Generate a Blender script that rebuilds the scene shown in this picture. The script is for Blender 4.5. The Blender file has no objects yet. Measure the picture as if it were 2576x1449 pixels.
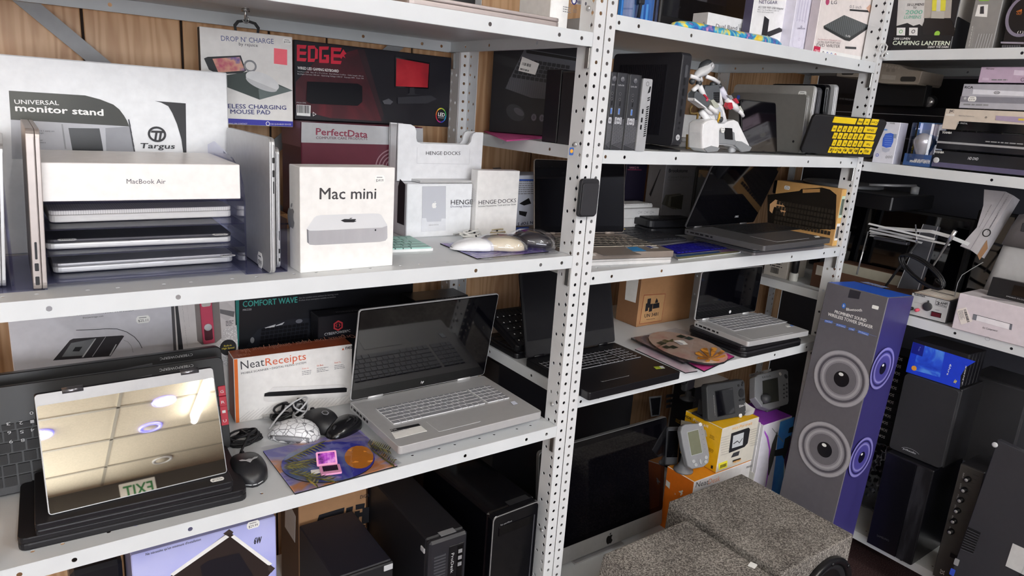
import bpy,math,random
from mathutils import Vector as V,Matrix
random.seed(7)
SC=bpy.context.scene
COL=SC.collection
# ---------------------------------------------------------------- camera
F_PX,PITCH,ROLL=1753.2,.25188,.07135
YAW=math.pi/2-math.radians(36.25)
CXP,CYP,CAM=1288.0,724.5,V((0,0,1.5))
_cp,_sp=math.cos(PITCH),math.sin(PITCH)
_f0=V((math.cos(YAW),math.sin(YAW),0));_r0=V((math.sin(YAW),-math.cos(YAW),0));Z=V((0,0,1))
C_F=_f0*_cp-Z*_sp;_u0=_f0*_sp+Z*_cp
C_R=_r0*math.cos(ROLL)+_u0*math.sin(ROLL)
C_U=_u0*math.cos(ROLL)-_r0*math.sin(ROLL)
cd=bpy.data.cameras.new('camera');cam=bpy.data.objects.new('camera',cd);COL.objects.link(cam)
cd.sensor_width=36;cd.lens=36*F_PX/2576;cd.clip_start=.02
cam.matrix_world=Matrix(((C_R.x,C_U.x,-C_F.x,CAM.x),(C_R.y,C_U.y,-C_F.y,CAM.y),(C_R.z,C_U.z,-C_F.z,CAM.z),(0,0,0,1)))
SC.camera=cam
# ---------------------------------------------------------------- world, exposure
w=bpy.data.worlds.new('world');SC.world=w;w.use_nodes=True
w.node_tree.nodes['Background'].inputs[0].default_value=(.9,.93,1,1)
w.node_tree.nodes['Background'].inputs[1].default_value=.15
SC.view_settings.view_transform='Standard';SC.view_settings.look='None'
SC.view_settings.gamma=1;SC.view_settings.use_curve_mapping=False
SC.view_settings.exposure=0.2
LAMP_LED,LAMP_TUBE,FILL_LIGHT=30.0,95.0,9.5
# ---------------------------------------------------------------- geometry helpers
def ray(px,py):return C_F+C_R*((px-CXP)/F_PX)-C_U*((py-CYP)/F_PX)
def P(px,py,ax,val):
 d=ray(px,py);return CAM+d*((val-CAM[ax])/d[ax])
def pj(p):
 q=p-CAM;k=q.dot(C_F);return(CXP+F_PX*q.dot(C_R)/k,CYP-F_PX*q.dot(C_U)/k)
X,Y=V((1,0,0)),V((0,1,0))
class T:
 """a flat frame: u to the right, v up, w out of the face"""
 def __init__(s,o,u,v,w=None):
  s.o,s.u,s.v=V(o),V(u).normalized(),V(v).normalized()
  s.w=V(w).normalized()if w is not None else s.u.cross(s.v).normalized()
 def __call__(s,a,b,c=0):return s.o+s.u*a+s.v*b+s.w*c
 def hit(s,px,py,c=0):
  d=ray(px,py);o=s.o+s.w*c
  p=CAM+d*((o-CAM).dot(s.w)/d.dot(s.w))-s.o
  return p.dot(s.u),p.dot(s.v)
 def at(s,a,b,c=0,rot=0):
  cr,sr=math.cos(rot),math.sin(rot)
  return T(s(a,b,c),s.u*cr+s.v*sr,s.v*cr-s.u*sr,s.w)
def rr(w,h,r,n=4,x0=0,y0=0):
 r=min(r,w/2,h/2);o=[]
 for cx,cy,a in((x0+w-r,y0+r,-90),(x0+w-r,y0+h-r,0),(x0+r,y0+h-r,90),(x0+r,y0+r,180)):
  for k in range(n+1):
   t=math.radians(a+90*k/n);o.append((cx+r*math.cos(t),cy+r*math.sin(t)))
 return o
def ell(cx,cy,rx,ry,n=24,a0=0,a1=360):
 return[(cx+rx*math.cos(math.radians(a0+(a1-a0)*k/n)),cy+ry*math.sin(math.radians(a0+(a1-a0)*k/n)))for k in range(n if a1-a0==360 else n+1)]
def inset(pts,d):
 n=len(pts);o=[]
 for i in range(n):
  a,b,c=V(pts[i-1]),V(pts[i]),V(pts[(i+1)%n])
  e1,e2=b-a,c-b
  if e1.length<1e-9 or e2.length<1e-9:o.append(pts[i]);continue
  e1.normalize();e2.normalize();n1,n2=V((-e1.y,e1.x)),V((-e2.y,e2.x));m=n1+n2
  m=m/max(.3,m.dot(m)/2)*.5*1.0 if m.length>1e-6 else n1
  m=m*2/1 if False else m
  q=b+m*d;o.append((q.x,q.y))
 return o
 # ---------------------------------------------------------------- materials
MATS={}
def lin(h):
 h=h.lstrip('#');o=[]
 for i in(0,2,4):
  c=int(h[i:i+2],16)/255;o.append(c/12.92 if c<=.04045 else((c+.055)/1.055)**2.4)
 return(*o,1)
def nodes(name):
 m=bpy.data.materials.new(name);m.use_nodes=True;nt=m.node_tree
 return m,nt,nt.nodes['Principled BSDF'],nt.nodes.new,nt.links.new
def M(col,rough=.5,metal=0,spec=.5,name=None,var=.04,scale=60,bump=0,coat=0):
 """plain procedural material: colour with a little noise in tone and gloss"""
 k=(col,rough,metal,spec,var,scale,bump,coat)
 if k in MATS:return MATS[k]
 m,nt,b,nn,ln=nodes(name or 'mat_'+col.strip('#'))
 tc=nn('ShaderNodeTexCoord');no=nn('ShaderNodeTexNoise');no.inputs['Scale'].default_value=scale;no.inputs['Detail'].default_value=3
 ln(tc.outputs['Object'],no.inputs['Vector'])
 r=nn('ShaderNodeValToRGB');c=lin(col)
 r.color_ramp.elements[0].color=tuple(max(0,x*(1-var))for x in c[:3])+(1,)
 r.color_ramp.elements[1].color=tuple(min(1,x*(1+var))for x in c[:3])+(1,)
 r.color_ramp.elements[0].position=.3;r.color_ramp.elements[1].position=.7
 ln(no.outputs['Fac'],r.inputs[0]);ln(r.outputs[0],b.inputs['Base Color'])
 b.inputs['Roughness'].default_value=rough;b.inputs['Metallic'].default_value=metal
 b.inputs['Specular IOR Level'].default_value=spec;b.inputs['Coat Weight'].default_value=coat
 if bump:
  bp=nn('ShaderNodeBump');bp.inputs['Strength'].default_value=bump;bp.inputs['Distance'].default_value=.002
  ln(no.outputs['Fac'],bp.inputs['Height']);ln(bp.outputs[0],b.inputs['Normal'])
 MATS[k]=m;return m
def MRAMP(key,stops,kind='noise',scale=6,rough=.4,vec=(1,1,1),dist=0,spec=.5,detail=4,rot=0):
 """procedural picture: noise / wave / gradient run through a colour ramp"""
 if key in MATS:return MATS[key]
 m,nt,b,nn,ln=nodes(key)
 tc=nn('ShaderNodeTexCoord');mp=nn('ShaderNodeMapping');mp.inputs['Scale'].default_value=vec;mp.inputs['Rotation'].default_value=(0,0,rot)
 ln(tc.outputs['Object'],mp.inputs['Vector'])
 if kind=='noise':
  t=nn('ShaderNodeTexNoise');t.inputs['Scale'].default_value=scale;t.inputs['Detail'].default_value=detail;t.inputs['Distortion'].default_value=dist;out=t.outputs['Fac']
 elif kind=='wave':
  t=nn('ShaderNodeTexWave');t.inputs['Scale'].default_value=scale;t.inputs['Distortion'].default_value=dist;t.inputs['Detail'].default_value=detail;out=t.outputs['Fac']
 elif kind=='voronoi':
  t=nn('ShaderNodeTexVoronoi');t.inputs['Scale'].default_value=scale;out=t.outputs['Distance']
 ln(mp.outputs[0],t.inputs['Vector'])
 r=nn('ShaderNodeValToRGB');cr=r.color_ramp
 while len(cr.elements)<len(stops):cr.elements.new(.5)
 for e,(p,c)in zip(cr.elements,stops):e.position=p;e.color=lin(c)
 ln(out,r.inputs[0]);ln(r.outputs[0],b.inputs['Base Color'])
 b.inputs['Roughness'].default_value=rough;b.inputs['Specular IOR Level'].default_value=spec
 MATS[key]=m;return m
def MCLEAR(key,tint='#e8ecf6',gloss=.12,rough=.03):
 """clear plastic film or sheet"""
 if key in MATS:return MATS[key]
 m=bpy.data.materials.new(key);m.use_nodes=True;nt=m.node_tree;nt.nodes.clear()
 o=nt.nodes.new('ShaderNodeOutputMaterial');mx=nt.nodes.new('ShaderNodeMixShader');t=nt.nodes.new('ShaderNodeBsdfTransparent');g=nt.nodes.new('ShaderNodeBsdfGlossy')
 fr=nt.nodes.new('ShaderNodeFresnel');fr.inputs[0].default_value=1.45
 ad=nt.nodes.new('ShaderNodeMath');ad.operation='MULTIPLY_ADD';ad.inputs[1].default_value=.45;ad.inputs[2].default_value=gloss*.2
 nt.links.new(fr.outputs[0],ad.inputs[0]);nt.links.new(ad.outputs[0],mx.inputs[0])
 t.inputs[0].default_value=lin(tint);g.inputs['Roughness'].default_value=rough
 nt.links.new(t.outputs[0],mx.inputs[1]);nt.links.new(g.outputs[0],mx.inputs[2]);nt.links.new(mx.outputs[0],o.inputs[0])
 MATS[key]=m;return m
def MEMIT(col,s,name):
 k=('emit',col,s)
 if k in MATS:return MATS[k]
 m,nt,b,nn,ln=nodes(name);b.inputs['Base Color'].default_value=(.8,.8,.8,1)
 b.inputs['Emission Color'].default_value=lin(col);b.inputs['Emission Strength'].default_value=s
 MATS[k]=m;return m
 # ---------------------------------------------------------------- mesh builder
_TX={}
def glyphs(s):
 k=s
 if k in _TX:return _TX[k]
 cu=bpy.data.curves.new('t','FONT');cu.body=s;cu.size=1;cu.resolution_u=2;cu.fill_mode='FRONT'
 ob=bpy.data.objects.new('t',cu);COL.objects.link(ob)
 bpy.context.view_layer.update()
 me=bpy.data.meshes.new_from_object(ob.evaluated_get(bpy.context.evaluated_depsgraph_get()))
 vs=[tuple(v.co[:2])for v in me.vertices];fs=[tuple(p.vertices)for p in me.polygons]
 bpy.data.objects.remove(ob);bpy.data.curves.remove(cu);bpy.data.meshes.remove(me)
 if vs:
  x0=min(v[0]for v in vs);x1=max(v[0]for v in vs)
 else:x0,x1=0,1
 _TX[k]=(vs,fs,x0,x1);return _TX[k]
class MB:
 def __init__(s):s.v,s.f,s.m,s.sm,s.mats,s.lay=[],[],[],[],[],.0003
 def mi(s,mat):
  if isinstance(mat,str):mat=M(mat)
  if mat not in s.mats:s.mats.append(mat)
  return s.mats.index(mat)
 def add(s,vs,fs,mat,smooth=False):
  b=len(s.v);s.v+=[V(x)for x in vs];k=s.mi(mat)
  for f in fs:s.f.append(tuple(b+i for i in f));s.m.append(k);s.sm.append(smooth)
  return s
 def poly(s,t,pts,mat,c=None):
  if c is None:s.lay+=.00012;c=s.lay
  return s.add([t(a,b,c)for a,b in pts],[tuple(range(len(pts)))],mat)
 def px(s,t,pts,mat,c=None): # polygon given where the photo shows it on that face
  return s.poly(t,[t.hit(*p)for p in pts],mat,c)
 def ring(s,t,cx,cy,rx,ry,wd,mat,n=28,c=None):
  if c is None:s.lay+=.00012;c=s.lay
  o=ell(cx,cy,rx,ry,n);i=ell(cx,cy,rx-wd,ry-wd,n)
  return s.add([t(a,b,c)for a,b in o+i],[(k,(k+1)%n,n+(k+1)%n,n+k)for k in range(n)],mat)
 def line(s,t,a,b,wd,mat,c=None):
  a,b=V(a),V(b);n=(b-a).normalized();n=V((-n.y,n.x))*wd/2
  return s.poly(t,[tuple(a-n),tuple(b-n),tuple(b+n),tuple(a+n)],mat,c)
 def pxline(s,t,a,b,wd,mat):return s.line(t,t.hit(*a),t.hit(*b),wd,mat)
 def text(s,t,st,a,b,h,mat,bold=0,uv=False,c=None,italic=0):
  """lettering from baseline point a to b; h = cap height (photo pixels, or metres with uv)"""
  if uv:A,B,hh=V(a),V(b),h
  else:
   A,B=V(t.hit(*a)),V(t.hit(*b));e=(B-A).normalized()
   q=V(t.hit(a[0],a[1]-h))-A;hh=abs(q.dot(V((-e.y,e.x))))
  vs,fs,x0,x1=glyphs(st)
  if c is None:s.lay+=.0001;c=s.lay
  e=(B-A);L=e.length;e.normalize();n=V((-e.y,e.x));sx=L/max(1e-6,x1-x0);sy=hh/.7
  for k,(bx,by)in enumerate(((0,0),(1,0),(-1,0),(0,.7),(0,-.7))if bold>.004 else((0,0),)):
   s.add([t(*(A+e*((x-x0)*sx+(italic*y+bx*bold*.9)*sy)+n*((y+by*bold)*sy)),c+k*.00001)for x,y in vs],fs,mat)
  return s
 def lines(s,t,x0,y0,x1,y1,n,mat,fill=.4,rag=.3):
  """rows of unreadably small print between two corners (face metres)"""
  s.lay+=.0001
  for k in range(n):
   yy=y1-(k+.5)*(y1-y0)/n;hh=(y1-y0)/n*fill;xe=x0+(x1-x0)*(1-rag*random.random());xx=x0
   while xx<xe:
    ww=min(xe-xx,hh*random.uniform(1.5,5));s.poly(t,[(xx,yy-hh/2),(xx+ww,yy-hh/2),(xx+ww,yy+hh/2),(xx,yy+hh/2)],mat,s.lay);xx+=ww+hh*.7
  return s
 def barcode(s,t,x0,y0,x1,y1,mat):
  xx=x0;s.lay+=.0001;u=(x1-x0)/50
  while xx<x1:
   ww=u*random.choice((1,1,2,3));s.poly(t,[(xx,y0),(xx+ww,y0),(xx+ww,y1),(xx,y1)],mat,s.lay);xx+=ww+u*random.choice((1,1,2))
  return s
 def box(s,t,a0,a1,b0,b1,c0,c1,mat,ch=0,faces=None):
  """chamfered box in frame t; faces: {'f','b','l','r','t','d': material}"""
  ch=min(ch,(a1-a0)/2.01,(b1-b0)/2.01,(c1-c0)/2.01);fm=faces or{}
  A,B,Cc=(a0,a1),(b0,b1),(c0,c1)
  if ch<=0:
   vs=[t(A[i],B[j],Cc[k])for i in(0,1)for j in(0,1)for k in(0,1)]
   for nm,q in(('l',(0,1,3,2)),('r',(4,6,7,5)),('d',(0,4,5,1)),('t',(2,3,7,6)),('b',(0,2,6,4)),('f',(1,5,7,3))):
    s.add([vs[i]for i in q],[(0,1,2,3)],fm.get(nm,mat))
   return s
  def cv(i,j,k,ax):
   g=[A[i],B[j],Cc[k]]
   for n_,idx in enumerate((i,j,k)):
    if n_!=ax:g[n_]+=ch if idx==0 else-ch
   return t(*g)
  for nm,ax,sd in(('l',0,0),('r',0,1),('d',1,0),('t',1,1),('b',2,0),('f',2,1)):
   q=[]
   for p,r in((0,0),(1,0),(1,1),(0,1)):
    ijk=[p,r];ijk.insert(ax,sd);q.append(cv(*ijk,ax))
   s.add(q,[(0,1,2,3)],fm.get(nm,mat))
  for ax in range(3):
   o=[x for x in range(3)if x!=ax]
   for p in(0,1):
    for r in(0,1):
     q=[]
     for e,fa in((0,o[0]),(1,o[0]),(1,o[1]),(0,o[1])):
      ijk=[0,0,0];ijk[ax]=e;ijk[o[0]]=p;ijk[o[1]]=r;q.append(cv(*ijk,fa))
     s.add(q,[(0,1,2,3)],mat)
  for i in(0,1):
   for j in(0,1):
    for k in(0,1):s.add([cv(i,j,k,a)for a in range(3)],[(0,1,2)],mat)
  return s
 def prism(s,t,pts,c0,c1,mat,ch=0,top=None,bot=None,smooth=False):
  """outline (a,b) pushed from c0 to c1 along the frame's w; ch rounds both rims"""
  n=len(pts);lev=[(pts,c0),(pts,c1)]
  if ch:
   i1=inset(pts,ch*.3);i2=inset(pts,ch)
   lev=[(i2,c0),(i1,c0+ch*.35),(pts,c0+ch),(pts,c1-ch),(i1,c1-ch*.35),(i2,c1)]
  b=len(s.v);vs=[t(a,bb,c)for q,c in lev for a,bb in q];L=len(lev)
  s.add(vs,[(l*n+i,l*n+(i+1)%n,(l+1)*n+(i+1)%n,(l+1)*n+i)for l in range(L-1)for i in range(n)],mat,smooth)
  s.add([t(a,bb,c1)for a,bb in lev[-1][0]],[tuple(range(n))],top or mat)
  s.add([t(a,bb,c0)for a,bb in lev[0][0]],[tuple(range(n))[::-1]],bot or mat)
  return s
 def tube(s,pts,r,mat,n=6,closed=False,cap=True):
  pts=[V(p)for p in pts];N=len(pts);rs=r if isinstance(r,(list,tuple))else[r]*N;vs=[];up=None
  for i in range(N):
   a=pts[i-1]if i or closed else pts[i];b=pts[(i+1)%N]if i<N-1 or closed else pts[i]
   d=(b-a).normalized()
   if up is None:up=d.orthogonal().normalized()
   up=(up-d*up.dot(d));up=up.normalized()if up.length>1e-6 else d.orthogonal().normalized()
   q=d.cross(up)
   vs+=[pts[i]+(up*math.cos(2*math.pi*k/n)+q*math.sin(2*math.pi*k/n))*rs[i]for k in range(n)]
  fs=[(i*n+k,i*n+(k+1)%n,((i+1)%N)*n+(k+1)%n,((i+1)%N)*n+k)for i in range(N if closed else N-1)for k in range(n)]
  if cap and not closed:fs+=[tuple(range(n))[::-1],tuple((N-1)*n+k for k in range(n))]
  return s.add(vs,fs,mat,True)
 def lathe(s,t,prof,mat,n=28,cx=0,cy=0,sy=1):
  """profile [(radius, c)] turned about the frame's w axis"""
  m=len(prof);vs=[t(cx+r*math.cos(2*math.pi*k/n),cy+sy*r*math.sin(2*math.pi*k/n),c)for r,c in prof for k in range(n)]
  fs=[(i*n+k,i*n+(k+1)%n,(i+1)*n+(k+1)%n,(i+1)*n+k)for i in range(m-1)for k in range(n)]
  if prof[0][0]>1e-5:fs.append(tuple(range(n))[::-1])
  if prof[-1][0]>1e-5:fs.append(tuple((m-1)*n+k for k in range(n)))
  return s.add(vs,fs,mat,True)
 def loft(s,rings,mat,cap=True,smooth=True):
  n=len(rings[0]);vs=[p for r in rings for p in r]
  fs=[(i*n+k,i*n+(k+1)%n,(i+1)*n+(k+1)%n,(i+1)*n+k)for i in range(len(rings)-1)for k in range(n)]
  if cap:fs+=[tuple(range(n))[::-1],tuple((len(rings)-1)*n+k for k in range(n))]
  return s.add(vs,fs,mat,smooth)
 def sheet(s,t,pts,mat,n=1,h=None):
  """free-form sheet: h(i,j) displaces a grid spanned over the quad pts"""
  a,b,c,d=[V(p)for p in pts];vs=[]
  for j in range(n+1):
   for i in range(n+1):
    x,y=i/n,j/n;q=a*(1-x)*(1-y)+b*x*(1-y)+c*x*y+d*(1-x)*y
    vs.append(t(q.x,q.y,h(x,y)if h else 0))
  return s.add(vs,[(j*(n+1)+i,j*(n+1)+i+1,(j+1)*(n+1)+i+1,(j+1)*(n+1)+i)for j in range(n)for i in range(n)],mat,True)
 def perf(s,t,along,edges,lo,hi,holes,r,mat,kind='round'):
  """strip [lo,hi] running along 'u' or 'v' from edges[0] to edges[1], really pierced at the hole centres"""
  hs=sorted(h for h in holes if edges[0]+r*1.5<h<edges[1]-r*1.5);mid=(lo+hi)/2
  if not hs:bd=[edges[0],edges[1]]
  else:
   g=min([b-a for a,b in zip(hs,hs[1:])]+[9]);bd=[]
   half=min(g/2,.02)
   cells=[];cur=edges[0]
   for h in hs:
    a,b=max(cur,h-half),min(edges[1],h+half)
    if a-cur>1e-5:cells.append((cur,a,None))
    cells.append((a,b,h));cur=b
   if edges[1]-cur>1e-5:cells.append((cur,edges[1],None))
  if not hs:cells=[(edges[0],edges[1],None)]
  def pt(l,q):return t(l,q,0)if along=='u' else t(q,l,0)
  for a,b,h in cells:
   if h is None:s.add([pt(a,lo),pt(b,lo),pt(b,hi),pt(a,hi)],[(0,1,2,3)],mat);continue
   ang=sorted(set([round(math.radians(k*30),5)for k in range(12)]+[round(math.atan2(q-mid,l-h)%(2*math.pi),5)for l in(a,b)for q in(lo,hi)]))
   inn,out=[],[]
   for g in ang:
    dx,dy=math.cos(g),math.sin(g);R_=9
    if abs(dx)>1e-6:R_=min(R_,((b if dx>0 else a)-h)/dx)
    if abs(dy)>1e-6:R_=min(R_,((hi if dy>0 else lo)-mid)/dy)
    rad=r
    if kind=='key':rad=r*(1.9 if abs(dy)<.2 else.8 if abs(dy)<.65 else 1)
    if kind=='slot':rad=min(r*1.8/max(.15,abs(dx)),r*.55/max(.2,abs(dy)))
    rad=min(rad,R_*.9)
    inn.append(pt(h+dx*rad,mid+dy*rad));out.append(pt(h+dx*R_,mid+dy*R_))
   n=len(ang);s.add(inn+out,[(k,(k+1)%n,n+(k+1)%n,n+k)for k in range(n)],mat)
  return s
 def bounds(s):
  return[min(p[i]for p in s.v)for i in range(3)],[max(p[i]for p in s.v)for i in range(3)]
 def build(s,name,parent=None,label=None,cat=None,group=None,kind=None,solid=0):
  lo,hi=s.bounds();org=V(((lo[0]+hi[0])/2,(lo[1]+hi[1])/2,lo[2]))
  me=bpy.data.meshes.new(name);me.from_pydata([tuple(p-org)for p in s.v],[],s.f)
  for mt in s.mats:me.materials.append(mt)
  me.polygons.foreach_set('material_index',s.m);me.polygons.foreach_set('use_smooth',s.sm);me.update()
  o=bpy.data.objects.new(name,me);COL.objects.link(o);o.location=org
  if solid:
   md=o.modifiers.new('thickness','SOLIDIFY');md.thickness=solid;md.offset=0
  if parent is not None:
   o.parent=parent;pw=PW.get(parent.name,V(parent.location));o.location=org-pw
  PW[o.name]=org
  if label:o['label']=label
  if cat:o['category']=cat
  if group:o['group']=group
  if kind:o['kind']=kind
  return o
PW={}
def thing(name,label,cat,base,group=None):
 o=bpy.data.objects.new(name,None);COL.objects.link(o);o.location=V(base);o.empty_display_size=.05
 o['label']=label;o['category']=cat
 if group:o['group']=group
 PW[o.name]=V(base);return o
class Box:
 """upright carton: o = front bottom left corner, u along its front, W wide, H high, D deep, lean = tilt back"""
 def __init__(s,o,u,W,H,D,lean=0):
  s.o,s.u=V(o),V(u).normalized();d=Z.cross(s.u).normalized()
  s.v=(Z*math.cos(lean)+d*math.sin(lean)).normalized();s.d=(d*math.cos(lean)-Z*math.sin(lean)).normalized()
  s.W,s.H,s.D=W,H,D
  s.front=T(s.o,s.u,s.v,-s.d);s.left=T(s.o+s.d*D,-s.d,s.v,-s.u)
  s.right=T(s.o+s.u*W,s.d,s.v,s.u);s.top=T(s.o+s.v*H,s.u,s.d,s.v);s.back=T(s.o+s.u*W+s.d*D,-s.u,s.v,s.d)
 def mb(s,mat,ch=.0015,**faces):
  m=MB();m.box(s.front,0,s.W,0,s.H,-s.D,0,mat,ch,{k[0]:v for k,v in faces.items()});return m
def boxz(z,fl,fr,top,D,yaw=None,lean=0):
 """stands at height z; fl, fr = photo pixels of the front bottom corners; top = pixel of the front top-left corner (or height)"""
 a,b=P(*fl,2,z),P(*fr,2,z);u=(b-a)if yaw is None else V((math.cos(yaw),math.sin(yaw),0));W=(b-a).length;u.normalize()
 H=top
 if isinstance(top,tuple):
  t=T(a,u,Z);H=t.hit(*top)[1]
 return Box(a,u,W,H,D,lean)
def boxf(y,z,fl,fr,top,D):
 """front parallel to x at depth y, standing at z; fl, fr, top are pixels"""
 a=P(*fl,1,y);return Box(V((a.x,y,z)),X,P(*fr,1,y).x-a.x,P(*top,1,y).z-z,D)
def boxy(y,x0px,x1px,top,bot,D,lean=0):
 """front lies in the plane y; pixels of left edge, right edge and top; bot = height of its base"""
 a=P(*x0px,1,y);b=P(*x1px,1,y);H=P(*top,1,y).z-bot
 return Box(V((a.x,y,bot)),X,b.x-a.x,H,D,lean)
 # ================================================================ setting
YF,YB,XC=1.22,1.83,2.281 # shelf fronts, shelf backs, front of the right-hand unit
YW,XW,ZC,YN=1.88,3.0,2.72,-4.5
def wood():
 m,nt,b,nn,ln=nodes('wood_panelling')
 tc=nn('ShaderNodeTexCoord');mp=nn('ShaderNodeMapping');mp.inputs['Scale'].default_value=(5,1,.55);ln(tc.outputs['Object'],mp.inputs[0])
 no=nn('ShaderNodeTexNoise');no.inputs['Scale'].default_value=2.2;no.inputs['Detail'].default_value=3;ln(mp.outputs[0],no.inputs['Vector'])
 wv=nn('ShaderNodeTexWave');wv.inputs['Scale'].default_value=2.6;wv.inputs['Distortion'].default_value=14;wv.inputs['Detail'].default_value=3;wv.inputs['Detail Scale'].default_value=1.4;ln(mp.outputs[0],wv.inputs['Vector'])
 mx=nn('ShaderNodeMath');mx.operation='MULTIPLY_ADD';mx.inputs[1].default_value=.6;ln(wv.outputs['Fac'],mx.inputs[0]);ln(no.outputs['Fac'],mx.inputs[2])
 r=nn('ShaderNodeValToRGB');r.color_ramp.elements[0].color=lin('#bd9068');r.color_ramp.elements[1].color=lin('#d8b189');r.color_ramp.elements[0].position=.35;r.color_ramp.elements[1].position=1.0
 ln(mx.outputs[0],r.inputs[0]);ln(r.outputs[0],b.inputs['Base Color']);b.inputs['Roughness'].default_value=.42
 return m
MW=wood();GROOVE=M('#2a1c12',.8)
m=MB()
t=T((-3,YW,0),X,Z,-Y)
gx=sorted([P(207,60,1,YW).x,P(458,100,1,YW).x,P(677,60,1,YW).x,P(823,87,1,YW).x,P(1038,115,1,YW).x,P(1195,200,1,YW).x,1.42,1.62,1.83,2.0,2.22,2.4,-.25,-.42,-.66,-.9,-1.15])
xs=[-3]+gx+[XW]
for a,b in zip(xs,xs[1:]):m.box(t,a+3+.003,b+3-.003,0,ZC,-.02,0,MW,.002)
m.box(t,0,XW+3,0,ZC,-.04,-.008,GROOVE)
m.build('wall_back',kind='structure')
m=MB();m.box(T((XW,YN,0),Y,Z,-X),0,YW-YN,0,ZC,-.05,0,M('#33343c',.7));m.build('wall_right',kind='structure')
m=MB();m.box(T((-3,YN,0),Y,Z,X),0,YW-YN,0,ZC,-.05,0,M('#c9c4ba',.8));m.build('wall_left',kind='structure')
m=MB();m.box(T((-3,YN,0),X,Z,Y),0,XW+3,0,ZC,-.05,0,M('#4a4540',.8));m.build('wall_front',kind='structure')
CARPET=MRAMP('floor_carpet',[(.3,'#2c1b1d'),(.55,'#553a3a'),(.75,'#7d6a68')],'noise',260,.95)
m=MB();m.box(T((-3,YN,0),X,Y,Z),0,XW+3,0,YW-YN,-.05,0,CARPET);m.build('floor',kind='structure')
# suspended ceiling: tiles in a T-bar grid
TILE=M('#d8cdb6',.9,var=.08,scale=90);TBAR=M('#a39c8c',.5)
m=MB();t=T((-3,YN,ZC),X,Y,-Z)
m.box(t,0,XW+3,0,YW-YN,-.05,0,TILE)
for k in range(-3,2):m.box(t,3.7+k*1.22-.012,3.7+k*1.22+.012,0,YW-YN,0,.006,TBAR)
for k in range(10):m.box(t,0,XW+3,.5+k*.61-.012,.5+k*.61+.012,0,.006,TBAR)
m.build('ceiling',kind='structure')
# ================================================================ shelving
SH=M('#dcdfe1',.38,var=.03,scale=14,name='shelf_paint');POSTM=M('#dfe0e1',.4,var=.03,scale=20,name='post_paint')
STEEL=M('#b8b8b6',.25,.9,name='zinc')
BOLT=M('#c9cacb',.3,.6,name='bolt')
def shelf(parent,x0,x1,z,holes,lip=.029,axis='x',y0=YF,y1=YB):
 m=MB()
 if axis=='x':fr,tp=T((x0,y0,z),X,Z,-Y),T((x0,y0,z),X,Y,Z)
 else:fr,tp=T((x0,y0,z),-Y,Z,-X),T((x0,y0,z),-Y,X,Z)
 L=abs(x1-x0)if axis=='x' else abs(y0-y1);D=(y1-y0)if axis=='x' else x1
 m.perf(fr,'u',(0,L),-lip,0,holes,.0042,SH)
 m.perf(tp,'u',(0,L),.018,.05,[h for k in range(40)for h in(.05+k*.11,.05+k*.11+.042)if h<L-.03],.0035,SH)
 q=lambda a,b,c,d,e:m.add([e(a,c),e(b,c),e(b,d),e(a,d)],[(0,1,2,3)],SH)
 q(0,L,0,.018,tp);q(0,L,.05,D,tp)
 bk=tp.at(0,D);bt=T(bk.o,bk.u,-Z)
 m.perf(T(bk.o,tp.u,Z),'u',(0,L),-lip,0,holes,.0042,SH)
 for a in(0,L):
  e=T(tp(a,0),tp.v,Z);m.perf(e,'u',(0,D),-lip,0,[.08,.2,D-.2,D-.08],.0042,SH)
 rt=T(tp(0,0,-lip),tp.u,tp.v) # turned-in rims under the sheet
 q(0,L,0,.012,rt);q(0,L,D-.012,D,rt);q(0,.012,0,D,rt);q(L-.012,L,0,D,rt)
 return m.build('shelf',parent,solid=.0012)
ZP=2.15
def post(parent,cx,cy,su,sd,w1=.03,w2=.02,w3=.03,axes=(X,Y),z1=ZP):
 """angle upright: front leg along su*u, side leg along sd*d, rows of real holes"""
 u,d=axes;m=MB();hs=[.03+k*.0255 for k in range(int(z1/.0255))]
 f=T((cx,cy,0),u*su,Z);m.perf(f,'v',(0,z1),0,w1,hs,.0042,POSTM)
 g=T((cx,cy,0),d*sd,Z);m.perf(g,'v',(0,z1),0,w2,hs,.0048,POSTM,'key')
 h=T((cx,cy,0)+V((0,0,0))if False else V((cx,cy,0))+d*sd*w2,d*sd,Z);m.perf(h,'v',(0,z1),0,w3,[.05+k*.0765 for k in range(int(z1/.0765))],.0042,POSTM)
 o=m.build('post',parent,solid=.0015);return o
def clip(parent,p,ax,zlist,n=-1):
 for z in zlist:
  m=MB();t=T((p[0],p[1],z),ax,Z);m.box(t,0,.014,-.075,-.03,-.004,.004,STEEL,.001)
  m.lathe(t.at(.007,-.062,.004),[(.003,0),(.003,.002),(0,.003)],BOLT,10);m.build('corner_clip',parent)
ZA=[1.671,1.173,.735,.165];ZB=[1.716,1.421,1.128,.803,.165];ZCs=[1.756,1.411,.951,.165]
XA0,XA1,XB0,XB1=-.075,1.064,1.129,2.242
UA=thing('shelving_unit','pale grey steel shelving bay with the Mac mini box, left of the phone pouch','shelving',((XA0+XA1)/2,1.5,0))
UB=thing('shelving_unit','pale grey perforated steel shelving bay holding the white robot, right of the black phone pouch','shelving',((XB0+XB1)/2,1.5,0))
UC=thing('shelving_unit','pale grey steel shelving bay with stereo gear behind the tall tower speaker box','shelving',(2.58,1.2,0))
ha=[P(px,py,1,YF).x-XA0 for px,py in((123,771),(448,744),(1197,680),(1360,665),(1413,660))]+[.03]
hb=[P(px,py,1,YF).x-XB0 for px,py in((1523,394),(1571,395),(1700,398),(2033,406),(2115,407),(2142,409))]
for z in ZA:shelf(UA,XA0,XA1,z,ha)
for z in ZB:shelf(UB,XB0,XB1,z,hb,lip=.031)
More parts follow.
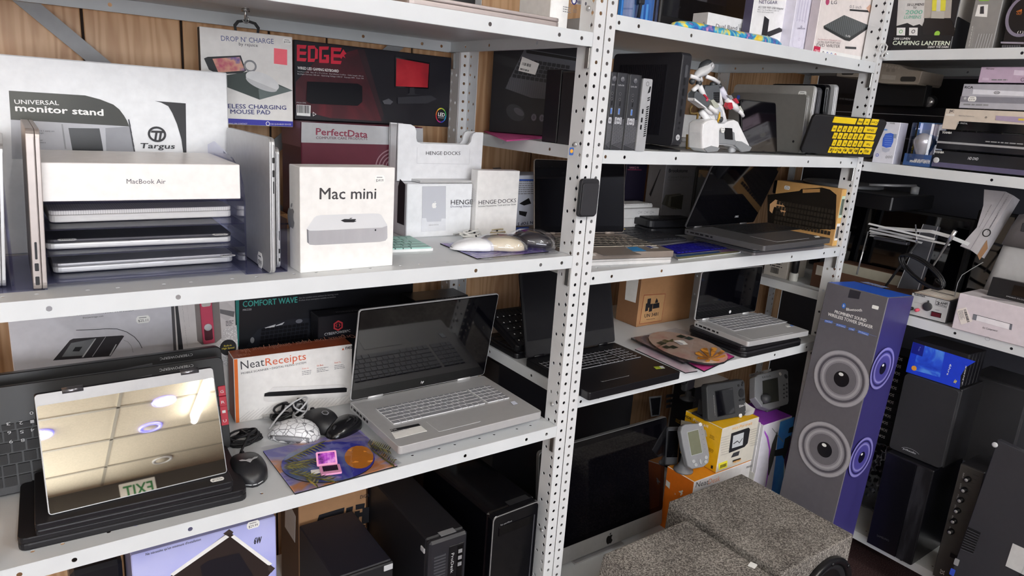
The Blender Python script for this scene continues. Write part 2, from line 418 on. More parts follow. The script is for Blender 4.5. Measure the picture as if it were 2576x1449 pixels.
post(UA,1.0665,YF+.001,1,1);post(UA,XA0-.004,YF+.001,-1,1);post(UA,1.0665,YB,1,-1);post(UA,XA0-.004,YB,-1,-1)
post(UB,1.1275,YF,-1,1,w1=.029,w2=.012,w3=.012);post(UB,XB1+.004,YF,1,1);post(UB,1.1275,YB,-1,-1,w1=.029);post(UB,XB1+.004,YB,1,-1)
clip(UA,(1.0655,YF+.004),Y,ZA);clip(UB,(XB1+.002,YF+.004),Y,ZB);clip(UA,(1.06,YB-.03),Y,ZA[:2])
# right-hand unit runs towards the viewer: its fronts face -x
YC0,YC1=1.84,.60
for z in ZCs:shelf(UC,XC,.6,z,[.18,.62,1.0,1.15],lip=.029,axis='y',y0=YC0,y1=YC1)
for(yy,s)in((YC1-.003,-1),(YC0+.003,1)):
 post(UC,XC+.001,yy,s,1,axes=(Y,X));post(UC,XC+.6,yy,s,-1,axes=(Y,X))
BR=M('#9a9c9f',.45,name='brace_steel')
def strap(a,b,wd=.032):
 A,B=P(*a,1,YB+.015),P(*b,1,YB+.015);d=(B-A).normalized();n=d.cross(Y)
 m=MB();t=T(A,d,n);m.box(t,-.35,(B-A).length+.75,-wd/2,wd/2,-.002,.002,BR);m.build('cross_brace',UA)
strap((140,66),(222,134));strap((1012,103),(700,362))
for px,py in((1481,21),(1448,363),(1390,1017),(1364,1334)):
 m=MB();p=P(px,py,0,1.0655);m.lathe(T(p,-Y,Z,-X),[(.006,0),(.0055,.003),(0,.005)],BOLT,14);m.build('bolt',UA)
 # ================================================================ device builders
def zf(x0,y0,k):return lambda x,y:(x0+x*k,y0+y*k) # reads a point off an enlarged crop of the photo
WHITE,PAPER,INK=M('#f2f1ef',.4),M('#e9e6e2',.5),M('#1b1b20',.5)
ALU,ALU2,ALUD=M('#c6c6c7',.36,.3,var=.02),M('#b2b2b4',.38,.3,var=.02),M('#6d6b69',.38,.5,var=.02)
BLK,BLK2,BLKG=M('#0d0d11',.42,var=.1),M('#16161a',.6,var=.1),M('#060609',.1,spec=.5,name='gloss_black')
SCREEN=M('#050509',.05,spec=.95,var=.02,name='glass_screen');SCREENM=M('#101015',.35,spec=.4,name='matte_screen')
GREY=M('#8b8b8e',.5);DGREY=M('#3b3b3f',.5);LGREY=M('#c4c5c8',.5);CARD=M('#a87f58',.75,var=.08,scale=30,name='cardboard')
STK=M('#fbfaf6',.5,name='sticker_paper');FILM=MCLEAR('clear_film','#f4f4f8',.25);ACRYL=MCLEAR('clear_acrylic','#e6e7f6',.15)
def sticker(parent,t,px,w=.018,h=.009,txt='$49.99',rot=0,label=None):
 a,b=t.hit(*px);q=t.at(a,b,.0009,rot);m=MB()
 m.prism(q,[(-w/2+h*.2,-h/2),(w/2-h*.2,-h/2),(w/2,-h*.2),(w/2,h*.2),(w/2-h*.2,h/2),(-w/2+h*.2,h/2),(-w/2,h*.2),(-w/2,-h*.2)],-.0002,.0002,STK)
 m.text(q,txt,(-w*.36,-h*.32),(w*.36,-h*.32),h*.34,INK,uv=True,c=.0004);m.poly(q,[(-w*.3,h*.2),(w*.25,h*.2),(w*.25,h*.3),(-w*.3,h*.3)],GREY,.0004)
 return m.build('price_sticker',parent,label=label)
def apple(m,t,cx,cy,s,mat,c=None,sq=1):
 """fruit-shaped emblem with a bite and a leaf"""
 pts=[(0,.30),(.14,.36),(.28,.34),(.37,.26),(.28,.16),(.25,.03),(.29,-.10),(.39,-.19),(.32,-.35),(.20,-.48),(.08,-.46),(0,-.44),(-.08,-.46),(-.20,-.48),(-.33,-.32),(-.40,-.08),(-.38,.16),(-.28,.31),(-.14,.36)]
 m.poly(t,[(cx+x*s,cy+y*s*sq)for x,y in pts],mat,c)
 return m.poly(t,[(cx+x*s,cy+y*s*sq)for x,y in((0,.42),(.08,.40),(.17,.49),(.18,.60),(.08,.57),(.01,.50))],mat,c)
ROWS=[[1]*15,[1]*13+[2],[1.5]+[1]*12+[1.5],[1.8]+[1]*11+[2.2],[2.3]+[1]*10+[2.7],[1.2,1,1,1.2,5.4,1.2,1,1,1,1]]
NUM=[[1]*4]*4+[[1,1,1,1],[2,1,1]]
def keys(m,t,a0,a1,b0,b1,mat,h=.0012,rows=ROWS,num=False,gap=.13,front=None,c=0):
 n=len(rows);rh=(b1-b0)/(n-.35);bt=b1;xs=(a1-a0)/(15+(4.4 if num else 0))
 for i,r in enumerate(rows):
  hh=rh*(.65 if i==0 and n==6 else 1);xx=a0
  rr_=list(r)+([-.4]+list(NUM[i])if num else[])
  for w_ in rr_:
   if w_<0:xx-=w_*xs;continue
   g=xs*gap/2;m.box(t,xx+g,xx+w_*xs-g,bt-hh+rh*gap/2,bt-rh*gap/2,c,c+h,mat,0,{'d':front,'l':front}if front else None);xx+=w_*xs
  bt-=hh
def laptop(label,z,th,fl,fr,D,lid,body=ALU,keymat=ALU2,karea=None,pad=None,num=False,scr=SCREEN,bez=.006,botbez=.02,keyfront=None,r=.008,lidt=.005,name='laptop',group=None,ports=True,lidmat=None,wellmat=None,hinge=None,keyh=.0012,edge=None):
 """open laptop; fl, fr = photo pixels of the deck's two front corners, lid = pixel of the screen's top left corner"""
 zt=z+th;a,b=P(*fl,2,zt),P(*fr,2,zt);u=(b-a).normalized();W=(b-a).length;d=Z.cross(u)
 root=thing(name,label,'laptop',V((*((a+b)/2+d*D/2).xy,z)),group);t=T(a,u,d,Z)
 m=MB();m.prism(t,rr(W,D,r),-th,0,body,.0018)
 if ports:
  lt=T(a+d*D,-d,Z,-u)
  for k,(x,w_)in enumerate(((.012,.006),(.026,.014),(.044,.014),(.062,.012),(.082,.012),(.10,.008))):m.poly(lt,[(x,-th*.62),(x+w_,-th*.62),(x+w_,-th*.3),(x,-th*.3)],BLK,.0004)
 m.build('base',root)
 def area(ps):h=[t.hit(*p)for p in ps];return min(x for x,y in h[:1]+h[-1:]),max(x for x,y in h[1:3]),sum(y for x,y in h[2:])/2,sum(y for x,y in h[:2])/2
 k4=karea or(.06,.94,.38,.86)
 if isinstance(k4[0],tuple):hs=[t.hit(*p)for p in k4];k4=((hs[0][0]+hs[3][0])/2,(hs[1][0]+hs[2][0])/2,(hs[2][1]+hs[3][1])/2,(hs[0][1]+hs[1][1])/2)
 else:k4=(k4[0]*W,k4[1]*W,k4[2]*D,k4[3]*D)
 if wellmat:
  m=MB();m.prism(t,rr(k4[1]-k4[0]+.006,k4[3]-k4[2]+.006,.004,3,k4[0]-.003,k4[2]-.003),0,.0003,wellmat);m.build('keyboard_tray',root)
 m=MB();keys(m,t,*k4,keymat,num=num,front=keyfront,h=keyh,c=.0004);m.build('keyboard_keys',root)
 p4=pad or(.36,.62,.05,.31)
 if isinstance(p4[0],tuple):hs=[t.hit(*p)for p in p4];p4=((hs[0][0]+hs[3][0])/2,(hs[1][0]+hs[2][0])/2,(hs[2][1]+hs[3][1])/2,(hs[0][1]+hs[1][1])/2)
 else:p4=(p4[0]*W,p4[1]*W,p4[2]*D,p4[3]*D)
 m=MB();m.prism(t,rr(p4[1]-p4[0],p4[3]-p4[2],.003,2,p4[0],p4[2]),0,.0004,edge or DGREY);m.prism(t,rr(p4[1]-p4[0]-.001,p4[3]-p4[2]-.001,.003,2,p4[0]+.0005,p4[2]+.0005),.0003,.0006,body);m.build('touchpad',root)
 ho=a+d*(D-.004)+Z*.003;q=T(ho,d,Z,u).hit(*lid);lv=d*q[0]+Z*q[1];lh=lv.length;lv.normalize()
 lt=T(ho,u,lv);lr=MB();lr.prism(lt,rr(W,lh,r),-lidt,0,lidmat or body,.0012);lo=lr.build('screen_lid',root)
 m=MB();m.prism(lt,rr(W-.004,lh-.004,r*.8,3,.002,.002),.0002,.0008,BLK2 if scr is SCREENM else BLKG if scr is SCREEN else scr)
 m.prism(lt,rr(W-2*bez,lh-bez-botbez,.002,2,bez,botbez),.0008,.001,scr);m.build('display_panel',lo)
 for x in hinge or(.12,.78):m=MB();m.tube([lt(W*x,.0,-.001),lt(W*(x+.1),.0,-.001)],.0042,lidmat or body,8);m.build('hinge',root)
 return root,t,lt,lo,W,D,lh
def slab(label,z,th,fl,fr,D,base=ALU,lid=None,r=.01,split=.6,name='closed_laptop',cat='laptop',group=None,frame=None,W=None):
 """closed laptop lying flat; fl, fr = pixels of its bottom front corners"""
 if frame is None:
  a,b=P(*fl,2,z),P(*fr,2,z);u=(b-a).normalized();W=(b-a).length;t=T(a,u,Z.cross(u),Z)
 else:t=frame
 root=thing(name,label,cat,t(W/2,D/2,0),group)
 m=MB();m.prism(t,rr(W,D,r),.0,th*split,base,min(.003,th*.2));m.build('base',root)
 m=MB();m.prism(t,rr(W,D,r),th*split+.0006,th,lid or base,min(.002,th*.15));lo=m.build('lid',root)
 m=MB();m.tube([t(W*.15,D-.002,th*split),t(W*.85,D-.002,th*split)],th*.22,DGREY,8);m.build('hinge',root)
 return root,t,W
def mouse(label,px,z,yaw,L,Wd,Hh,mat,wheel=BLK2,side=None,logo=None,name='computer_mouse',group=None,flat=1.0,parts=True):
 o=P(*px,2,z);v=V((math.cos(yaw),math.sin(yaw),0));t=T(o,v.cross(Z),v,Z);root=thing(name,label,'mouse',o,group)
 def prof(s):return max(.02,1-abs(s)**2.4)**.5*(1-.06*s),(max(.0,1-abs(s*.98+.04)**2.2))**.6*(1-.14*s)
 def top(x,s):w_,h_=prof(s);q=min(1,abs(x)/max(1e-6,w_*Wd/2));return Hh*h_*(1-q**2.6)**.45
 rings=[]
 for k in range(15):
  s=-1+2*k/14;w_,h_=prof(s);ring=[]
  for i in range(17):
   a=math.pi*i/16;cx_=math.cos(a);x=math.copysign(abs(cx_)**.7,cx_)*Wd/2*w_;ring.append(t(x,s*L/2,.0015+Hh*h_*math.sin(a)**.7*flat))
  ring+=[t(-Wd/2*w_*.9,s*L/2,0),t(Wd/2*w_*.9,s*L/2,0)];rings.append(ring)
 m=MB();m.loft(rings,mat)
 m.build('shell',root)
 if parts:
  m=MB();hz=Hh*prof(.55)[1];m.lathe(T(t(-.0035,L*.29,hz*.86),v,Z,t.u),[(.004,0),(Hh*.22,.001),(Hh*.22,.006),(.004,.007)],wheel,16);m.build('scroll_wheel',root)
  m=MB();m.tube([t(0,L*.05+L*.42*k/5,Hh*prof(.1+.84*k/5)[1]*1.0+.0008)for k in range(6)],.0006,BLK2,5);m.build('button_seam',root)
 if side:
  m=MB();m.loft([[t(-Wd/2*prof(s)[0]*f-.0004,s*L/2,Hh*prof(s)[1]*g)for f,g in((.995,.12),(1.01,.3),(.985,.52),(.9,.3))]for s in(-.75,-.4,0,.4,.75)],side);m.build('side_grip',root)
 return root,t,lambda y:Hh*prof(y*2/L)[1]
def coil(label,px,z,rx,ry,mat,r=.0022,n=4,yaw=0,tail=None,name='cable_coil',cat='cable',group=None,sq=.012):
 o=P(*px,2,z);t=T(o,(math.cos(yaw),math.sin(yaw),0),(-math.sin(yaw),math.cos(yaw),0),Z);pts=[]
 for k in range(n*16+1):
  a=2*math.pi*k/16;j=k/16;pts.append(t(rx*math.cos(a)*(1-.06*j+.08*math.sin(j*2.3)),ry*math.sin(a)*(1-.09*math.cos(j*1.7)),r+sq*(.5+.5*math.sin(a*.5+j*1.1))*(.4+.2*j)))
 if tail:
  e=V(tail);s=pts[-1];pts+=[s.lerp(e,q)+Z*(.012*math.sin(math.pi*q))for q in(.25,.5,.75,1)]
 root=thing(name,label,cat,o,group);m=MB();m.tube(pts,r,mat,7);m.build('cord',root)
 m=MB();m.tube([t(rx*.05,-ry*1.15,r*2),t(rx*.02,-ry*.6,sq*1.2),t(-rx*.02,ry*.6,sq*1.2),t(0,ry*1.15,r*2)],r*1.3,BLK2,6);m.build('twist_tie',root)
 return root,t
def carton(b,label,name='box',cat='box',mat=WHITE,m=None,group=None,**k):
 return(m or b.mb(mat,**k)).build(name,label=label,cat=cat,group=group)
def keyboard(label,t,W,D,th,body=BLK,key=BLK2,rows=ROWS,num=True,m0=.012,top=None,name='keyboard',group=None,r=.008,keyh=.004,ka=None,cat='keyboard'):
 root=thing(name,label,cat,t(W/2,D/2,0),group)
 m=MB();m.prism(t,rr(W,D,r),0,th,body,min(.003,th*.25));m.build('case',root)
 k4=ka or(m0,W-m0,m0,D-m0-(top or 0));m=MB();keys(m,t.at(0,0,th),*k4,key,keyh,rows,num,gap=.16,c=.0003);m.build('keyboard_keys',root);return root
 # ================================================================ bay A, top shelf and shelf of white boxes
z1,z2,z3,z4=[z+.0008 for z in ZA]
# --- top shelf
a=P(1388,55,2,z1+.002);t=T(V((a.x-.62,1.235,z1)),X,Y,Z)
f=P(1410,65,1,1.235)
slab('closed pinkish silver laptop along the front of the top shelf',z1,.019,None,None,.24,M('#b9adaa',.36,.5),frame=T(V((f.x-.36,1.235,z1)),X,Y,Z),W=.36,r=.012)
b=boxy(1.30,(1386,10),(1476,20),(1386,-70),z1,.12);b.W=min(b.W,1.055-b.o.x);m=b.mb(WHITE);q=zf(1200,0,.2967)
m.px(b.front,[q(800,-30),q(935,-20),q(935,50),q(800,30)],M('#f7f7fb'));m.ring(b.front,*b.front.hit(*q(822,5)),.008,.009,.003,M('#2b2c78'))
m.text(b.front,'FREE INSIDE',q(838,22),q(928,45),6.5,M('#3a3f86'),.01);m.lines(b.front,*b.front.hit(*q(725,105)),*b.front.hit(*q(800,60)),3,GREY);m.lines(b.front,*b.front.hit(*q(812,108)),*b.front.hit(*q(850,80)),3,GREY)
carton(b,'white box printed FREE INSIDE beside the middle upright on the top shelf',m=m)
r=thing('monitor','black monitor on angled stand at the back of the top shelf','monitor',V((.93,1.62,z1)))
m=MB();m.box(T((.46,1.56,z1+.012),X,Z,-Y),0,.5,.03,.36,0,.02,BLK,.004);m.build('screen',r)
m=MB();m.box(T((.8,1.6,z1+.02),V((.5,.0,.6)),V((-.6,0,.5)),-Y),.0,.3,-.02,.03,-.03,0,BLK2,.004);m.box(T((.78,1.5,z1),X,Y,Z),0,.3,0,.18,0,.008,BLK2,.003);m.build('stand',r)
# --- magnet hook and hanging box
q=zf(0,0,760/2561)
yh=1.665;h0=P(617,4,1,yh);mag=P(617,22,1,yh);loop=P(618,56,1,yh)
r=thing('magnetic_hook','small steel magnet hook under the top shelf holding the charging pad box','hook',V((h0.x,yh,ZA[0]-.06)))
m=MB();tt=T(V((h0.x,yh,mag.z)),X,Y,Z);m.lathe(tt,[(.0085,-.006),(.0085,-.0008),(.0075,0),(.0075,.001),(.0085,.002),(.0085,.007),(.003,.008),(.003,.012)],STEEL,18);m.tube([V((h0.x,yh,mag.z+.012)),V((h0.x,yh,ZA[0]-.03))],.003,STEEL,8);m.build('magnet',r)
m=MB();m.tube([V((h0.x,yh,mag.z-.006)),V((h0.x,yh,loop.z+.012))]+[V((h0.x+.0065*math.sin(math.radians(a)),yh,loop.z+.005+.0065*math.cos(math.radians(a))))for a in range(0,271,30)],.0016,STEEL,8);m.build('hook',r)
dk=P(740,320,1,1.66).z;b=boxy(1.66,q(1690,222),q(2478,290),q(1690,222),dk,.022);b.H=(P(*q(1690,222),1,1.66).z-dk)
m=b.mb(PAPER,.001,left=BLK2);f=b.front;NAVY=M('#2c3270')
m.text(f,"DROP N' CHARGE",q(1875,345),q(2320,372),13,M('#56618f'),-.012);m.text(f,'by rejuice',q(2025,385),q(2185,398),8,DGREY)
m.px(f,[q(*p)for p in((1900,640),(2110,605),(2480,768),(2200,845),(1900,730))],M('#3c4744'));m.px(f,[q(*p)for p in((2250,690),(2480,768),(2200,845),(2190,760))],M('#66716f'))
m.px(f,[q(*p)for p in((1728,495),(1760,482),(2040,470),(2085,600),(2050,620),(1850,630),(1770,590))],M('#26292b'));m.px(f,[q(*p)for p in((1800,498),(2030,482),(2075,598),(1850,615))],MRAMP('phone_picture',[(.2,'#23255c'),(.45,'#5a57a8'),(.55,'#e0a98f'),(.7,'#c24770'),(.9,'#f0d0c0')],'noise',26,.3))
a=f.hit(*q(2120,560));m.ring(f,*a,.014,.013,.004,GREY)
a=f.hit(*q(2225,688));m.poly(f.at(*a,0,-.32),ell(0,0,.038,.017),M('#e4e4e4',.3));m.poly(f.at(a[0]-.002,a[1]-.006,0,-.32),ell(0,0,.036,.012,20,180,360),M('#c9c9ca'))
m.text(f,'WIRELESS CHARGING',q(1800,912),q(2425,930),11,NAVY,.012);m.text(f,'MOUSE PAD',q(1953,963),q(2290,970),11,NAVY,.012)
m.poly(f,[(.001,.001),(b.W-.001,.001),(b.W-.001,.013),(.001,.013)],M('#2f30a0',.4));m.text(f,'CHARGING ON CONTACT',q(1890,1052),q(2095,1054),3.4,WHITE);m.text(f,'FOR QI-ENABLED DEVICES',q(2292,1057),q(2465,1060),3.4,WHITE);a=f.hit(*q(2268,1048));m.ring(f,*a,.0045,.005,.0014,WHITE)
box=carton(b,'white charging mouse pad box hanging from a magnet hook',m=m)
mm=MB();tt=T(f(.5*b.W,b.H,-.006),X,Z,-Y);mm.prism(tt,[(-.026,.0),(-.028,.012),(-.02,.022),(.0,.026),(.02,.022),(.028,.012),(.026,0),(.021,0),(.022,.009),(.016,.017),(0,.0205),(-.016,.017),(-.022,.009),(-.021,0)],-.0012,.0012,BLK);mm.build('hanger_tab',box)
mm=MB();pts=[f.hit(*p)for p in((689,121),(722,125),(722,164),(689,160))];mm.prism(f,pts,.0004,.001,M('#ff6f7d',.5));mm.lines(f,pts[3][0]+.003,pts[3][1]+.004,pts[1][0]-.003,pts[1][1]-.003,7,M('#ffb2a8'),.5);mm.build('red_label',box)
sticker(box,f,(722,104),.02,.012,'$19.99')
# --- monitor stand box
b=boxy(1.56,(-60,140),(571,185),(571,183),z2,.15);m=b.mb(M('#e9eaec',.35),.002,top=M('#4a3a33',.5));f=b.front
OLIVE,GR=MRAMP('carton_dark_print',[(.3,'#26271f'),(.6,'#3f4036'),(.9,'#6b6c60')],'noise',5,.4),M('#b9bac0',.4)
m.px(f,[(27,300),(39,301),(323,312),(335,377),(349,400),(30,400)],GR)
m.px(f,[(22,228),(214,240),(252,250),(285,263),(300,275),(312,291),(319,303),(325,318),(27,301)],OLIVE)
m.px(f,[(265,322),(325,318),(336,380),(340,400),(268,400)],M('#8f9096',.4));m.px(f,[(172,322),(250,323),(259,374),(262,400),(186,400)],M('#17181a',.3));m.px(f,[(154,312),(158,312),(167,375),(163,375)],M('#97989c'))
m.px(f,[(389,254),(467,260),(469,400),(463,400),(456,350),(445,312),(433,284),(423,267),(405,258)],M('#17171b',.4))
for k in range(5):m.px(f,[(322+k*3,300+k*17),(325+k*3,300+k*17),(329+k*3,318+k*17),(325+k*3,318+k*17)],M('#3a3a40'))
m.text(f,'UNIVERSAL',q(125,880),q(500,890),11,WHITE,.015);m.text(f,'monitor stand',q(133,940),q(875,980),17,WHITE,.04)
m.text(f,'Targus',q(1185,1255),q(1478,1260),13,INK,.02,italic=.2);a=f.hit(*q(1330,1138));R_=.0165
m.ring(f,*a,R_,R_*.92,.004,INK);m.poly(f.at(*a),[(-.011,.003),(.012,.003),(.0105,.007),(-.0095,.007)],INK);m.poly(f.at(*a),[(-.006,-.012),(-.002,-.012),(.001,.003),(-.003,.003)],INK);m.poly(f.at(*a),[(.002,-.012),(.006,-.011),(.009,.003),(.005,.003)],INK)
m.text(f,'6.6 max (13.1 mm) cm',q(240,1112),q(460,1117),3.6,DGREY);m.text(f,'Max monitor Weight:',q(230,1130),q(372,1133),3.6,DGREY);m.text(f,'Monitor Stand',q(240,1190),q(358,1193),3.6,DGREY);m.text(f,'legs and risers',q(240,1210),q(388,1213),3.6,DGREY)
carton(b,'large white universal monitor stand box standing behind the clear organizer',m=m)
# --- dusting products box with the gaming keyboard box on it
q=zf(680,60,780/1712)
b=boxy(1.62,q(170,540),(1064,322),q(170,540),z2,.14);f=b.front
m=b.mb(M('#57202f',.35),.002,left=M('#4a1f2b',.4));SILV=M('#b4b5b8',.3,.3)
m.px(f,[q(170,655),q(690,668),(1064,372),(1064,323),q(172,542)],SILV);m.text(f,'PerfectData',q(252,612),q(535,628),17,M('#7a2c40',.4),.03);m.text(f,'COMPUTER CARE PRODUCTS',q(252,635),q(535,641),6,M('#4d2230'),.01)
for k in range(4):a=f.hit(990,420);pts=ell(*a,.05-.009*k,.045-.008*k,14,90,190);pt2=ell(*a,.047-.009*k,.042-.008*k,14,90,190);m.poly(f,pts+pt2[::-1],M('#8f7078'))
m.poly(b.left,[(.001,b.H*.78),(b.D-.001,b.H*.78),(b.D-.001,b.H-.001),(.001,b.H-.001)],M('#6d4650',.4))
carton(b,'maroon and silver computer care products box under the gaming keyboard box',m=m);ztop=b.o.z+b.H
b=boxy(1.70,q(133,510),q(985,556),q(127,86),ztop+.001,.05);m=b.mb(M('#15131c',.4),.0015);f=b.front;RED=M('#d3213d',.45)
REDP=MRAMP('red_smoke_print',[(.2,'#1d1018'),(.5,'#4d1420'),(.75,'#7d1c2c'),(.95,'#2a1018')],'noise',7,.4,dist=1)
m.px(f,[q(250,205),q(480,140),q(615,538),q(330,520),q(140,470),q(140,320)],REDP)
m.px(f,[q(480,140),q(520,145),q(625,500),q(615,538)],M('#2a0e18'))
for k,(x,w_)in enumerate(((146,54),(206,56),(268,56),(332,60))):
 x1=x+w_;e=4*k;s=205+k*5
 if k==0 or k==3:
  for(aa,bb)in((0,.22),(.4,.6),(.8,1)):m.px(f,[q(x,s-90+90*aa),q(x1,s-90+90*aa+3),q(x1-6,s-90+90*bb+3),q(x,s-90+90*bb)],RED)
  m.px(f,[q(x,s-90),q(x+16,s-90),q(x+14,s),q(x,s)],RED)
 elif k==1:
  for pl in([(0,0),(16,0),(14,90),(0,90)],[(0,0),(40,0),(36,18),(0,18)],[(0,72),(42,72),(36,90),(0,90)],[(34,0),(56,24),(40,24)],[(40,20),(56,20),(54,74),(38,74)]):m.px(f,[q(x+u_,s-90+v_)for u_,v_ in pl],RED)
 else:
  for pl in([(0,10),(16,10),(14,90),(0,80)],[(0,0),(54,0),(50,18),(0,18)],[(0,72),(54,72),(50,92),(0,90)],[(38,46),(54,46),(54,90),(38,90)],[(26,46),(50,46),(50,58),(26,58)]):m.px(f,[q(x+u_,s-90+v_)for u_,v_ in pl],RED)
m.px(f,[q(380,175),q(395,150),q(400,140),q(407,150),q(418,165),q(405,172),q(412,190),q(398,180),q(388,195)],RED)
m.text(f,'WIRED LED GAMING KEYBOARD',q(148,250),q(375,268),7,WHITE,.02)
for k,s in enumerate(('Interface: USB   Size: 47 x 19 x 2.5 cm   Key Lifetime: 5 million   Cable Length: 150 cm','Backlight Current: 100 mA   Operating Voltage: USB 5V   Keycaps: MPS   Keys: 104')):m.text(f,s,q(148,266+13*k),q(512,292+13*k),3.2,LGREY)
m.px(f,[q(202,318),q(480,330),q(505,345),q(505,430),q(480,452),q(220,440),q(196,425)],M('#0e0e16',.3))
tk=[f.hit(*q(*p))for p in((215,430),(485,440))];q0=f.at(tk[0][0],tk[0][1],.002,math.atan2(tk[1][1]-tk[0][1],tk[1][0]-tk[0][0]));KL=[M('#2b2440'),M('#3a2030'),M('#20402c')]
for i in range(18):
 for j in range(5):m.poly(q0,[(.002+i*.0069,.003+j*.0088),(.0072+i*.0069,.003+j*.0088),(.0072+i*.0069,.0098+j*.0088),(.002+i*.0069,.0098+j*.0088)],KL[0 if i<8 else 1 if i<13 else 2],.0001)
m.px(f,[q(688,183),q(878,214),q(870,358),q(686,350)],BLKG);m.px(f,[q(693,190),q(873,222),q(866,352),q(690,344)],MRAMP('red_screen_print',[(.3,'#6b1420'),(.5,'#b3202e'),(.7,'#d23a42'),(.9,'#701722')],'noise',9,.35))
m.px(f,[q(765,352),q(790,352),q(795,385),q(830,395),q(740,392),q(765,382)],M('#24242a'))
m.px(f,[q(700,405),q(885,395),q(915,415),q(860,440),q(700,440)],M('#2c2c33'));m.px(f,[q(615,425),q(650,412),q(675,430),q(660,445),q(625,442)],M('#55555c'))
m.px(f,[q(142,445),q(220,450),q(218,510),q(142,505)],WHITE);a,c_=f.hit(*q(146,500)),f.hit(*q(216,452));m.barcode(f,a[0],a[1]+.004,c_[0],c_[1],INK);m.text(f,'P9GA109K',q(142,438),q(195,440),3.4,LGREY)
a=f.hit(*q(238,498));m.ring(f,*a,.006,.006,.002,WHITE,3)
a=f.hit(*q(940,505));RC=['#d8c02c','#d8742c','#c92b3c','#b02b8a','#3d4fb8','#2b9cc0','#3aa45c','#9bbf3a']
for k in range(16):p1,p2=ell(*a,.0165,.0195,4,90+k*22.5,112.5+k*22.5),ell(*a,.0135,.0165,4,90+k*22.5,112.5+k*22.5);m.poly(f,p1+p2[::-1],M(RC[k//2],.4),.0022)
m.text(f,'LED',q(922,508),q(958,512),9,WHITE,.03);m.text(f,'BACKLIGHT',q(922,520),q(958,523),3.4,LGREY)
carton(b,'black and red EDGE gaming keyboard box standing on the maroon box',m=m)
# --- small white computer box in shrink wrap
q=zf(690,400,310/1497)
b=boxz(z2,q(318,1388),q(1437,1292),q(290,96),.055);m=b.mb(M('#f3f1ee',.3),.0012);f=b.front
b.D=.055;m.text(f,'Mac mini',q(550,488),q(1234,482),29,M('#3a383b'),.012)
TOPG=MRAMP('mini_top_print',[(.3,'#d5d6d9'),(.7,'#e6e7e9')],'noise',3,.35);BAND=MRAMP('mini_band_print',[(.3,'#a7a6ab'),(.7,'#bdbcc0')],'noise',6,.35,vec=(3,1,1))
m.px(f,[q(*p)for p in((392,850),(480,715),(510,692),(560,680),(1200,660),(1270,664),(1300,680),(1370,800),(1366,820),(1310,830),(520,870),(430,870))],TOPG)
m.px(f,[q(*p)for p in((392,850),(430,870),(520,870),(1310,832),(1370,810),(1372,960),(1350,990),(1280,1006),(500,1045),(430,1040),(398,1010))],BAND)
m.px(f,[q(*p)for p in((392,850),(412,862),(418,1028),(398,1010))],M('#77767b'))
m.px(f,[q(*p)for p in((805,745),(850,728),(930,730),(985,728),(992,738),(975,746),(998,756),(960,768),(850,768))],INK);m.px(f,[q(905,726),q(925,714),q(950,715),q(930,726)],INK)
a=f.hit(*q(1226,862));m.poly(f,ell(*a,.0017,.0019,10),INK)
l=b.left;a=l.hit(*q(210,700));apple(m,l,a[0],a[1],.045,M('#8d8d8f',.4))
mb_=carton(b,'shrink-wrapped white Mac mini box at the front of the middle shelf',m=m);sticker(mb_,f,q(1278,245),.022,.015,'$249.99')
# --- dock on its box, accessory box
q=zf(980,300,260/1177)
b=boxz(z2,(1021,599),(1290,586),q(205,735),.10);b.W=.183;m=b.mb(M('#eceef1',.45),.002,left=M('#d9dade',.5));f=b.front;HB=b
PG=MRAMP('dock_box_print',[(.2,'#b9bcc6'),(.8,'#d2d4da')],'noise',4,.4);LN=M('#9b9da4')
pp=[f.hit(*q(*p))for p in((368,1270),(637,1250),(640,762),(372,765))];m.poly(f,pp,LN);m.poly(f,inset(pp,.0012),PG)
a=f.hit(*q(508,978));apple(m,f,*a,.016,WHITE)
m.px(f,[q(*p)for p in((360,1280),(637,1265),(637,1130),(590,1130),(585,1162),(425,1168),(415,1125),(362,1125))],M('#dfe1e6'));m.text(f,'HENGE-DOCKS',q(445,1212),q(556,1206),3,GREY)
m.text(f,'HENGE',q(695,972),(1188,513.5),12,INK);m.text(f,'Docking Station',q(695,1003),(1187,520.5),4.5,M('#4b4b66'))
m.poly(b.left,[(.05,.03),(.09,.03),(.09,.13),(.06,.14),(.05,.12)],BLK2)
carton(b,'white docking station box under the white dock',m=m)
zt=b.o.z+b.H+.001;yd=HB.o.y+.05;a=P(*q(78,632),1,yd);c_=P(*q(1035,600),1,yd);a.z=zt;u=X;W=c_.x-a.x;t=T(a,u,Z);hh=[t.hit(*q(*p))for p in((85,45),(300,100),(305,270),(905,290),(930,170),(1065,150))]
H1,H2,H3=hh[0][1],hh[3][1],hh[5][1]
r=thing('laptop_dock','white U-shaped laptop dock standing on its white box','dock',V((a.x+W/2,a.y+.03,zt)))
WG=M('#e8e9ec',.22,name='gloss_white')
def ushape(t,c0,c1):
 x1,x2=hh[1][0],hh[4][0];o=[(0,0),(W,0),(W,H3),(x2+.012,H3),(x2+.004,H3-.004),(x2,H3-.012),(x2-.002,H2+.008),(x2-.01,H2),(x1+.012,H2),(x1+.003,H2+.004),(x1,H2+.012),(x1,H1-.016),(x1-.005,H1-.006),(x1-.016,H1-.001),(0,H1)]
 m=MB();m.prism(t,o,c0,c1,WG,.001);return m
ushape(T(a,X,Z,-Y),-.005,.004).build('front_wall',r);ushape(T(a+Y*.042,X,Z,-Y),-.004,.004).build('back_wall',r)
for x_,h_ in((0,H1*.98),(W-.006,H3*.98)):m=MB();m.box(T(a,X,Z,-Y),x_,x_+.006,0,h_,-.042,0,WG,.001);m.build('end_wall',r)
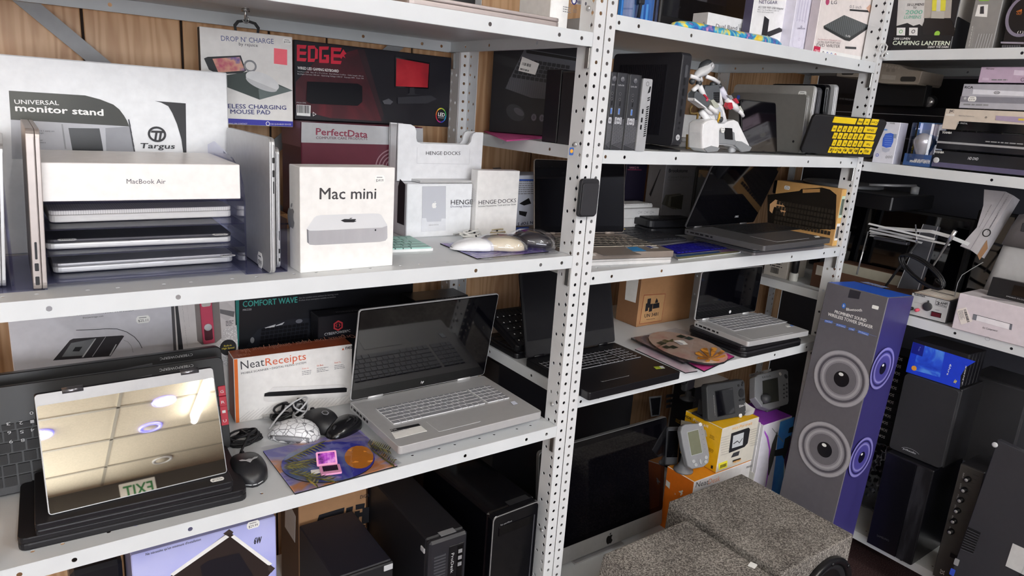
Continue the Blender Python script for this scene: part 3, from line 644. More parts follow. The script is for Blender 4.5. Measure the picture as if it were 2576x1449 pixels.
x0=t.hit(*q(300,500));x1_=t.hit(*q(895,500));tt=T(a,X,Z,-Y);m=MB();m.text(tt,'HENGE·DOCKS',q(405,403),q(795,405),9,INK,c=.0046)
for aa,bb in(((x0[0],x0[1]),(x1_[0],x0[1])),((x0[0],x0[1]),(x0[0],H2-.01)),((x1_[0],x0[1]),(x1_[0],H2-.01))):m.line(tt,aa,bb,.0008,M('#c4c5c9'),.0046)
m.build('printed_panel',r)
m=MB();f0=P(*q(350,690),1,HB.o.y+.006);tb=T(V((a.x,a.y,zt)),X,Y,Z);m.prism(tb,[(W*.16,-.002),(f0.x-a.x,f0.y-a.y),(W*.86,f0.y-a.y),(W*.97,-.002)],.0,.006,ALU,.001);m.build('foot_plate',r)
q=zf(1100,400,380/2118)
b=boxz(z2,q(520,1085),q(1098,1062),q(570,158),.035);m=b.mb(M('#f0eeec',.4),.001);f=b.front
m.text(f,'HENGE·DOCKS',q(578,638),q(1104,606),10,INK);m.text(f,'Included Accessories, Tools and User Guide',q(576,676),q(1100,645),4.4,DGREY)
l=b.left
for i in range(9):
 for j in range(13):
  if(i+j)%2==0 and abs(j-6)<7-abs(i-4)*.4:m.poly(l,ell(b.D*.15+i*b.D*.085,.088+j*.0027,.0009,.0006,6),DGREY,.0006)
m.px(b.top,[(1238,423),(1258,422),(1262,425),(1242,426)],BLK2)
carton(b,'narrow white accessories box beside the dock box',m=m)
# --- box behind, seen past the accessories box
b=boxy(1.60,(1298,470),(1420,470),(1300,441),z2,.12);b=Box(V((b.o.x,1.60,z2)),X,.16,P(1300,441,1,1.6).z-z2,.1);m=b.mb(M('#cfd4e2',.5));f=b.front
m.px(f,[(1300,451),(1360,451),(1360,455),(1300,455)],M('#2f58b8'));m.lines(f,.01,b.H*.62,b.W-.02,b.H*.9,7,GREY);m.px(f,[(1306,512),(1330,498),(1336,512),(1318,517)],BLK2);m.px(f,[(1305,530),(1326,533),(1322,545),(1306,540)],BLK2)
m.text(f,'N TOP S',(1340,556),(1302,560),7,M('#22284d'),.03);m.px(f,[(1298,572),(1330,570),(1330,581),(1298,583)],M('#3a56a8'))
carton(b,'pale blue printed box behind the narrow white accessories box',m=m)
b=Box(P(700,475,1,1.75)+V((0,0,0)),X,.14,.06,.06);b=Box(V((P(700,580,1,1.7).x,1.70,z2)),X,.027,P(705,540,1,1.7).z-z2,.1);m=b.mb(CARD);m.poly(b.front,[(0.002,b.H*.3),(b.W-.002,b.H*.3),(b.W-.002,b.H*.42),(.002,b.H*.42)],BLK2);carton(b,'brown cardboard box in the gap between the silver laptops and the white computer box',m=m)
# --- clear organizer with laptops
q=zf(0,280,760/2294)
yo=P(619,691,2,z2).y;px2=lambda x,y:P(*q(x,y),1,yo)
PR=px2(1868,1100).x;PLx=P(105.5,735.5,2,z2+.0035).x+.007;levs=[px2(1860,670).z,px2(1860,845).z,px2(1860,1015).z,px2(1870,1190).z-.002]
dep=.26;r=thing('desk_organizer','clear acrylic desk organizer with four tiers of laptops','organizer',V(((PR+PLx)/2,yo+dep/2,z2)))
def sideplate(x):
 m=MB();t=T(V((x,yo,z2)),Y,Z,-X);ht=levs[0]-z2
 o=[(0,0),(dep,0),(dep,ht+.075),(dep-.05,ht+.085),(.075,ht+.065),(.03,ht+.05),(.008,ht+.025),(0,ht)]
 m.prism(t,o,-.0015,.0015,ACRYL);return m.build('side_plate',r)
sideplate(PR);sideplate(PLx)
for z in levs:m=MB();m.box(T(V((PLx,yo,z)),X,Y,Z),.0017,PR-PLx-.0017,0,dep,-.0025,0,ACRYL,.0006);m.build('tier',r)
xr=px2(2135,1200).x+.009;m=MB();m.box(T(V((PR+.002,yo,z2)),X,Y,Z),0,xr-PR,0,dep,0,.0025,ACRYL);m.box(T(V((xr,yo,z2)),X,Y,Z),0,.003,0.0,dep,0,.10,ACRYL);m.build('side_slot',r)
m=MB();m.box(T(V((PLx-.09,yo,z2)),X,Y,Z),0,.088,0,dep,0,.0025,ACRYL);m.box(T(V((PLx-.044,yo+.03,z2)),X,Y,Z),0,.003,0,dep-.02,0.0025,.15,ACRYL);m.build('side_slot',r)
# boxed laptop on the top tier
W0=px2(1845,660).x-.003;b=Box(V((PLx+.004,yo+.004,levs[0]+.001)),X,W0-PLx-.004,px2(1840,408).z-levs[0]-.001,.225);m=b.mb(M('#f6f2ef',.35),.001);m.text(b.front,'MacBook Air',q(962,549),q(1258,550),12,M('#55535a'),-.005)
carton(b,'white MacBook Air box on the top tier of the clear organizer',m=m)
def tierlap(label,z,fl,fr,mats,dz=0,yoff=None,th=.016):
 a,c_=P(*q(*fl),2,z+.001),P(*q(*fr),2,z+.001);a.x=max(a.x,PLx+.005);u=(c_-a).normalized();W=min((c_-a).length,PR-.006-a.x)
 return slab(label,z+.001,th,None,None,.2,mats[0],mats[1],frame=T(a,u,Z.cross(u),Z),W=W,r=.012)
WV=MRAMP('woven_white_cover',[(.3,'#dedbd8'),(.7,'#f4f1ee')],'wave',90,.6,vec=(1,.3,1),dist=1)
tierlap('laptop in a white textured cover on the second tier of the organizer',levs[1],(378,848),(1806,798),(M('#d9d7d5',.5),WV),th=.019)
t2=tierlap('closed laptop with dark lid and two price tags on the third tier',levs[2],(345,1053),(1764,990),(ALU,M('#3a3940',.4,.3)))
t3=tierlap('closed silver laptop with one price tag on the bottom tier',levs[3],(405,1232),(1786,1140),(ALU,M('#b2b1b3',.36,.55)))
for(rt,t,W),(x0,x1),L in((t2,(985,1220),((510,978),(1672,938))),(t3,(1035,1255),((1730,1098),))):
 k=t.at(0,0,.0165)
 for p in L:
  o=T(t(0,0,.0165),t.u,t.v,t.w);sticker(rt,o,q(*p),.026,.014,'$449.99')
 m=MB();fr_=T(t.o,t.u,Z,-t.v);a,c_=fr_.hit(*q(x0,1000))[0],fr_.hit(*q(x1,1000))[0];m.prism(fr_,[(a,.0095),(a+.006,.0066),(c_-.006,.0066),(c_,.0095)],-.0005,.0006,M('#f0f0f2',.4));m.build('notch_highlight',rt)  # pale strip: highlight in the finger notch, put in as colour
 # laptops standing on edge
def standing(label,pbl,pbr,ptl,D,z,mat,lidside='right',portrows=(),thick=None,r=.012,group=None):
 a,c_=P(*pbl,2,z),P(*pbr,2,z);th=thick or(c_-a).length;u=X;t0=T(a,X,Z,-Y);h=t0.hit(*ptl);v=(X*h[0]+Z*h[1]).normalized();H=math.hypot(*h)
 w_=v.cross(Y);root=thing('laptop',label,'laptop',a+u*th/2+Y*D/2,group);t=T(a,Y,v,-w_ if w_.dot(X)>0 else w_) # t.w points to -x
 s0,s1=(0,.62)if lidside=='right' else(.38,1)
 m=MB();m.prism(t,rr(D,H,r),-th*s1,-th*s0,mat,.0015);
 fr_=T(a,-t.w,v,-Y)
 for(y0,hh_,ww)in portrows:m.prism(fr_,rr(th*ww,H*hh_,.001,2,th*(s0+s1)/2-th*ww/2,H*y0),.0,.0004,BLK)
 m.build('base',root)
 m=MB();g0,g1=(s1+.04,1)if lidside=='right' else(0,s0-.04);m.prism(t,rr(D,H,r),-th*g1,-th*g0,mat,.001);m.build('lid',root)
 return root,t,H
SV=M('#b3aaa6',.38,.5);SV2=M('#bcbcbd',.36,.55)
P1=((.035,.055,.3),(.125,.05,.3),(.20,.11,.18))
standing('silver laptop standing on edge at the left of the organizer, price side hidden',(85,731),(105.5,735.5),(62,323),.27,z2+.0035,SV,'right',P1)
standing('silver laptop standing on edge, cut off by the left edge of the photo',(-14,724),(15,723),(-24,360),.25,z2+.004,SV2,'right',((.06,.06,.35),(.15,.035,.3),(.2,.035,.3),(.26,.05,.3),(.335,.012,.3)))
s1,st,sh=standing('silver laptop with price tag standing on edge at the right of the organizer',q(2056,1237),q(2091,1232),q(2046,200),P(512,308,0,P(*q(2056,1237),2,z2).x).y-yo if False else.295,z2+.0035,SV2,'left',((.82,.04,.45),(.72,.05,.4),(.60,.09,.2)))
sticker(s1,T(st.o,-st.u,st.v,st.w),q(1978,1130),.03,.03,'$799.99')
standing('silver laptop on edge behind the right-hand standing laptop',q(2104,1195),q(2124,1190),q(2092,275),.25,z2+.0035,SV2,'left',((.24,.08,.2),(.13,.04,.4),(.06,.03,.4)))
# --- mint keyboard, purple mouse pad and mice
q=zf(720,600,780/2576)
pf=P(*q(1228,105),2,z2);pb=P(*q(1040,5),2,z2);v=(pb-pf).normalized();u=v.cross(Z);W=.29;t=T(pf-u*W,u,v,Z);D=(pb-pf).length
MINT=M('#a5cfc6',.5);keyboard('white keyboard with mint green keys behind the white computer box',t,W,D,.007,M('#f0f1f1',.4),MINT,[[1]*15]+ROWS[1:5],False,.006,r=.006,keyh=.003)
q=zf(1100,400,380/2118)
PUR=MRAMP('purple_pad_print',[(.25,'#3b3a86'),(.42,'#8f8ad6'),(.5,'#d9d4f2'),(.6,'#7b5fc8'),(.72,'#b66bdc'),(.85,'#46408f')],'noise',14,.3,dist=2)
pts=[P(*p,2,z2)for p in(q(40,1195),q(560,1408),q(1560,1310),q(1050,1150))]
m=MB();t=T(pts[0],X,Y,Z);pl=[((p-pts[0]).x,(p-pts[0]).y)for p in pts];m.prism(t,pl,.0,.0025,BLK2,top=PUR);pad=m.build('mouse_pad',label='purple and blue mouse pad under three mice at the shelf front',cat='mouse pad')
m=MB();pf2=[((p-pts[0]).x,(p-pts[0]).y)for p in(P(*q(15,1180),2,z2),P(*q(660,1432),2,z2),P(*q(1770,1335),2,z2),P(*q(1160,1130),2,z2))];m.sheet(t,pf2,FILM,14,lambda x,y:.0034+.0012*math.sin(x*31+y*17)*math.sin(y*23));m.build('clear_wrapper',pad)
zp=z2+.0042
r,t,hf=mouse('white low mouse on the left of the purple mouse pad',q(508,1262),zp,math.radians(160),.112,.058,.024,M('#f4f4f6',.25),parts=False,flat=1)
m=MB();apple(m,t.at(0,-.02,hf(-.02)+.0005),0,0,.008,M('#d5d5d8'));m.build('emblem',r);m=MB();m.loft([[t(x*.0285*k,y*.055*k,c)for x,y in ell(0,0,1,1,20)]for k,c in((.86,0.0),(.96,.003),(1.0,.0055))],DGREY);m.build('base_plate',r)
CREAM=M('#efe3c6',.45);r,t,hf=mouse('cream mouse in clear plastic in the middle of the purple pad',q(880,1262),zp,math.radians(150),.115,.058,.03,CREAM,wheel=GREY,parts=True)
def wrapmouse(r,t,L,W,Hh):
 m=MB();m.loft([[t(W*math.cos(math.radians(a))*k,L*s,max(.0003,Hh*k*(math.sin(math.radians(a)))**.8))for a in range(0,181,15)]for s,k in((-1,.25),(-.92,.62),(-.7,.86),(-.3,1),(.1,1),(.5,.92),(.85,.65),(1,.3))],FILM,cap=False);m.build('clear_wrapper',r)
wrapmouse(r,t,.066,.036,.038)
r,t,hf=mouse('dark grey mouse in clear plastic on the right of the purple pad',q(1312,1222),zp,math.radians(140),.10,.054,.034,M('#2c2b30',.35));wrapmouse(r,t,.062,.035,.044)
WC=M('#eeeeea',.45);r,t=coil('white coiled usb cable beside the narrow white box',q(480,1108),z2,.035,.012,WC,.0022,5,.3,None,name='usb_cable',sq=.014)
m=MB();p=P(*q(330,1045),2,z2+.012);tt=T(p,V((-.86,.1,-.1)),V((.1,.9,0)));m.box(tt,-.012,.006,-.006,.006,-.003,.003,WC,.001);m.box(tt,.006,.019,-.0055,.0055,-.0022,.0022,STEEL,.0005);m.build('usb_plug',r)
coil('tan coiled cord behind the cream mouse',q(820,1068),z2,.03,.01,M('#b7a888',.6),.0016,5,-.25,None,name='cord_bundle',sq=.012)
# ================================================================ bay A, lower shelf
# --- boxes at the back
q=zf(0,720,460/2576)
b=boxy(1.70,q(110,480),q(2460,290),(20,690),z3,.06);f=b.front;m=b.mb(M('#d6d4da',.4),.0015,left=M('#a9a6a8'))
m.text(f,'LAPTOP AND TABLET TRAY WITH BUILT-IN CHARGER',q(700,447),q(1885,345),5,INK,.01);m.text(f,'Sharperimage.com',q(1165,455),q(1455,428),4,DGREY)
m.px(f,[q(*p)for p in((745,1045),(985,760),(1030,738),(1720,692),(1750,700),(1560,985))],M('#39363a',.35));m.px(f,[q(*p)for p in((870,995),(1000,800),(1340,735),(1345,750),(1170,975))],M('#7b7d80',.3))
m.px(f,[q(*p)for p in((1150,1000),(1340,735),(1356,735),(1175,1000))],LGREY);m.px(f,[q(*p)for p in((1295,990),(1485,710),(1492,710),(1305,990))],LGREY);m.px(f,[q(*p)for p in((1535,975),(1630,815),(1645,815),(1560,975))],LGREY);m.px(f,[q(*p)for p in((1020,915),(1060,855),(1160,850),(1115,915))],BLK2)
ar=[f.hit(*q(*p))for p in((1070,618),(1300,610),(1500,598),(1650,600),(1780,640),(1890,710),(1960,790),(2000,870))]
for a,c_ in zip(ar,ar[1:]):m.line(f,a,c_,.0012,DGREY)
ar=[f.hit(*q(*p))for p in((1740,755),(1800,780),(1850,840),(1875,930))]
for a,c_ in zip(ar,ar[1:]):m.line(f,a,c_,.0007,GREY)
bx=carton(b,'white laptop tray box at the back left of the lower shelf',m=m);sticker(bx,f,q(2015,465),.028,.017,'$25.11')
q=zf(440,740,480/2046)
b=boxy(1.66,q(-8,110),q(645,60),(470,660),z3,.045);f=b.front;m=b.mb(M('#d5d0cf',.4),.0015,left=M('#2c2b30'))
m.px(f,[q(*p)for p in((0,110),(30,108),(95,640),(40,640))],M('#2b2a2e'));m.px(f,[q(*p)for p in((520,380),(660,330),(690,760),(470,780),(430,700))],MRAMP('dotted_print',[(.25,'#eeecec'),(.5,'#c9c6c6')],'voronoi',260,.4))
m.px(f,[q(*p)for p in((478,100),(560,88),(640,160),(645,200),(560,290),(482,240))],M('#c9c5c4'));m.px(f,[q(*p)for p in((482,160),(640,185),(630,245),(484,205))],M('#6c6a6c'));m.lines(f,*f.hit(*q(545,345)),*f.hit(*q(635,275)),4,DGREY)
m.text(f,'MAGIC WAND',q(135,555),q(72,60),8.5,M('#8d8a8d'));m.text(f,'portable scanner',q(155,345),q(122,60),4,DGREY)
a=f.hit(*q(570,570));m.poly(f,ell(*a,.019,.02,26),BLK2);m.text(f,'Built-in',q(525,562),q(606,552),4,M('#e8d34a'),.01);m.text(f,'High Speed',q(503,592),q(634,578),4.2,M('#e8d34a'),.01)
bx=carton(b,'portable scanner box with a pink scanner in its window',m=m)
win=[f.hit(*q(*p))for p in((205,40),(470,30),(500,470),(440,520),(290,540),(240,500))];mm=MB();mm.prism(f,win,.0006,.001,M('#8e8886',.3,.3));mm.build('window_tray',bx)
mm=MB();cl=[f.hit(*q(*p))for p in((318,20),(330,180),(342,340),(356,470),(360,520))];tt=T(f(*cl[-1],.001),f.v,f.u,f.w);PK=M('#d4556f',.3,.3)
L=math.dist(cl[0],cl[-1]);e=(V(cl[0])-V(cl[-1])).normalized();tt=T(f(*cl[-1],.001),f.u*e.x+f.v*e.y,f.u*e.y-f.v*e.x,f.w);tt=T(tt.o,tt.u,tt.w.cross(tt.u),tt.w)
mm.prism(tt,rr(L,.026,.004,3,0,-.013),0,.008,PK,.002);mm.build('scanner_body',bx)
mm=MB();mm.lathe(tt.at(L*.36,0,.008),[(.0085,0),(.0085,.0012),(.0075,.0018),(0,.0018)],LGREY,20);mm.build('scanner_button',bx);mm=MB();mm.prism(tt,rr(.024,.02,.004,3,L*.8,-.01),.0078,.0085,M('#c9c6c2',.2));mm.prism(tt,rr(.03,.018,.004,3,L*.08,-.009),.0078,.0084,M('#4a1020'));mm.build('scanner_display',bx)
b=boxy(1.72,q(655,60),(1040,710),(600,640),z3,.1);f=b.front;m=b.mb(M('#16171d',.35),.0015,left=M('#2e8f88',.4));TEAL=M('#3fa79c',.4)
m.px(f,[q(*p)for p in((650,60),(688,58),(686,560),(670,560))],M('#2e8f88',.4));m.text(f,'COMFORT WAVE',q(728,138),q(1312,88),15,TEAL,.015);m.text(f,'MK550',q(728,180),q(820,172),5,LGREY)
m.text(f,'Get the comfort curve without the learning curve',q(1330,48),q(1750,5),3.6,GREY);m.text(f,"Profitez d'une conception ondulée et intuitive",q(1330,74),q(1722,34),3.6,GREY)
m.px(f,[q(*p)for p in((770,560),(830,450),(900,370),(1060,310),(1250,265),(1480,255),(1500,470),(1000,560))],M('#23252d',.3))
a,c_=f.hit(*q(905,520)),f.hit(*q(1470,440));kt=f.at(*a,.0016,math.atan2(c_[1]-a[1],c_[0]-a[0]))
for i in range(11):
 for j in range(5):m.poly(kt,rr(.0095,.0078,.0015,2,i*.0112+j*.0015,j*.0098-.01),M('#0d0d13',.3),.0001)
for k in range(2):m.px(f,[q(960+120*k,360-25*k),q(1080+95*k,322-26*k),q(1065+85*k,352-26*k),q(975+105*k,366-24*k)],LGREY)
a=f.hit(*q(1330,288));m.poly(f,ell(*a,.009,.0055),M('#6b6d75',.3));a=f.hit(*q(828,492));m.poly(f,ell(*a,.005,.008),GREY)
carton(b,'black and teal Comfort Wave keyboard set box at the back',m=m)
b=Box(V((P(*q(1535,250),1,1.65).x,1.65,z3)),X,.155,P(*q(1535,245),1,1.65).z-z3,.055);f=b.front;m=b.mb(M('#121118',.4),.0015)
a=f.hit(*q(1748,335));R6=M('#b5323c')
for k in range(6):p1,p2=ell(*a,.0135,.0135,6,30),ell(*a,.0095,.0095,6,30);m.poly(f,[ell(*a,.0145,.0145,6,30,390)[k],ell(*a,.0145,.0145,6,30,390)[(k+1)%6],ell(*a,.0098,.0098,6,30,390)[(k+1)%6],ell(*a,.0098,.0098,6,30,390)[k]],R6,.002)
m.poly(f.at(*a),[(-.007,.0),(-.002,.006),(-.002,.003),(-.004,0),(-.002,-.003),(-.002,-.006)],R6);m.poly(f.at(*a),[(.007,.0),(.002,-.006),(.002,-.003),(.004,0),(.002,.003),(.002,.006)],R6)
m.text(f,'CYBERPOWERPC',q(1603,445),q(1880,402),6.5,LGREY);m.text(b.top,'MULTIMEDIA',q(1955,168),q(1710,190),3.4,GREY);m.text(b.top,'GAMING KEYBOARD',q(1945,155),q(1570,200),3.4,DGREY);m.text(b.left,'CYBERPOWER',q(1478,450),q(1490,320),4,GREY)
carton(b,'black gaming keyboard box with red hexagon emblem behind the orange box',m=m)
a=P(1045,757,1,1.63);b=Box(V((a.x,1.63,z3)),X,P(1178,745,1,1.63).x-a.x,a.z-z3,.085);b.W=min(b.W,.2);m=b.mb(M('#141319',.4),.0015);m.text(b.top,'CYBERPOWER',(1145,745),(1092,753),5,GREY);carton(b,'black box with upside-down lettering behind the silver laptop screen',m=m)
b=boxz(z3,q(648,1386),q(1895,1170),q(640,695),.06);f=b.front;m=b.mb(M('#eeebe8',.35),.0015,top=M('#a4502e',.4),left=M('#9c4a2c',.4))
m.poly(f,[(.0015,.001),(.009,.001),(.009,b.H-.001),(.0015,b.H-.001)],M('#e8742c',.4));OR=M('#d9613b',.4)
m.text(f,'Neat',q(708,808),q(960,766),21,M('#3c3b40'));m.text(f,'Receipts',q(972,768),q(1405,700),19,OR);m.text(f,'MOBILE SCANNER • DIGITAL FILING SYSTEM',q(710,860),q(1405,742),5,DGREY)
m.text(f,'neat',q(1828,592),q(1925,578),10,INK,.012);m.px(f,[q(1795,585),q(1805,575),q(1812,597),q(1790,600)],OR)
for k,x in enumerate((1362,1520,1708)):y_=805-32*k;m.text(f,('Scan in','Get Back','Send To')[k],q(x,y_),q(x+70,y_-8),3.6,OR);a,c_=f.hit(*q(x,y_+68)),f.hit(*q(x+130,y_+8));m.lines(f,a[0],a[1],c_[0],a[1]+.013,3,GREY,.35)
m.px(f,[q(*p)for p in((955,1095),(960,1062),(1005,1048),(1820,998),(1842,1005),(1840,1045),(1780,1062))],M('#17161a',.3));m.px(f,[q(*p)for p in((948,1100),(1840,1048),(1865,1050),(1862,1080),(1780,1108),(1000,1152),(955,1140))],M('#dcd9d7'));m.px(f,[q(*p)for p in((1000,1040),(1050,995),(1800,965),(1840,995),(1010,1045))],M('#e3e0de'))
for k in range(26):
 a=f.hit(*q(660+k*48,1375-k*8.5));m.line(f,(a[0],.004),(a[0]+.03+.0008*k,.026+.0009*k),.0006,M('#b4b0b0'),.0004)
m.text(b.top,'Organize your paper, simplify your life.',q(1905,440),q(672,605),9,M('#d59a80'));m.text(b.top,'neat',q(790,640),q(660,660),8,M('#d59a80'))
carton(b,'white and rust-orange NeatReceipts scanner box behind the mice',m=m);NB=b
# --- three gaming keyboards leaning in a fan, upside down
XR=P(575,1010,1,1.43).x
for i,(yb,yt,ztop,xr)in enumerate(((1.62,1.64,P(525,886,1,1.64).z,P(535,890,1,1.64).x),(1.55,1.585,P(150,918,1,1.585).z,P(552,925,1,1.585).x),(1.478,1.53,P(150,950,1,1.53).z,P(556,960,1,1.53).x))):
 v=V((0,yt-yb,ztop-z3));D=v.length;o=V((xr-.46,yb,z3));t=T(o,X,v);lab=['black gaming keyboard upside down, rearmost of the three behind the mirror-like laptop','black gaming keyboard upside down, middle one of the three behind the mirror-like laptop','black gaming keyboard with red side keys, front one of the three behind the mirror-like laptop'][i]
 r=keyboard(lab,t,.46,D,.024,BLK,BLK2,ROWS[::-1],True,.014,top=.055,name='gaming_keyboard',group='stacked gaming keyboards',r=.012)
 m=MB();tt=t.at(0,0,.0245);y1=D-.022
 pa=[((380,893)),((552,918)),((548,958))][i];m.text(tt,'CYBERPOWERPC',(.40,D-.008),(.335,D-.008),.0055,LGREY,uv=True);m.poly(tt,[(.24,D-.03),(.32,D-.022),(.32,D-.017),(.25,D-.022)],M('#55555a',.3));m.build('wrist_rest',r)
 if i==2:
  m=MB();hs=[tt.hit(*zf(440,740,480/2046)(*p))for p in((480,1040),(505,1150),(530,1250),(555,1345))]
  for(a,c_),s in zip(hs,'GRIU'):m.box(tt,.443,.4585,c_-.011,c_+.011,0,.004,M('#c3263c',.4),.001);m.text(tt,s,(.447,c_-.004),(.454,c_-.004),.006,WHITE,uv=True,c=.0045)
  m.build('red_side_keys',r)
  m=MB();s_=zf(0,880,300/1279);nk=M('#22222a',.4)
  for lab_,x,y in(('3',90,790),('6',100,885),('9',118,980),('2',225,780),('5',235,875),('8',245,965),('0',338,675),('1',345,765),('4',348,855)):a=tt.hit(*s_(x,y));m.text(tt,lab_,(a[0]+.003,a[1]+.003),(a[0]-.003,a[1]+.003),.006,LGREY,uv=True,c=.005)
  m.build('key_legends',r)
  # --- two closed black laptops with a convertible in tent pose on top
q=zf(0,1180,.2795)
DK=M('#1a191d',.38,.2);lower=slab('large closed black laptop, bottom one under the mirror-screened convertible',z3,.024,q(165,758),q(2232,278),.20,DK,DK,r=.014,split=.55)
zz=z3+.0245;up=slab('closed black laptop in the middle of the stack under the mirror-screened convertible',zz,.022,q(322,612),q(2106,202),.19,M('#17161a',.35),M('#1f1e22',.34,.2),r=.006,split=.5)
sticker(up[0],T(up[1](0,0,.022),up[1].u,up[1].v,up[1].w),q(1955,97),.024,.013,'$119.99')
zt=zz+.0228;B1,B2=P(122,1298,2,zt),P(572.5,1189,2,zt);u=(B2-B1).normalized();W=(B2-B1).length;d=Z.cross(u)
h=T(B1,d,Z,u).hit(85,994);v=(d*h[0]+Z*h[1]);HT=v.length;v.normalize();t=T(B1,u,v)
r=thing('laptop','convertible laptop in tent pose, its glossy screen mirroring the ceiling','laptop',B1+u*W/2+d*.08)
MIR=M('#dcd8cf',.015,1,name='mirror_screen',var=.01)
m=MB();m.prism(t,rr(W,HT,.006),-.007,0,M('#a4a4a6',.35,.3),.001);lid=m.build('screen_lid',r)
m=MB();m.prism(t,rr(W-.004,HT-.022,.003,3,.002,.002),.0002,.001,MIR);m.build('display_panel',lid)
m=MB();hb=v*HT+B1;bd=(d*.62-Z*.78).normalized();L_=min(.104,(hb.z-zt-.002)/.78*.98);bt=T(hb+d*.008,u,bd);m.prism(bt,rr(W,L_,.006),-.008,.0,DK,.001);m.build('base',r)
for x in(.14,.80):m=MB();m.tube([t(W*x,HT-.001,-.004),t(W*(x+.11),HT-.001,-.004)],.0065,M('#77767a',.25,.8),10);m.build('hinge',r)
TENT=t
# --- mice, cables, palm-tree mouse pad
q=zf(540,980,480/2484)
r,t,hf=mouse('black mouse with a silver bat emblem beside the convertible laptop',q(425,1080),z3,math.radians(88),.128,.072,.036,M('#29292c',.4,.1),side=M('#3a3a3d',.4))
def onmouse(t,hf,pts,mat,name,root):m=MB();m.add([t(x,y,hf(y)*(1-abs(x)*7*abs(x)*7*.3)+.0022)for x,y in pts],[tuple(range(len(pts)))],mat);return m.build(name,root)
SLV=M('#c9c9cb',.35,.3);bat=[(0,.003),(.006,.001),(.012,.006),(.019,.005),(.016,.0),(.010,-.002),(.006,-.004),(0,-.011),(-.006,-.004),(-.010,-.002),(-.016,0),(-.019,.005),(-.012,.006),(-.006,.001)]
onmouse(t,hf,[(x,y-.018)for x,y in bat],SLV,'bat_emblem',r)
m=MB();m.tube([t(.035*math.cos(a),.064*math.sin(a),.006)for a in[math.radians(200+14*k)for k in range(11)]],.0012,LGREY,6);m.build('light_strip',r)
coil('bundled black mouse cable beside the red side keys',q(390,690),z3,.04,.022,BLK2,.0026,6,.2,tail=t(0,.064,.01),name='cable_coil',sq=.02)
CRK=MRAMP('crackle_print',[(.0,'#77777b'),(.045,'#8d8d91'),(.07,'#eeeef0'),(1,'#f3f3f5')],'voronoi',60,.4)
def crackle():
 m,nt,b,nn,ln=nodes('crackle_shell');tc=nn('ShaderNodeTexCoord');vo=nn('ShaderNodeTexVoronoi');vo.feature='DISTANCE_TO_EDGE';vo.inputs['Scale'].default_value=70;ln(tc.outputs['Object'],vo.inputs['Vector'])
 r_=nn('ShaderNodeValToRGB');r_.color_ramp.elements[0].color=lin('#6d6d72');r_.color_ramp.elements[1].color=lin('#f1f1f3');r_.color_ramp.elements[0].position=.02;r_.color_ramp.elements[1].position=.05
 ln(vo.outputs['Distance'],r_.inputs[0]);ln(r_.outputs[0],b.inputs['Base Color']);b.inputs['Roughness'].default_value=.35;return m
r,t,hf=mouse('white gaming mouse with a crackle pattern',q(1030,620),z3,math.radians(140),.122,.070,.040,crackle(),wheel=GREY,side=M('#9a9a9e',.45));TW=t
r,t,hf=mouse('black gaming mouse with a hexagon emblem behind the white one',q(1375,470),z3,math.radians(100),.120,.070,.040,M('#1d1d20',.45));TB=t
onmouse(t,hf,[(x,y-.022)for x,y in ell(0,0,.009,.010,6,30,390)],M('#8d8d92'),'hexagon_emblem',r);onmouse(t,hf,[(x,y-.022)for x,y in ell(0,0,.0062,.007,6,30,390)],M('#1d1d20'),'hexagon_emblem',r)
mouse('small glossy black wireless mouse in front of the silver laptop',q(1680,545),z3,math.radians(208),.108,.060,.032,M('#131316',.2))
coil('black usb cable bundle behind the white crackle mouse',q(960,370),z3,.05,.02,BLK2,.0028,5,.5,tail=TB(0,.058,.012),name='cable_coil',sq=.03)
r,_=coil('light grey braided cable bundle by the white mouse',q(1115,372),z3+.006,.034,.016,M('#c2c2c4',.5),.0022,5,1.1,tail=TW(0,.058,.014),name='cable_coil',sq=.034)
m=MB();p=P(*q(720,350),2,z3+.01);tt=T(p,V((-.9,.25,0)),V((.25,.9,0)));m.box(tt,-.03,0,-.008,.008,-.004,.004,BLK2,.002);m.box(tt,0,.016,-.006,.006,-.0025,.0025,STEEL,.0006);m.build('usb_plug',r)
def pad_palm(name='palm'):
 return MRAMP('sunset_pad_print',[(.2,'#4a46b8'),(.4,'#7d79dc'),(.5,'#c9bfe8'),(.58,'#f2b07e'),(.7,'#f08f4e'),(.85,'#d97b62')],'noise',7,.3,vec=(1,1.6,1),dist=1.2)
pts=[P(*p,2,z3)for p in(q(630,815),q(1045,1370),q(2380,1005),q(1880,530))];m=MB();t=T(pts[0],X,Y,Z);pl=[((p-pts[0]).x,(p-pts[0]).y)for p in pts]
m.prism(t,pl,.0,.003,BLK2,top=pad_palm());oc=[P(*q(1475,945),2,z3+.0045)];ctr=((oc[0]-pts[0]).x,(oc[0]-pts[0]).y)
GRN,BLU,ORG=M('#6d6a2c',.35),M('#3438c4',.3),M('#f6a03c',.3)
oval=[(lambda p:((p-pts[0]).x,(p-pts[0]).y))(P(*q(1475+610*math.cos(math.radians(a)),945+262*math.sin(math.radians(a))-45*math.cos(math.radians(a))),2,z3+.0045))for a in range(360,0,-12)]
m2=MB();OV=MRAMP('sky_pad_print',[(.25,'#3a3fc0'),(.45,'#5d5fd8'),(.55,'#9ab0d8'),(.68,'#f2a868'),(.85,'#f59a35')],'noise',5,.25,vec=(1.6,.7,1),dist=.8,rot=.5);
pad=m.build('mouse_pad',label='sunset and palm tree mouse pad in clear wrap by the bat mouse',cat='mouse pad')
m2.prism(t,oval,.0032,.0052,BLK2,top=OV);m2.lay=.0053;w_=lambda x,y:(lambda p:((p-pts[0]).x,(p-pts[0]).y))(P(*q(x,y),2,z3+.0053))
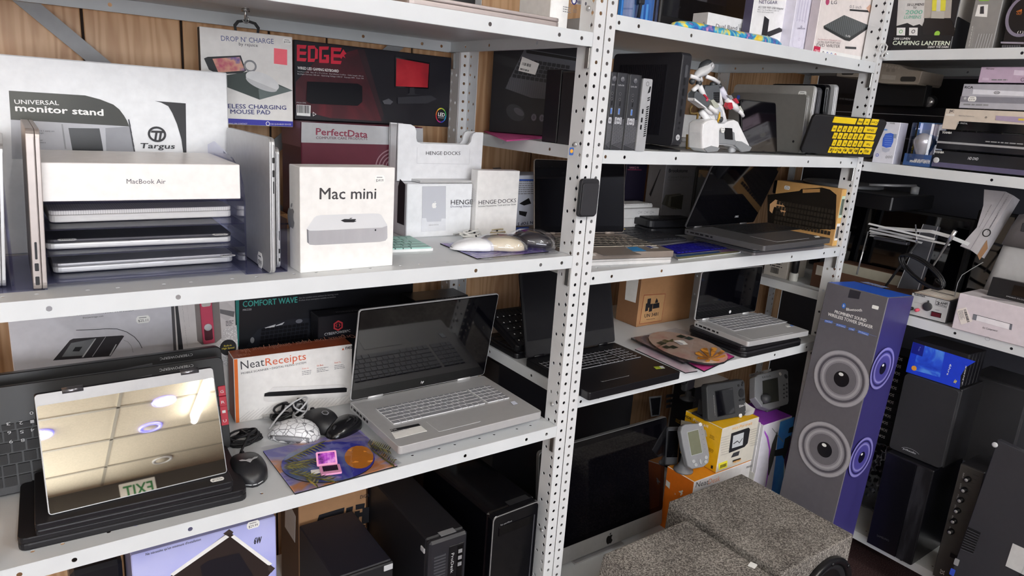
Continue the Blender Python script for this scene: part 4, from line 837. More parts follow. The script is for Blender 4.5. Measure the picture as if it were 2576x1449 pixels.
cs=w_(1880,900);m2.poly(t,[w_(1880+190*math.cos(a*.35),880+150*math.sin(a*.35))for a in range(18)][::-1],ORG)
for(x0,y0,L_,an,n_)in((900,930,480,-.45,12),(900,1000,470,-.14,9),(890,1040,300,-.1,7),(960,1115,560,.22,12)):
 for k in range(n_):
  x=x0+L_*k/n_;y=y0+L_*k/n_*math.tan(an)
  for s in(-1,1):m2.poly(t,[w_(x,y),w_(x+70,y+s*10),w_(x+120,y+s*46),w_(x+40,y+s*20)],M(random.choice(['#5d5a24','#7d7a2e','#8f8b3a','#4a4522']),.35))
m2.build('round_pad',pad)
m3=MB();m3.lay=.0032;w3_=lambda x,y:(lambda p:((p-pts[0]).x,(p-pts[0]).y))(P(*q(x,y),2,z3+.0032))
for(x0,y0,x1,y1,n_)in((2020,760,2330,1000,14),(1990,720,2280,830,12),(1180,1180,1330,1290,8)):
 for k in range(n_):
  x,y=x0+(x1-x0)*k/n_,y0+(y1-y0)*k/n_
  for s in(-1,1):m3.poly(t,[w3_(x,y),w3_(x+22,y+s*8),w3_(x+50,y+s*62),w3_(x+26,y+s*40)],M(random.choice(['#6d6a2c','#8f8b3a','#4a4522','#b09a4a']),.35))
m3.build('printed_palm',pad)
m=MB();wr=[(lambda p:((p-pts[0]).x,(p-pts[0]).y))(P(*q(*p),2,z3))for p in((600,775),(1060,1385),(2440,990),(1850,560))];m.sheet(t,wr,FILM,18,lambda x,y:.0062+.0012*math.sin(x*27+y*11)*math.sin(y*21+x*5));m.build('clear_wrapper',pad)
r=thing('laptop_charm','tiny pink toy laptop lying on the palm tree mouse pad','toy',P(*q(1500,1060),2,z3+.008));PKT=M('#f2a6cf',.4);a,c_=P(*q(1385,1130),2,z3+.008),P(*q(1660,1095),2,z3+.008);u=(c_-a).normalized();d=Z.cross(u);W=(c_-a).length;t=T(a,u,d,Z)
m=MB();m.prism(t,rr(W,.036,.003,3),0,.004,PKT,.0008);m.build('base',r);m=MB();keys(m,t.at(0,0,.004),.006,W-.006,.012,.032,BLK,.0008,ROWS[1:5]);m.build('keyboard_keys',r)
lt=T(t(-.004,.036,.003),u,(d*.75+Z*.65));m=MB();m.prism(lt,rr(W,.032,.003,3),-.002,0,PKT,.0005);lo=m.build('screen_lid',r);m=MB();m.prism(lt,rr(W-.008,.023,.001,2,.004,.005),.0001,.0005,MRAMP('toy_screen',[(.3,'#2a1440'),(.5,'#b04ac0'),(.7,'#f0b0e8'),(.9,'#5a1a70')],'noise',60,.2));m.build('display_panel',lo)
m=MB();m.prism(T(t(-.018,.012,.001),u,d,Z),rr(.02,.016,.002,2),0,.0006,STK);m.build('price_tag',r)
# --- big silver laptop on another
q=zf(860,730,520/1794)
lw=slab('closed silver laptop under the open HP laptop',z3,.024,q(515,1440),q(1722,1122),.245,M('#a5a5a7',.36,.4),ALU,r=.012,split=.5)
r,t,lt,lo,W,D,lh=laptop('open silver HP laptop with keyboard mirrored in its screen',z3+.0265,.019,q(497,1362),q(1740,1052),T(P(*q(497,1362),2,z3+.0455),X,Y,Z).hit(*q(75,966))[1],q(150,172),ALU,M('#a9aab0',.4,.3),[q(290,1030),q(1290,825),q(1450,945),q(440,1165)],[q(735,1140),q(1085,1055),q(1210,1140),q(835,1230)],True,SCREEN,.004,.03,M('#f0f0f2',.3),keyh=.0018,edge=LGREY)
m=MB();s_=[t.hit(*q(*p))for p in((465,1290),(738,1222),(665,1160),(415,1212))];m.prism(t,s_,.0001,.0005,STK);m.poly(t,[s_[3],tuple(V(s_[3])*.72+V(s_[0])*.28),tuple(V(s_[2])*.72+V(s_[1])*.28),s_[2]],BLK2,.0008);m.text(t,'HP Envy',q(432,1228),q(480,1213),5,WHITE,c=.001);m.lines(t,s_[0][0]+.008,s_[0][1]+.006,s_[1][0]-.01,s_[0][1]+.022,4,LGREY,.35);m.text(t,'Exceptional Power',q(450,1240),q(590,1205),4,GREY,c=.001);m.build('info_sticker',r)
m=MB();s_=[t.hit(*q(*p))for p in((1488,1000),(1530,988),(1500,962),(1458,972))];m.prism(t,s_,.0001,.0006,DGREY);m.prism(t,inset(s_,.0012),.0006,.0009,M('#e3e8f6'));m.build('fingerprint_reader',r)
m=MB();m.text(lt,'hp',q(682,808),q(708,800),6,WHITE,c=.0012,italic=.25);m.build('emblem',lo)
# ================================================================ bay A, bottom shelf
# computer towers
def tower(label,fl,fr,top,D,z,front=BLK2,body=BLK,name='computer_tower',slope=0):
 """fl, fr = pixels of the two top front corners; stands on z"""
 return None
def towbox(yf,tl,tr,zt,D,z=None):
 z=z or z4;a,b=P(*tl,2,zt),P(*tr,2,zt);u=(b-a).normalized();return Box(V((a.x,a.y,z)),u,(b-a).length,zt-z,D)
b=towbox(0,(1082,1368),(1178,1336),z4+.34,.34);b.D=.36
r=thing('computer_tower','black slim desktop tower with vented front and silver power button','computer',b.front(b.W/2,0,-b.D/2));m=MB();m.box(b.front,0,b.W,0,b.H,-b.D,-.02,M('#1a1a1f',.45,.2),.004);m.build('case',r)
f=T(b.front(0,0,0),b.u,Z,-b.d);m=MB();m.box(f,.0,b.W,0,b.H,-.02,0,M('#26262b',.4),.006);fr_=m.build('front_panel',r)
m=MB()
for k in range(30):m.box(f,b.W*.12,b.W*.42,b.H-.045-k*.0085,b.H-.041-k*.0085,0,.0015,M('#44444a',.4))
m.build('vent_slats',r);m=MB();m.box(f,b.W*.5,b.W*.9,.03,b.H-.025,0,.002,BLK,.001);m.box(f,b.W*.72,b.W*.86,b.H-.18,b.H-.03,.002,.003,BLKG);m.build('drive_bay',r)
m=MB()
for k in range(3):m.box(f,b.W*.74,b.W*.84,b.H-.05-k*.018,b.H-.04-k*.018,.003,.004,GREY)
m.text(f,'ProDesk',(b.W*.56,b.H-.045),(b.W*.56,b.H-.1),.008,LGREY,uv=True,c=.0025);m.build('usb_ports',r)
m=MB();p=b.left;m.box(p,b.D-.06,b.D-.04,b.H-.04,b.H-.026,0,.004,SLV,.002);m.build('power_button',r)
m=MB();m.box(b.top,b.W*.35,b.W*.75,.012,.03,0,.0006,M('#7d7d80',.6));m.build('label_residue',r)
b=towbox(0,(1240,1302),(1357,1258),z4+.37,.4)
r=thing('computer_tower','glossy black desktop tower with chrome-edged front by the upright','computer',b.front(b.W/2,0,-b.D/2));m=MB();m.box(b.front,0,b.W,0,b.H,-b.D,-.02,BLKG,.005);m.build('case',r)
f=b.front;m=MB();m.prism(f,rr(b.W,b.H,.012),-.02,0,M('#0d0d11',.12),.003);m.build('front_panel',r);o=rr(b.W,b.H,.012);i_=rr(b.W-.007,b.H-.007,.01,4,.0035,.0035);n=len(o);m=MB();m.add([f(x,y,.0012)for x,y in o+i_],[(k,(k+1)%n,n+(k+1)%n,n+k)for k in range(n)],M('#bdbdbf',.2,.7));m.build('chrome_trim',r)
m=MB();m.box(f,b.W*.14,b.W*.88,b.H-.06,b.H-.035,0,.002,BLKG,.001);m.text(f,'hp pavilion',(b.W*.16,b.H-.03),(b.W*.4,b.H-.03),.005,GREY,uv=True,c=.0025);m.box(f,b.W*.9,b.W*.92,b.H*.25,b.H*.9,0,.0012,M('#4a4a50',.2));m.build('drive_door',r)
m=MB();m.box(b.top,b.W*.45,b.W*.9,.02,.04,0,.0006,BLK2);m.lines(b.top,b.W*.5,.022,b.W*.85,.038,3,WHITE,.5);m.build('printed_label',r)
zt=z4+.26;a,c_=P(755,1323,2,zt),P(850,1290,2,zt);a2=P(1000,1442,2,zt);b=Box(V((P(845,1462,2,zt).x,P(845,1462,2,zt).y,z4)),X,.145,zt-z4,.25)
r=thing('computer_tower','plain matte black desktop tower in front of the cardboard box','computer',b.front(b.W/2,0,-b.D/2));m=MB();m.box(b.front,0,b.W,0,b.H,-b.D,-.01,M('#1b1b26',.5),.003);m.build('case',r);m=MB();m.box(b.front,0,b.W,0,b.H,-.01,0,BLK2,.003);m.build('front_panel',r);m=MB();m.box(b.front,b.W*.82,b.W*.98,b.H-.018,b.H-.003,0,.003,LGREY,.001);m.build('power_button',r)
# cardboard box of a computer case
q=zf(320,1150,1100/2576)
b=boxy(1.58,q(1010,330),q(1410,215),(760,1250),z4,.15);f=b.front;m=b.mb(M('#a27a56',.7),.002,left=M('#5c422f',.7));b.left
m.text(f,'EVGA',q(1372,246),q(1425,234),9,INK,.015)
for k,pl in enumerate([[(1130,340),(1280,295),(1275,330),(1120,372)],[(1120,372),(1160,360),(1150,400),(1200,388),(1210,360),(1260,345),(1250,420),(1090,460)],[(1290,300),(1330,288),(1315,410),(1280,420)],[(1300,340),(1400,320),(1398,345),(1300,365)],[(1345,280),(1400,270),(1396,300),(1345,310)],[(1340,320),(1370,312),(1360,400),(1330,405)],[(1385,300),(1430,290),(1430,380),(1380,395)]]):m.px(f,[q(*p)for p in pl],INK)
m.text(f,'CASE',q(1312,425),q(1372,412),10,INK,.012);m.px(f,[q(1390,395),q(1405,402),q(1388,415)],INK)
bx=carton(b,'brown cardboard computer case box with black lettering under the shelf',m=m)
mm=MB();l=b.left;mm.prism(l,[(b.D*.25,b.H*.55),(b.D*.8,b.H*.55),(b.D*.85,b.H*.8),(b.D*.3,b.H*.85)],.0003,.0008,M('#c9c4bf',.6));mm.build('paper_label',bx)
# purple solar light box
q=zf(0,1180,.2795);yb=1.335
b=Box(V((P(332,1440,1,yb).x,yb,z4)),X,P(694,1310,1,yb).x-P(332,1440,1,yb).x,P(690,1300,1,yb).z-z4,.12);f=b.front
LAV=MRAMP('lavender_print',[(.3,'#7f83d0'),(.5,'#b4b8ee'),(.7,'#c9cbf4'),(.9,'#8d90dc')],'noise',5,.4);m=b.mb(LAV,.002,left=M('#8a8aa8'))
m.text(f,"Ne nécessite qu'un minimum d'installation",q(1312,778),q(1808,640),6,INK,.012);m.text(f,'6W',q(2285,676),q(2350,662),16,INK,.02)
m.px(f,[q(2062,560),q(2110,600),q(2470,890),q(2300,1100),q(1500,1100),q(1540,955)],M('#2c2422',.35));m.px(f,[q(2030,590),q(2062,610),q(1560,960),q(1530,945)],WHITE);m.px(f,[q(2078,610),q(2105,590),q(2450,850),q(2420,870)],WHITE)
m.px(f,[q(2008,580),q(2062,540),q(2100,565),q(2085,590),q(2062,578),q(2035,595)],M('#3a302d'));m.px(f,[q(2415,860),q(2475,890),q(2440,930),q(2410,905)],M('#3a302d'));m.px(f,[q(1800,870),q(1880,820),q(2150,752),q(2280,960),q(2200,1100),q(1850,1100)],M('#15141c',.4))
bx=carton(b,'lavender solar light box marked 6W under the lower shelf',m=m);sticker(bx,f,q(2278,498),.026,.017,'$29.99')
b=Box(V((P(175,1445,1,1.42).x,1.42,z4)),X,.09,P(330,1402,1,1.42).z-z4,.2);r=thing('printer','black and grey device in shadow left of the lavender box','printer',b.front(b.W/2,0,-.1));m=MB();m.box(b.front,0,b.W,0,b.H,-b.D,0,M('#17171c',.35),.008);m.build('body',r);m=MB();m.box(b.front,.0,b.W,b.H*.7,b.H*.85,0,.004,M('#6c6c70',.35),.002);m.build('trim_strip',r)
# ================================================================ bay B
b1,b2,b3,b4,b5=[z+.0008 for z in ZB]
G1,G2,G3,G4,G5=zf(1200,0,.29673),zf(1800,0,.3036),zf(1280,380,.33385),zf(1220,660,.33385),zf(1380,900,.37886)
# --- top shelf (just above eye level)
q=zf(1540,0,.2717)
a=P(1560,53,1,1.27);b=Box(V((a.x,1.27,b1)),X,P(1642,53,1,1.27).x-a.x,.22,.012);b.o.z+=.003;b=Box(b.o,X,b.W,.22,.012);m=b.mb(M('#2f7fd0',.35),.001)
f=b.front
for k in range(7):m.px(f,[q(180+k*20,200),q(200+k*20,200),q(215+k*20,40),q(195+k*20,40)],M(('#5aa8e8','#1c5cb0')[k%2],.35))
bx=carton(b,'blue carded black cable in a clear pack beside the middle upright, top shelf',name='blister_pack',cat='packaged cable',m=m)
mm=MB();tt=T(f(b.W*.5,0,.008),X,Z,-Y);mm.tube([tt(-.004,.006,0),tt(-.004,.04,.004),tt(-.004,.07,.004),tt(.002,.2,0)],.004,BLK2,8);mm.box(tt,-.012,.006,.035,.075,-.003,.008,BLK,.002);mm.build('cable',bx)
mm=MB();mm.loft([[f(x,y,c)for x,c in((.004,.001),(.006,.02),(.02,.028),(b.W-.02,.028),(b.W-.006,.02),(b.W-.004,.001))]for y in(.001,.07,.14,.2)],FILM,cap=False);mm.build('clear_blister',bx)
b=Box(V((P(1660,40,1,1.50).x,1.50,b1+.045)),X,.46,.3,.03);r=thing('monitor','black HP monitor at the back of the top shelf, right bay','monitor',V((b.o.x+.23,1.52,b1)))
m=MB();f=b.front;m.box(f,0,b.W,0,b.H,-.03,0,BLK,.004);m.build('screen',r);m=MB();a=f.hit(*q(620,62));m.poly(f,ell(a[0],a[1],.009,.009),LGREY,.0006);m.text(f,'hp',(a[0]-.005,a[1]-.003),(a[0]+.005,a[1]-.003),.006,BLK,uv=True,c=.0009,italic=.2);m.build('emblem',r)
m=MB();m.box(f,.01,b.W-.01,.025,b.H-.01,.0002,.0008,SCREEN);m.build('display_panel',r);m=MB();m.box(T((b.o.x+.05,1.445,b1),X,Y,Z),0,.26,0,.14,0,.012,DGREY,.004);m.box(T((b.o.x+.18,1.53,b1),X,Y,Z),0,.06,0,.03,.0,.08,BLK,.004);m.build('stand',r)
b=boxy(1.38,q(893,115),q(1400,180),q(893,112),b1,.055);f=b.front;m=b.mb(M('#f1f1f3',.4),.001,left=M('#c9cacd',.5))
m.text(f,'Dual Band',q(958,256),q(1155,278),10,DGREY);m.text(f,'Router',q(1130,318),q(1292,326),9,DGREY)
for k in range(4):m.px(f,[q(1170+14*k,225-6*k),q(1174+14*k,225-6*k),q(1178+12*k,270),q(1174+12*k,270)],GREY)
m.px(f,[q(1175,258),q(1205,260),q(1203,292),q(1173,290)],GREY);m.px(f,[q(1230,252),q(1300,258),q(1300,290),q(1228,286)],GREY);m.px(f,[q(1234,256),q(1268,259),q(1268,283),q(1232,281)],WHITE);m.text(f,'5',q(1278,284),q(1292,286),6,WHITE);m.text(b.left,'5',q(845,225),q(860,222),5,DGREY)
carton(b,'white dual band router box in front of the HP monitor',m=m)
def boxgen(y,TL,BR,D,mat,label,**k):b=boxy(y,TL,BR,TL,b1,D);return b,b.front,b.mb(mat,.001,**k)
b,f,m=boxgen(1.345,(1902,-30),(1983,0),.03,M('#f3f2f3',.35),'',left=M('#4a4660',.4));b.W=P(*q(1640,430),1,1.345).x-b.o.x+.022;f=b.front;m=b.mb(M('#f3f2f3',.35),.001,left=M('#4a4660',.4))
m.text(f,'NETGEAR',q(1358,32),q(1528,38),8.5,M('#2f2a55',.4),.012);m.text(f,'AC1200 WiFi USB Adapter',q(1350,74),q(1585,90),5.5,DGREY,.006);m.text(f,'802.11ac Dual Band, USB 3.0',q(1345,95),q(1543,108),4,GREY);m.text(f,'Works with all standard WiFi',q(1340,113),q(1490,124),3.4,GREY)
m.px(f,[q(1408,148),q(1452,182),q(1430,345),q(1380,330)],INK);m.px(f,[q(1425,300),q(1545,255),q(1580,275),q(1575,290),q(1440,345)],M('#26252a'));m.px(f,[q(1555,260),q(1578,268),q(1590,278),q(1578,285)],GREY)
m.px(f,[q(1605,45),q(1680,50),q(1668,252),q(1590,245)],WHITE);m.text(f,'NETGEAR USB Adapter',q(1618,215),q(1645,60),4,DGREY)
carton(b,'white NETGEAR wifi adapter box on the top shelf',m=m)
a,c_=P(*q(1700,100),1,1.31),P(*q(1893,100),1,1.31);b=Box(V((P(*q(1642,435),1,1.31).x,1.31,b1)),X,P(*q(1818,470),1,1.31).x-P(*q(1642,435),1,1.31).x,.24,.045);f=b.front;m=b.mb(M('#e2dfee',.35),.001);LV=M('#b7b3c8')
a=f.hit(*q(1725,315));o=rr(.048,.078,.012,4,a[0]-.024,a[1]-.039);n=len(o);i_=inset(o,.0012);m.add([f(x,y,.0008)for x,y in o+i_],[(k,(k+1)%n,n+(k+1)%n,n+k)for k in range(n)],LV)
for dx,h_ in((-.022,.07),(-.009,.095),(.005,.095),(.019,.07)):m.poly(f,rr(.005,h_,.002,2,a[0]+dx,a[1]+.034),M('#cfcbdf'))
m.text(f,'UPPOOR',q(1710,270),q(1783,272),3.6,M('#4a4668'),.01);c2=f.hit(*q(1728,365));m.ring(f,*c2,.004,.004,.0008,LV);c2=f.hit(*q(1750,248));m.ring(f,*c2,.003,.003,.001,M('#4a4668'))
carton(b,'pale lilac wifi extender box between the NETGEAR and DVD writer boxes',m=m)
a=P(*q(1860,455),1,1.276);b=Box(V((a.x,1.276,b1)),X,P(*q(2332,555),1,1.276).x-a.x,.25,.03);f=b.front;m=b.mb(M('#ece3e0',.35),.001,left=M('#c9bfc2',.4))
c2=f.hit(*q(1993,15));m.poly(f,ell(*c2,.0095,.0095),M('#b3446c'));m.text(f,'LG',q(2027,38),q(2078,38),9,M('#5a5558'),.015);m.text(f,'0.5 inch',q(2197,75),q(2305,82),8,M('#8a8285'));m.px(f,[q(2198,84),q(2385,97),q(2378,115),q(2198,100)],INK)
m.px(f,[q(2350,75),q(2385,40),q(2400,60),q(2405,90),q(2398,140),q(2378,115)],M('#e0b49c',.5))
m.px(f,[q(1955,240),q(2145,140),q(2375,235),q(2372,262),q(2195,382),q(2150,372),q(1957,265)],M('#26292b',.3));m.px(f,[q(1957,240),q(2145,142),q(2373,236),q(2190,352),q(2160,350)],MRAMP('brushed_print',[(.3,'#3f4446'),(.7,'#5b6062')],'wave',30,.3,dist=1));m.text(f,'LG',q(2160,335),q(2200,345),4,WHITE,.01)
m.text(f,'For Ultrabook & Notebook Users',q(1903,368),q(2118,384),3.4,M('#b9848a'));m.text(f,'ULTRA SLIM PORTABLE',q(1898,398),q(2108,410),6,M('#9a8f90'));m.text(f,'DVD WRITER',q(1890,430),q(2105,444),8,M('#8a8082'));m.px(f,[q(2155,430),q(2255,435),q(2255,456),q(2155,450)],DGREY)
m.poly(f,[(.001,.0),(b.W-.001,0),(b.W-.001,.019),(.001,.019)],WHITE);m.poly(f,[(.001,0),(.034,0),(.034,.024),(.001,.024)],M('#c9234c'));m.text(f,'GP60',(.006,.005),(.03,.005),.01,WHITE,.01,uv=True)
for k in range(4):m.ring(f,.052+k*.022,.009,.005,.005,.0018,(DGREY,M('#3a5ab0'),M('#4a7ac0'),M('#b03040'))[k])
carton(b,'white LG slim DVD writer box at the right end of the top shelf',m=m)
a,c_=P(1706,70,1,1.245),P(1980,119,1,1.245);L=c_.x-a.x;t=T(V((a.x,1.245,b1)),X,Y,Z)
RB=MRAMP('rainbow_swirl_print',[(.15,'#d8574a'),(.3,'#f0c23a'),(.42,'#f3e35a'),(.5,'#3fb5d8'),(.6,'#2f5fb0'),(.7,'#e2a0c8'),(.85,'#8a4ab0')],'noise',8,.3,dist=3)
r=thing('mouse_pad','rainbow swirl mouse pad with wrist rest at the front of the top shelf','mouse pad',t(L/2,.05,0));m=MB();m.prism(t,rr(L,.095,.03),0,.004,BLK2,top=RB);m.build('pad',r)
m=MB();m.loft([[t(L*s,.002+.0+.045*(1-math.cos(math.radians(an)))/2*k+.0225*(1-k),.0045+.02*k*math.sin(math.radians(an))**.8)for an in range(0,181,18)]for s,k in((.0,.1),(.02,.55),(.07,.85),(.16,1),(.5,.92),(.84,1),(.93,.85),(.98,.55),(1,.1))],RB);m.build('wrist_rest',r)
# --- second shelf
a=P(*G1(100,1115),2,b2+.0045);u=(P(1480,351,2,b2+.0045)-a).normalized();b=Box(a,u,.26,.255,.035);f=b.front;m=b.mb(M('#14141c',.4),.0015)
m.px(f,[G1(*p)for p in((405,412),(450,420),(900,495),(880,560),(760,850),(640,845),(460,830),(240,750),(300,620))],M('#55565e',.4));m.px(f,[G1(*p)for p in((280,655),(460,670),(760,740),(745,850),(460,828),(245,748))],MRAMP('carbon_print',[(.4,'#3f4047'),(.6,'#6d6e76')],'wave',160,.4));m.px(f,[G1(*p)for p in((415,425),(440,425),(890,500),(885,525),(420,450))],BLK)
a,c_=f.hit(*G1(345,560)),f.hit(*G1(860,640));kt=f.at(a[0],a[1]-.014,.0012,math.atan2(c_[1]-a[1],c_[0]-a[0]))
for i in range(11):
 for j in range(5):m.poly(kt,rr(.0118,.0098,.0015,2,i*.0138-.004*(4-j)+.004,j*.0118-.02),M('#22232a',.4),.0001)
a,c_=f.hit(*G1(320,965)),f.hit(*G1(320,880));m.poly(f.at(*a,0,-.5),ell(0,.004,.031,.022),M('#2f3038',.3));m.poly(f.at(*a,0,-.5),ell(.008,.012,.018,.009),M('#50515a',.3))
for k in range(4):a=f.hit(*G1(482+69*k,995+6*k));m.poly(f,ell(*a,.0085,.011),M('#5b5964'));m.ring(f,*a,.006,.008,.0012,M('#8a8894'))
bx=carton(b,'black keyboard and mouse box with barcode sticker standing on a pink sheet',m=m)
mm=MB();s_=[f.hit(*G1(*p))for p in((352,600),(495,635),(528,540),(385,480))];mm.prism(f,s_,.0014,.0019,STK);mm.lay=.002;e=(V(s_[1])-V(s_[0])).normalized();bt=f.at(*s_[0],0,math.atan2(e.y,e.x));mm.barcode(bt,.006,.018,.035,.026,INK);mm.barcode(bt,.004,.004,.03,.009,INK);mm.build('barcode_sticker',bx)
pk=[P(*G1(*p),2,b2)for p in((58,1118),(250,1200),(680,1165),(640,1120))];t=T(pk[0],X,Y,Z);m=MB();m.prism(t,[((p-pk[0]).x,(p-pk[0]).y)for p in pk],0,.0032,M('#d8559a',.8,bump=.3));m.build('foam_sheet',label='bright pink foam sheet lying under the black keyboard box',cat='foam sheet')
b=boxf(1.40,b2,G1(668,1210),G1(840,1228),G1(738,590),.06);b.W=.085;b.H=min(b.H,.18);f=b.front;m=b.mb(M('#121219',.4),.0015);a=f.hit(*G1(790,1000));m.lines(f,a[0]-.005,a[1]-.035,a[0]+.022,a[1]+.04,14,LGREY,.45)
for k in range(3):m.px(f,[G1(785,960+k*40),G1(838,968+k*40),G1(836,995+k*40),G1(783,988+k*40)],LGREY);m.px(f,[G1(790,966+k*40),G1(808,969+k*40),G1(806,986+k*40),G1(788,984+k*40)],INK)
bx=carton(b,'slim black box with white symbols standing left of the upright',m=m);mm=MB();tt=T(P(*G1(800,1285),1,1.218),X,Z,-Y);mm.prism(tt,rr(.012,.017,.002,2,-.006,-.008),.0,.0006,M('#3a64b0'));mm.prism(tt,ell(0,.001,.0045,.0045,14),.0006,.0009,M('#e8a83a'));bx2=mm.build('certificate_sticker',UB)
# three small desktops
def micro(fl,fr,top,label):
 b=boxf(1.2145,b2,fl,fr,top,.178);r=thing('mini_computer',label,'computer',b.front(b.W/2,0,-b.D/2),'small black desktops on edge');f=b.front
 m=MB();m.box(f,0,b.W,0,b.H,-b.D,-.004,M('#202024',.45),.002);m.build('case',r)
 m=MB();m.box(f,.0005,b.W-.0005,.0005,b.H-.0005,-.004,0,M('#34353a',.45),.0015);m.lay=.0004
 W,H=b.W,b.H;MESH=M('#8f9096',.4);G_=M('#17171b')
 for k in range(22):
  for s in(0,1):m.line(f,(.001,.004+k*.0032-(.0 if s else.0)),(W-.001,.004+k*.0032+(.009 if s else-.009)*1),.0005,MESH,.0004)if.012<.004+k*.0032<H*.36 else None
 for k in range(30):m.poly(f,[(W*.74,H*.42+k*.0034),(W*.84,H*.42+k*.0034+.0015),(W*.94,H*.42+k*.0034),(W*.84,H*.42+k*.0034-.0015)],G_,.0005)
 for y_ in(.66,.73):m.poly(f,ell(W*.36,H*y_,.0024,.0024,12),BLK,.0006);m.ring(f,W*.36,H*y_,.003,.003,.0006,GREY,12,.0007)
 m.poly(f,rr(.0036,.011,.0015,2,W*.38,H*.575),BLK,.0006);m.poly(f,rr(.006,.014,.0008,2,W*.32,H*.465),M('#8f99a8'),.0006);m.poly(f,rr(.0032,.011,.0005,2,W*.37,H*.473),M('#3f74d0',.3),.0008)
 m.text(f,'OptiPlex 3060',(W*.1,H*.83),(W*.62,H*.83),.0035,LGREY,uv=True,c=.0006);m.build('front_panel',r)
 m=MB();m.lathe(f.at(W*.42,H*.915,.0),[(.0062,0),(.0062,.002),(.005,.0028),(0,.0028)],M('#5b5c62',.35),20);m.poly(f.at(W*.42,H*.915),[(-.0005,.001),(.0005,.001),(.0005,.005),(-.0005,.005)],LGREY,.003);m.build('power_button',r)
 m=MB();m.box(f,W*.12,W*.72,H*.34,H*.43,0,.0008,M('#b9bac0',.4));m.ring(f,W*.42,H*.385,.0085,.0085,.001,INK,24,.001);m.text(f,'DELL',(W*.24,H*.375),(W*.6,H*.375),.0038,INK,.02,uv=True,c=.001);m.build('badge',r)
micro((1521,377),(1533.5,378),(1525,178),'small black Dell desktop on edge, nearest the upright');micro((1535,378.3),(1562.8,379),(1559,181.6),'small black Dell desktop on edge, middle of the three');micro((1566,379.3),(1595,380),(1590,186),'small black Dell desktop on edge, next to the silver slim one')
b=boxf(1.2145,b2,(1598,379),(1621,380.5),(1620,197),.17);f=b.front;r=thing('mini_computer','slim silver HP desktop on edge beside the three black ones','computer',b.front(b.W/2,0,-b.D/2));m=MB();m.box(f,0,b.W,0,b.H,-b.D,-.003,DGREY,.002);m.build('case',r)
m=MB();m.prism(f,rr(b.W,b.H,.004),-.003,.0006,M('#c4c5c8',.35,.3));m.ring(f,b.W*.5,b.H*.93,.005,.005,.0008,INK,18,.001)
for k in range(18):m.poly(f,[(b.W*.66,b.H*(.2+.031*k)),(b.W*.92,b.H*(.215+.031*k)),(b.W*.92,b.H*(.232+.031*k)),(b.W*.66,b.H*(.217+.031*k))],BLK,.001)if k not in(14,15)else None
for y_ in(.52,.40,.3):m.poly(f,rr(.005,.011,.0006,2,b.W*.22,b.H*y_),BLK,.001)
m.poly(f,[(b.W*.6,b.H*.8),(b.W*.85,b.H*.82),(b.W*.9,b.H*.9),(b.W*.75,b.H*.9)],BLK,.001);m.build('front_panel',r)
b=boxf(1.245,b2+.012,G1(1652,1245),G1(1730,1240),G1(1762,440),.25);f=b.front;r=thing('thin_client','black upright HP thin client with ribbed side and USB ports','computer',b.front(b.W/2,-.012,-b.D/2))
l=b.left;m=MB();m.prism(l,rr(b.D,b.H,.012),-b.W,0,M('#26262b',.45),.004);m.build('case',r)
m=MB()
for k in range(26):m.box(l,.03+k*(b.D-.075)/26,.03+k*(b.D-.075)/26+.0045,.025,b.H-.03,0,.0018,M('#15151b',.4))
m.build('cooling_ribs',r)
m=MB();m.poly(f,rr(b.W*.3,.03,.003,3,b.W*.35,b.H-.06),M('#4a4b50',.4),.0012)
for k,y_ in enumerate((.66,.55,.44,.33)):m.poly(f,rr(b.W*.16,.017,.001,2,b.W*.4,b.H*y_),BLK,.0012)
for y_ in(.26,.2):m.poly(f,ell(b.W*.48,b.H*y_,.0028,.0028,12),BLK,.0012)
m.poly(f,ell(b.W*.48,b.H*.1,.0075,.0075,20),LGREY,.0012);m.text(f,'hp',(b.W*.36,b.H*.09),(b.W*.6,b.H*.09),.006,BLK,uv=True,c=.0015,italic=.2);m.build('port_panel',r)
m=MB();m.lathe(T(b.front(b.W*.5,-.0115,-b.D*.36),X,-b.d,Z),[(.0,0),(.05,0),(.05,.003),(.03,.007),(.0,.0108)],BLK,24,sy=1.9);m.build('stand_foot',r)
# --- toy robot
q=zf(1640,120,.19316);yr=1.25
RW,RG,RD,RR_=M('#f1f1f2',.3),M('#8d9093',.4),M('#3a3d40',.4),M('#b3283a',.25)
rt=T(V((P(*q(880,1350),1,yr).x,yr,b2)),X,Z,-Y);R_=lambda x,y,c=0:rt(*rt.hit(*q(x,y)),c)
rb=thing('toy_robot','white and grey toy robot with red details and a wheeled base','robot',rt.o)
h=lambda*ps:[rt.hit(*q(*p))for p in ps]
m=MB();bz=rt.hit(*q(640,1345))[1]
m.prism(rt,h((545,1300),(600,1345),(735,1330),(765,1270),(765,1000),(735,935),(690,920),(600,945),(550,985),(540,1100)),-.02,.03,RW,.006);
m.prism(rt,h((760,1260),(1010,1275),(1110,1330),(1190,1340),(1230,1290),(1225,1260),(1080,960),(1030,935),(960,950),(910,985),(770,975)),-.03,.012,RW,.005);m.build('wheel_housing',rb)
m=MB();m.prism(rt,h((775,1240),(1000,1265),(1060,1235),(1015,1190),(1010,1100),(980,1080),(830,1075),(775,1110)),.0121,.018,RG,.003);m.prism(rt,h((1000,1262),(1100,1355),(1200,1340),(1228,1290),(1100,1215),(1050,1210)),.0121,.02,RG,.003);m.prism(rt,h((548,1300),(600,1350),(730,1335),(762,1290),(650,1265)),.0301,.033,RG,.002);m.build('grey_trim',rb)
m=MB();m.prism(rt,h((870,1040),(962,1045),(972,1190),(880,1180)),.0181,.021,BLK,.001);m.build('chest_plate',rb);sticker(rb,T(rt(0,0,.0205),rt.u,rt.v,rt.w),q(922,1072),.015,.014,'$17.99')
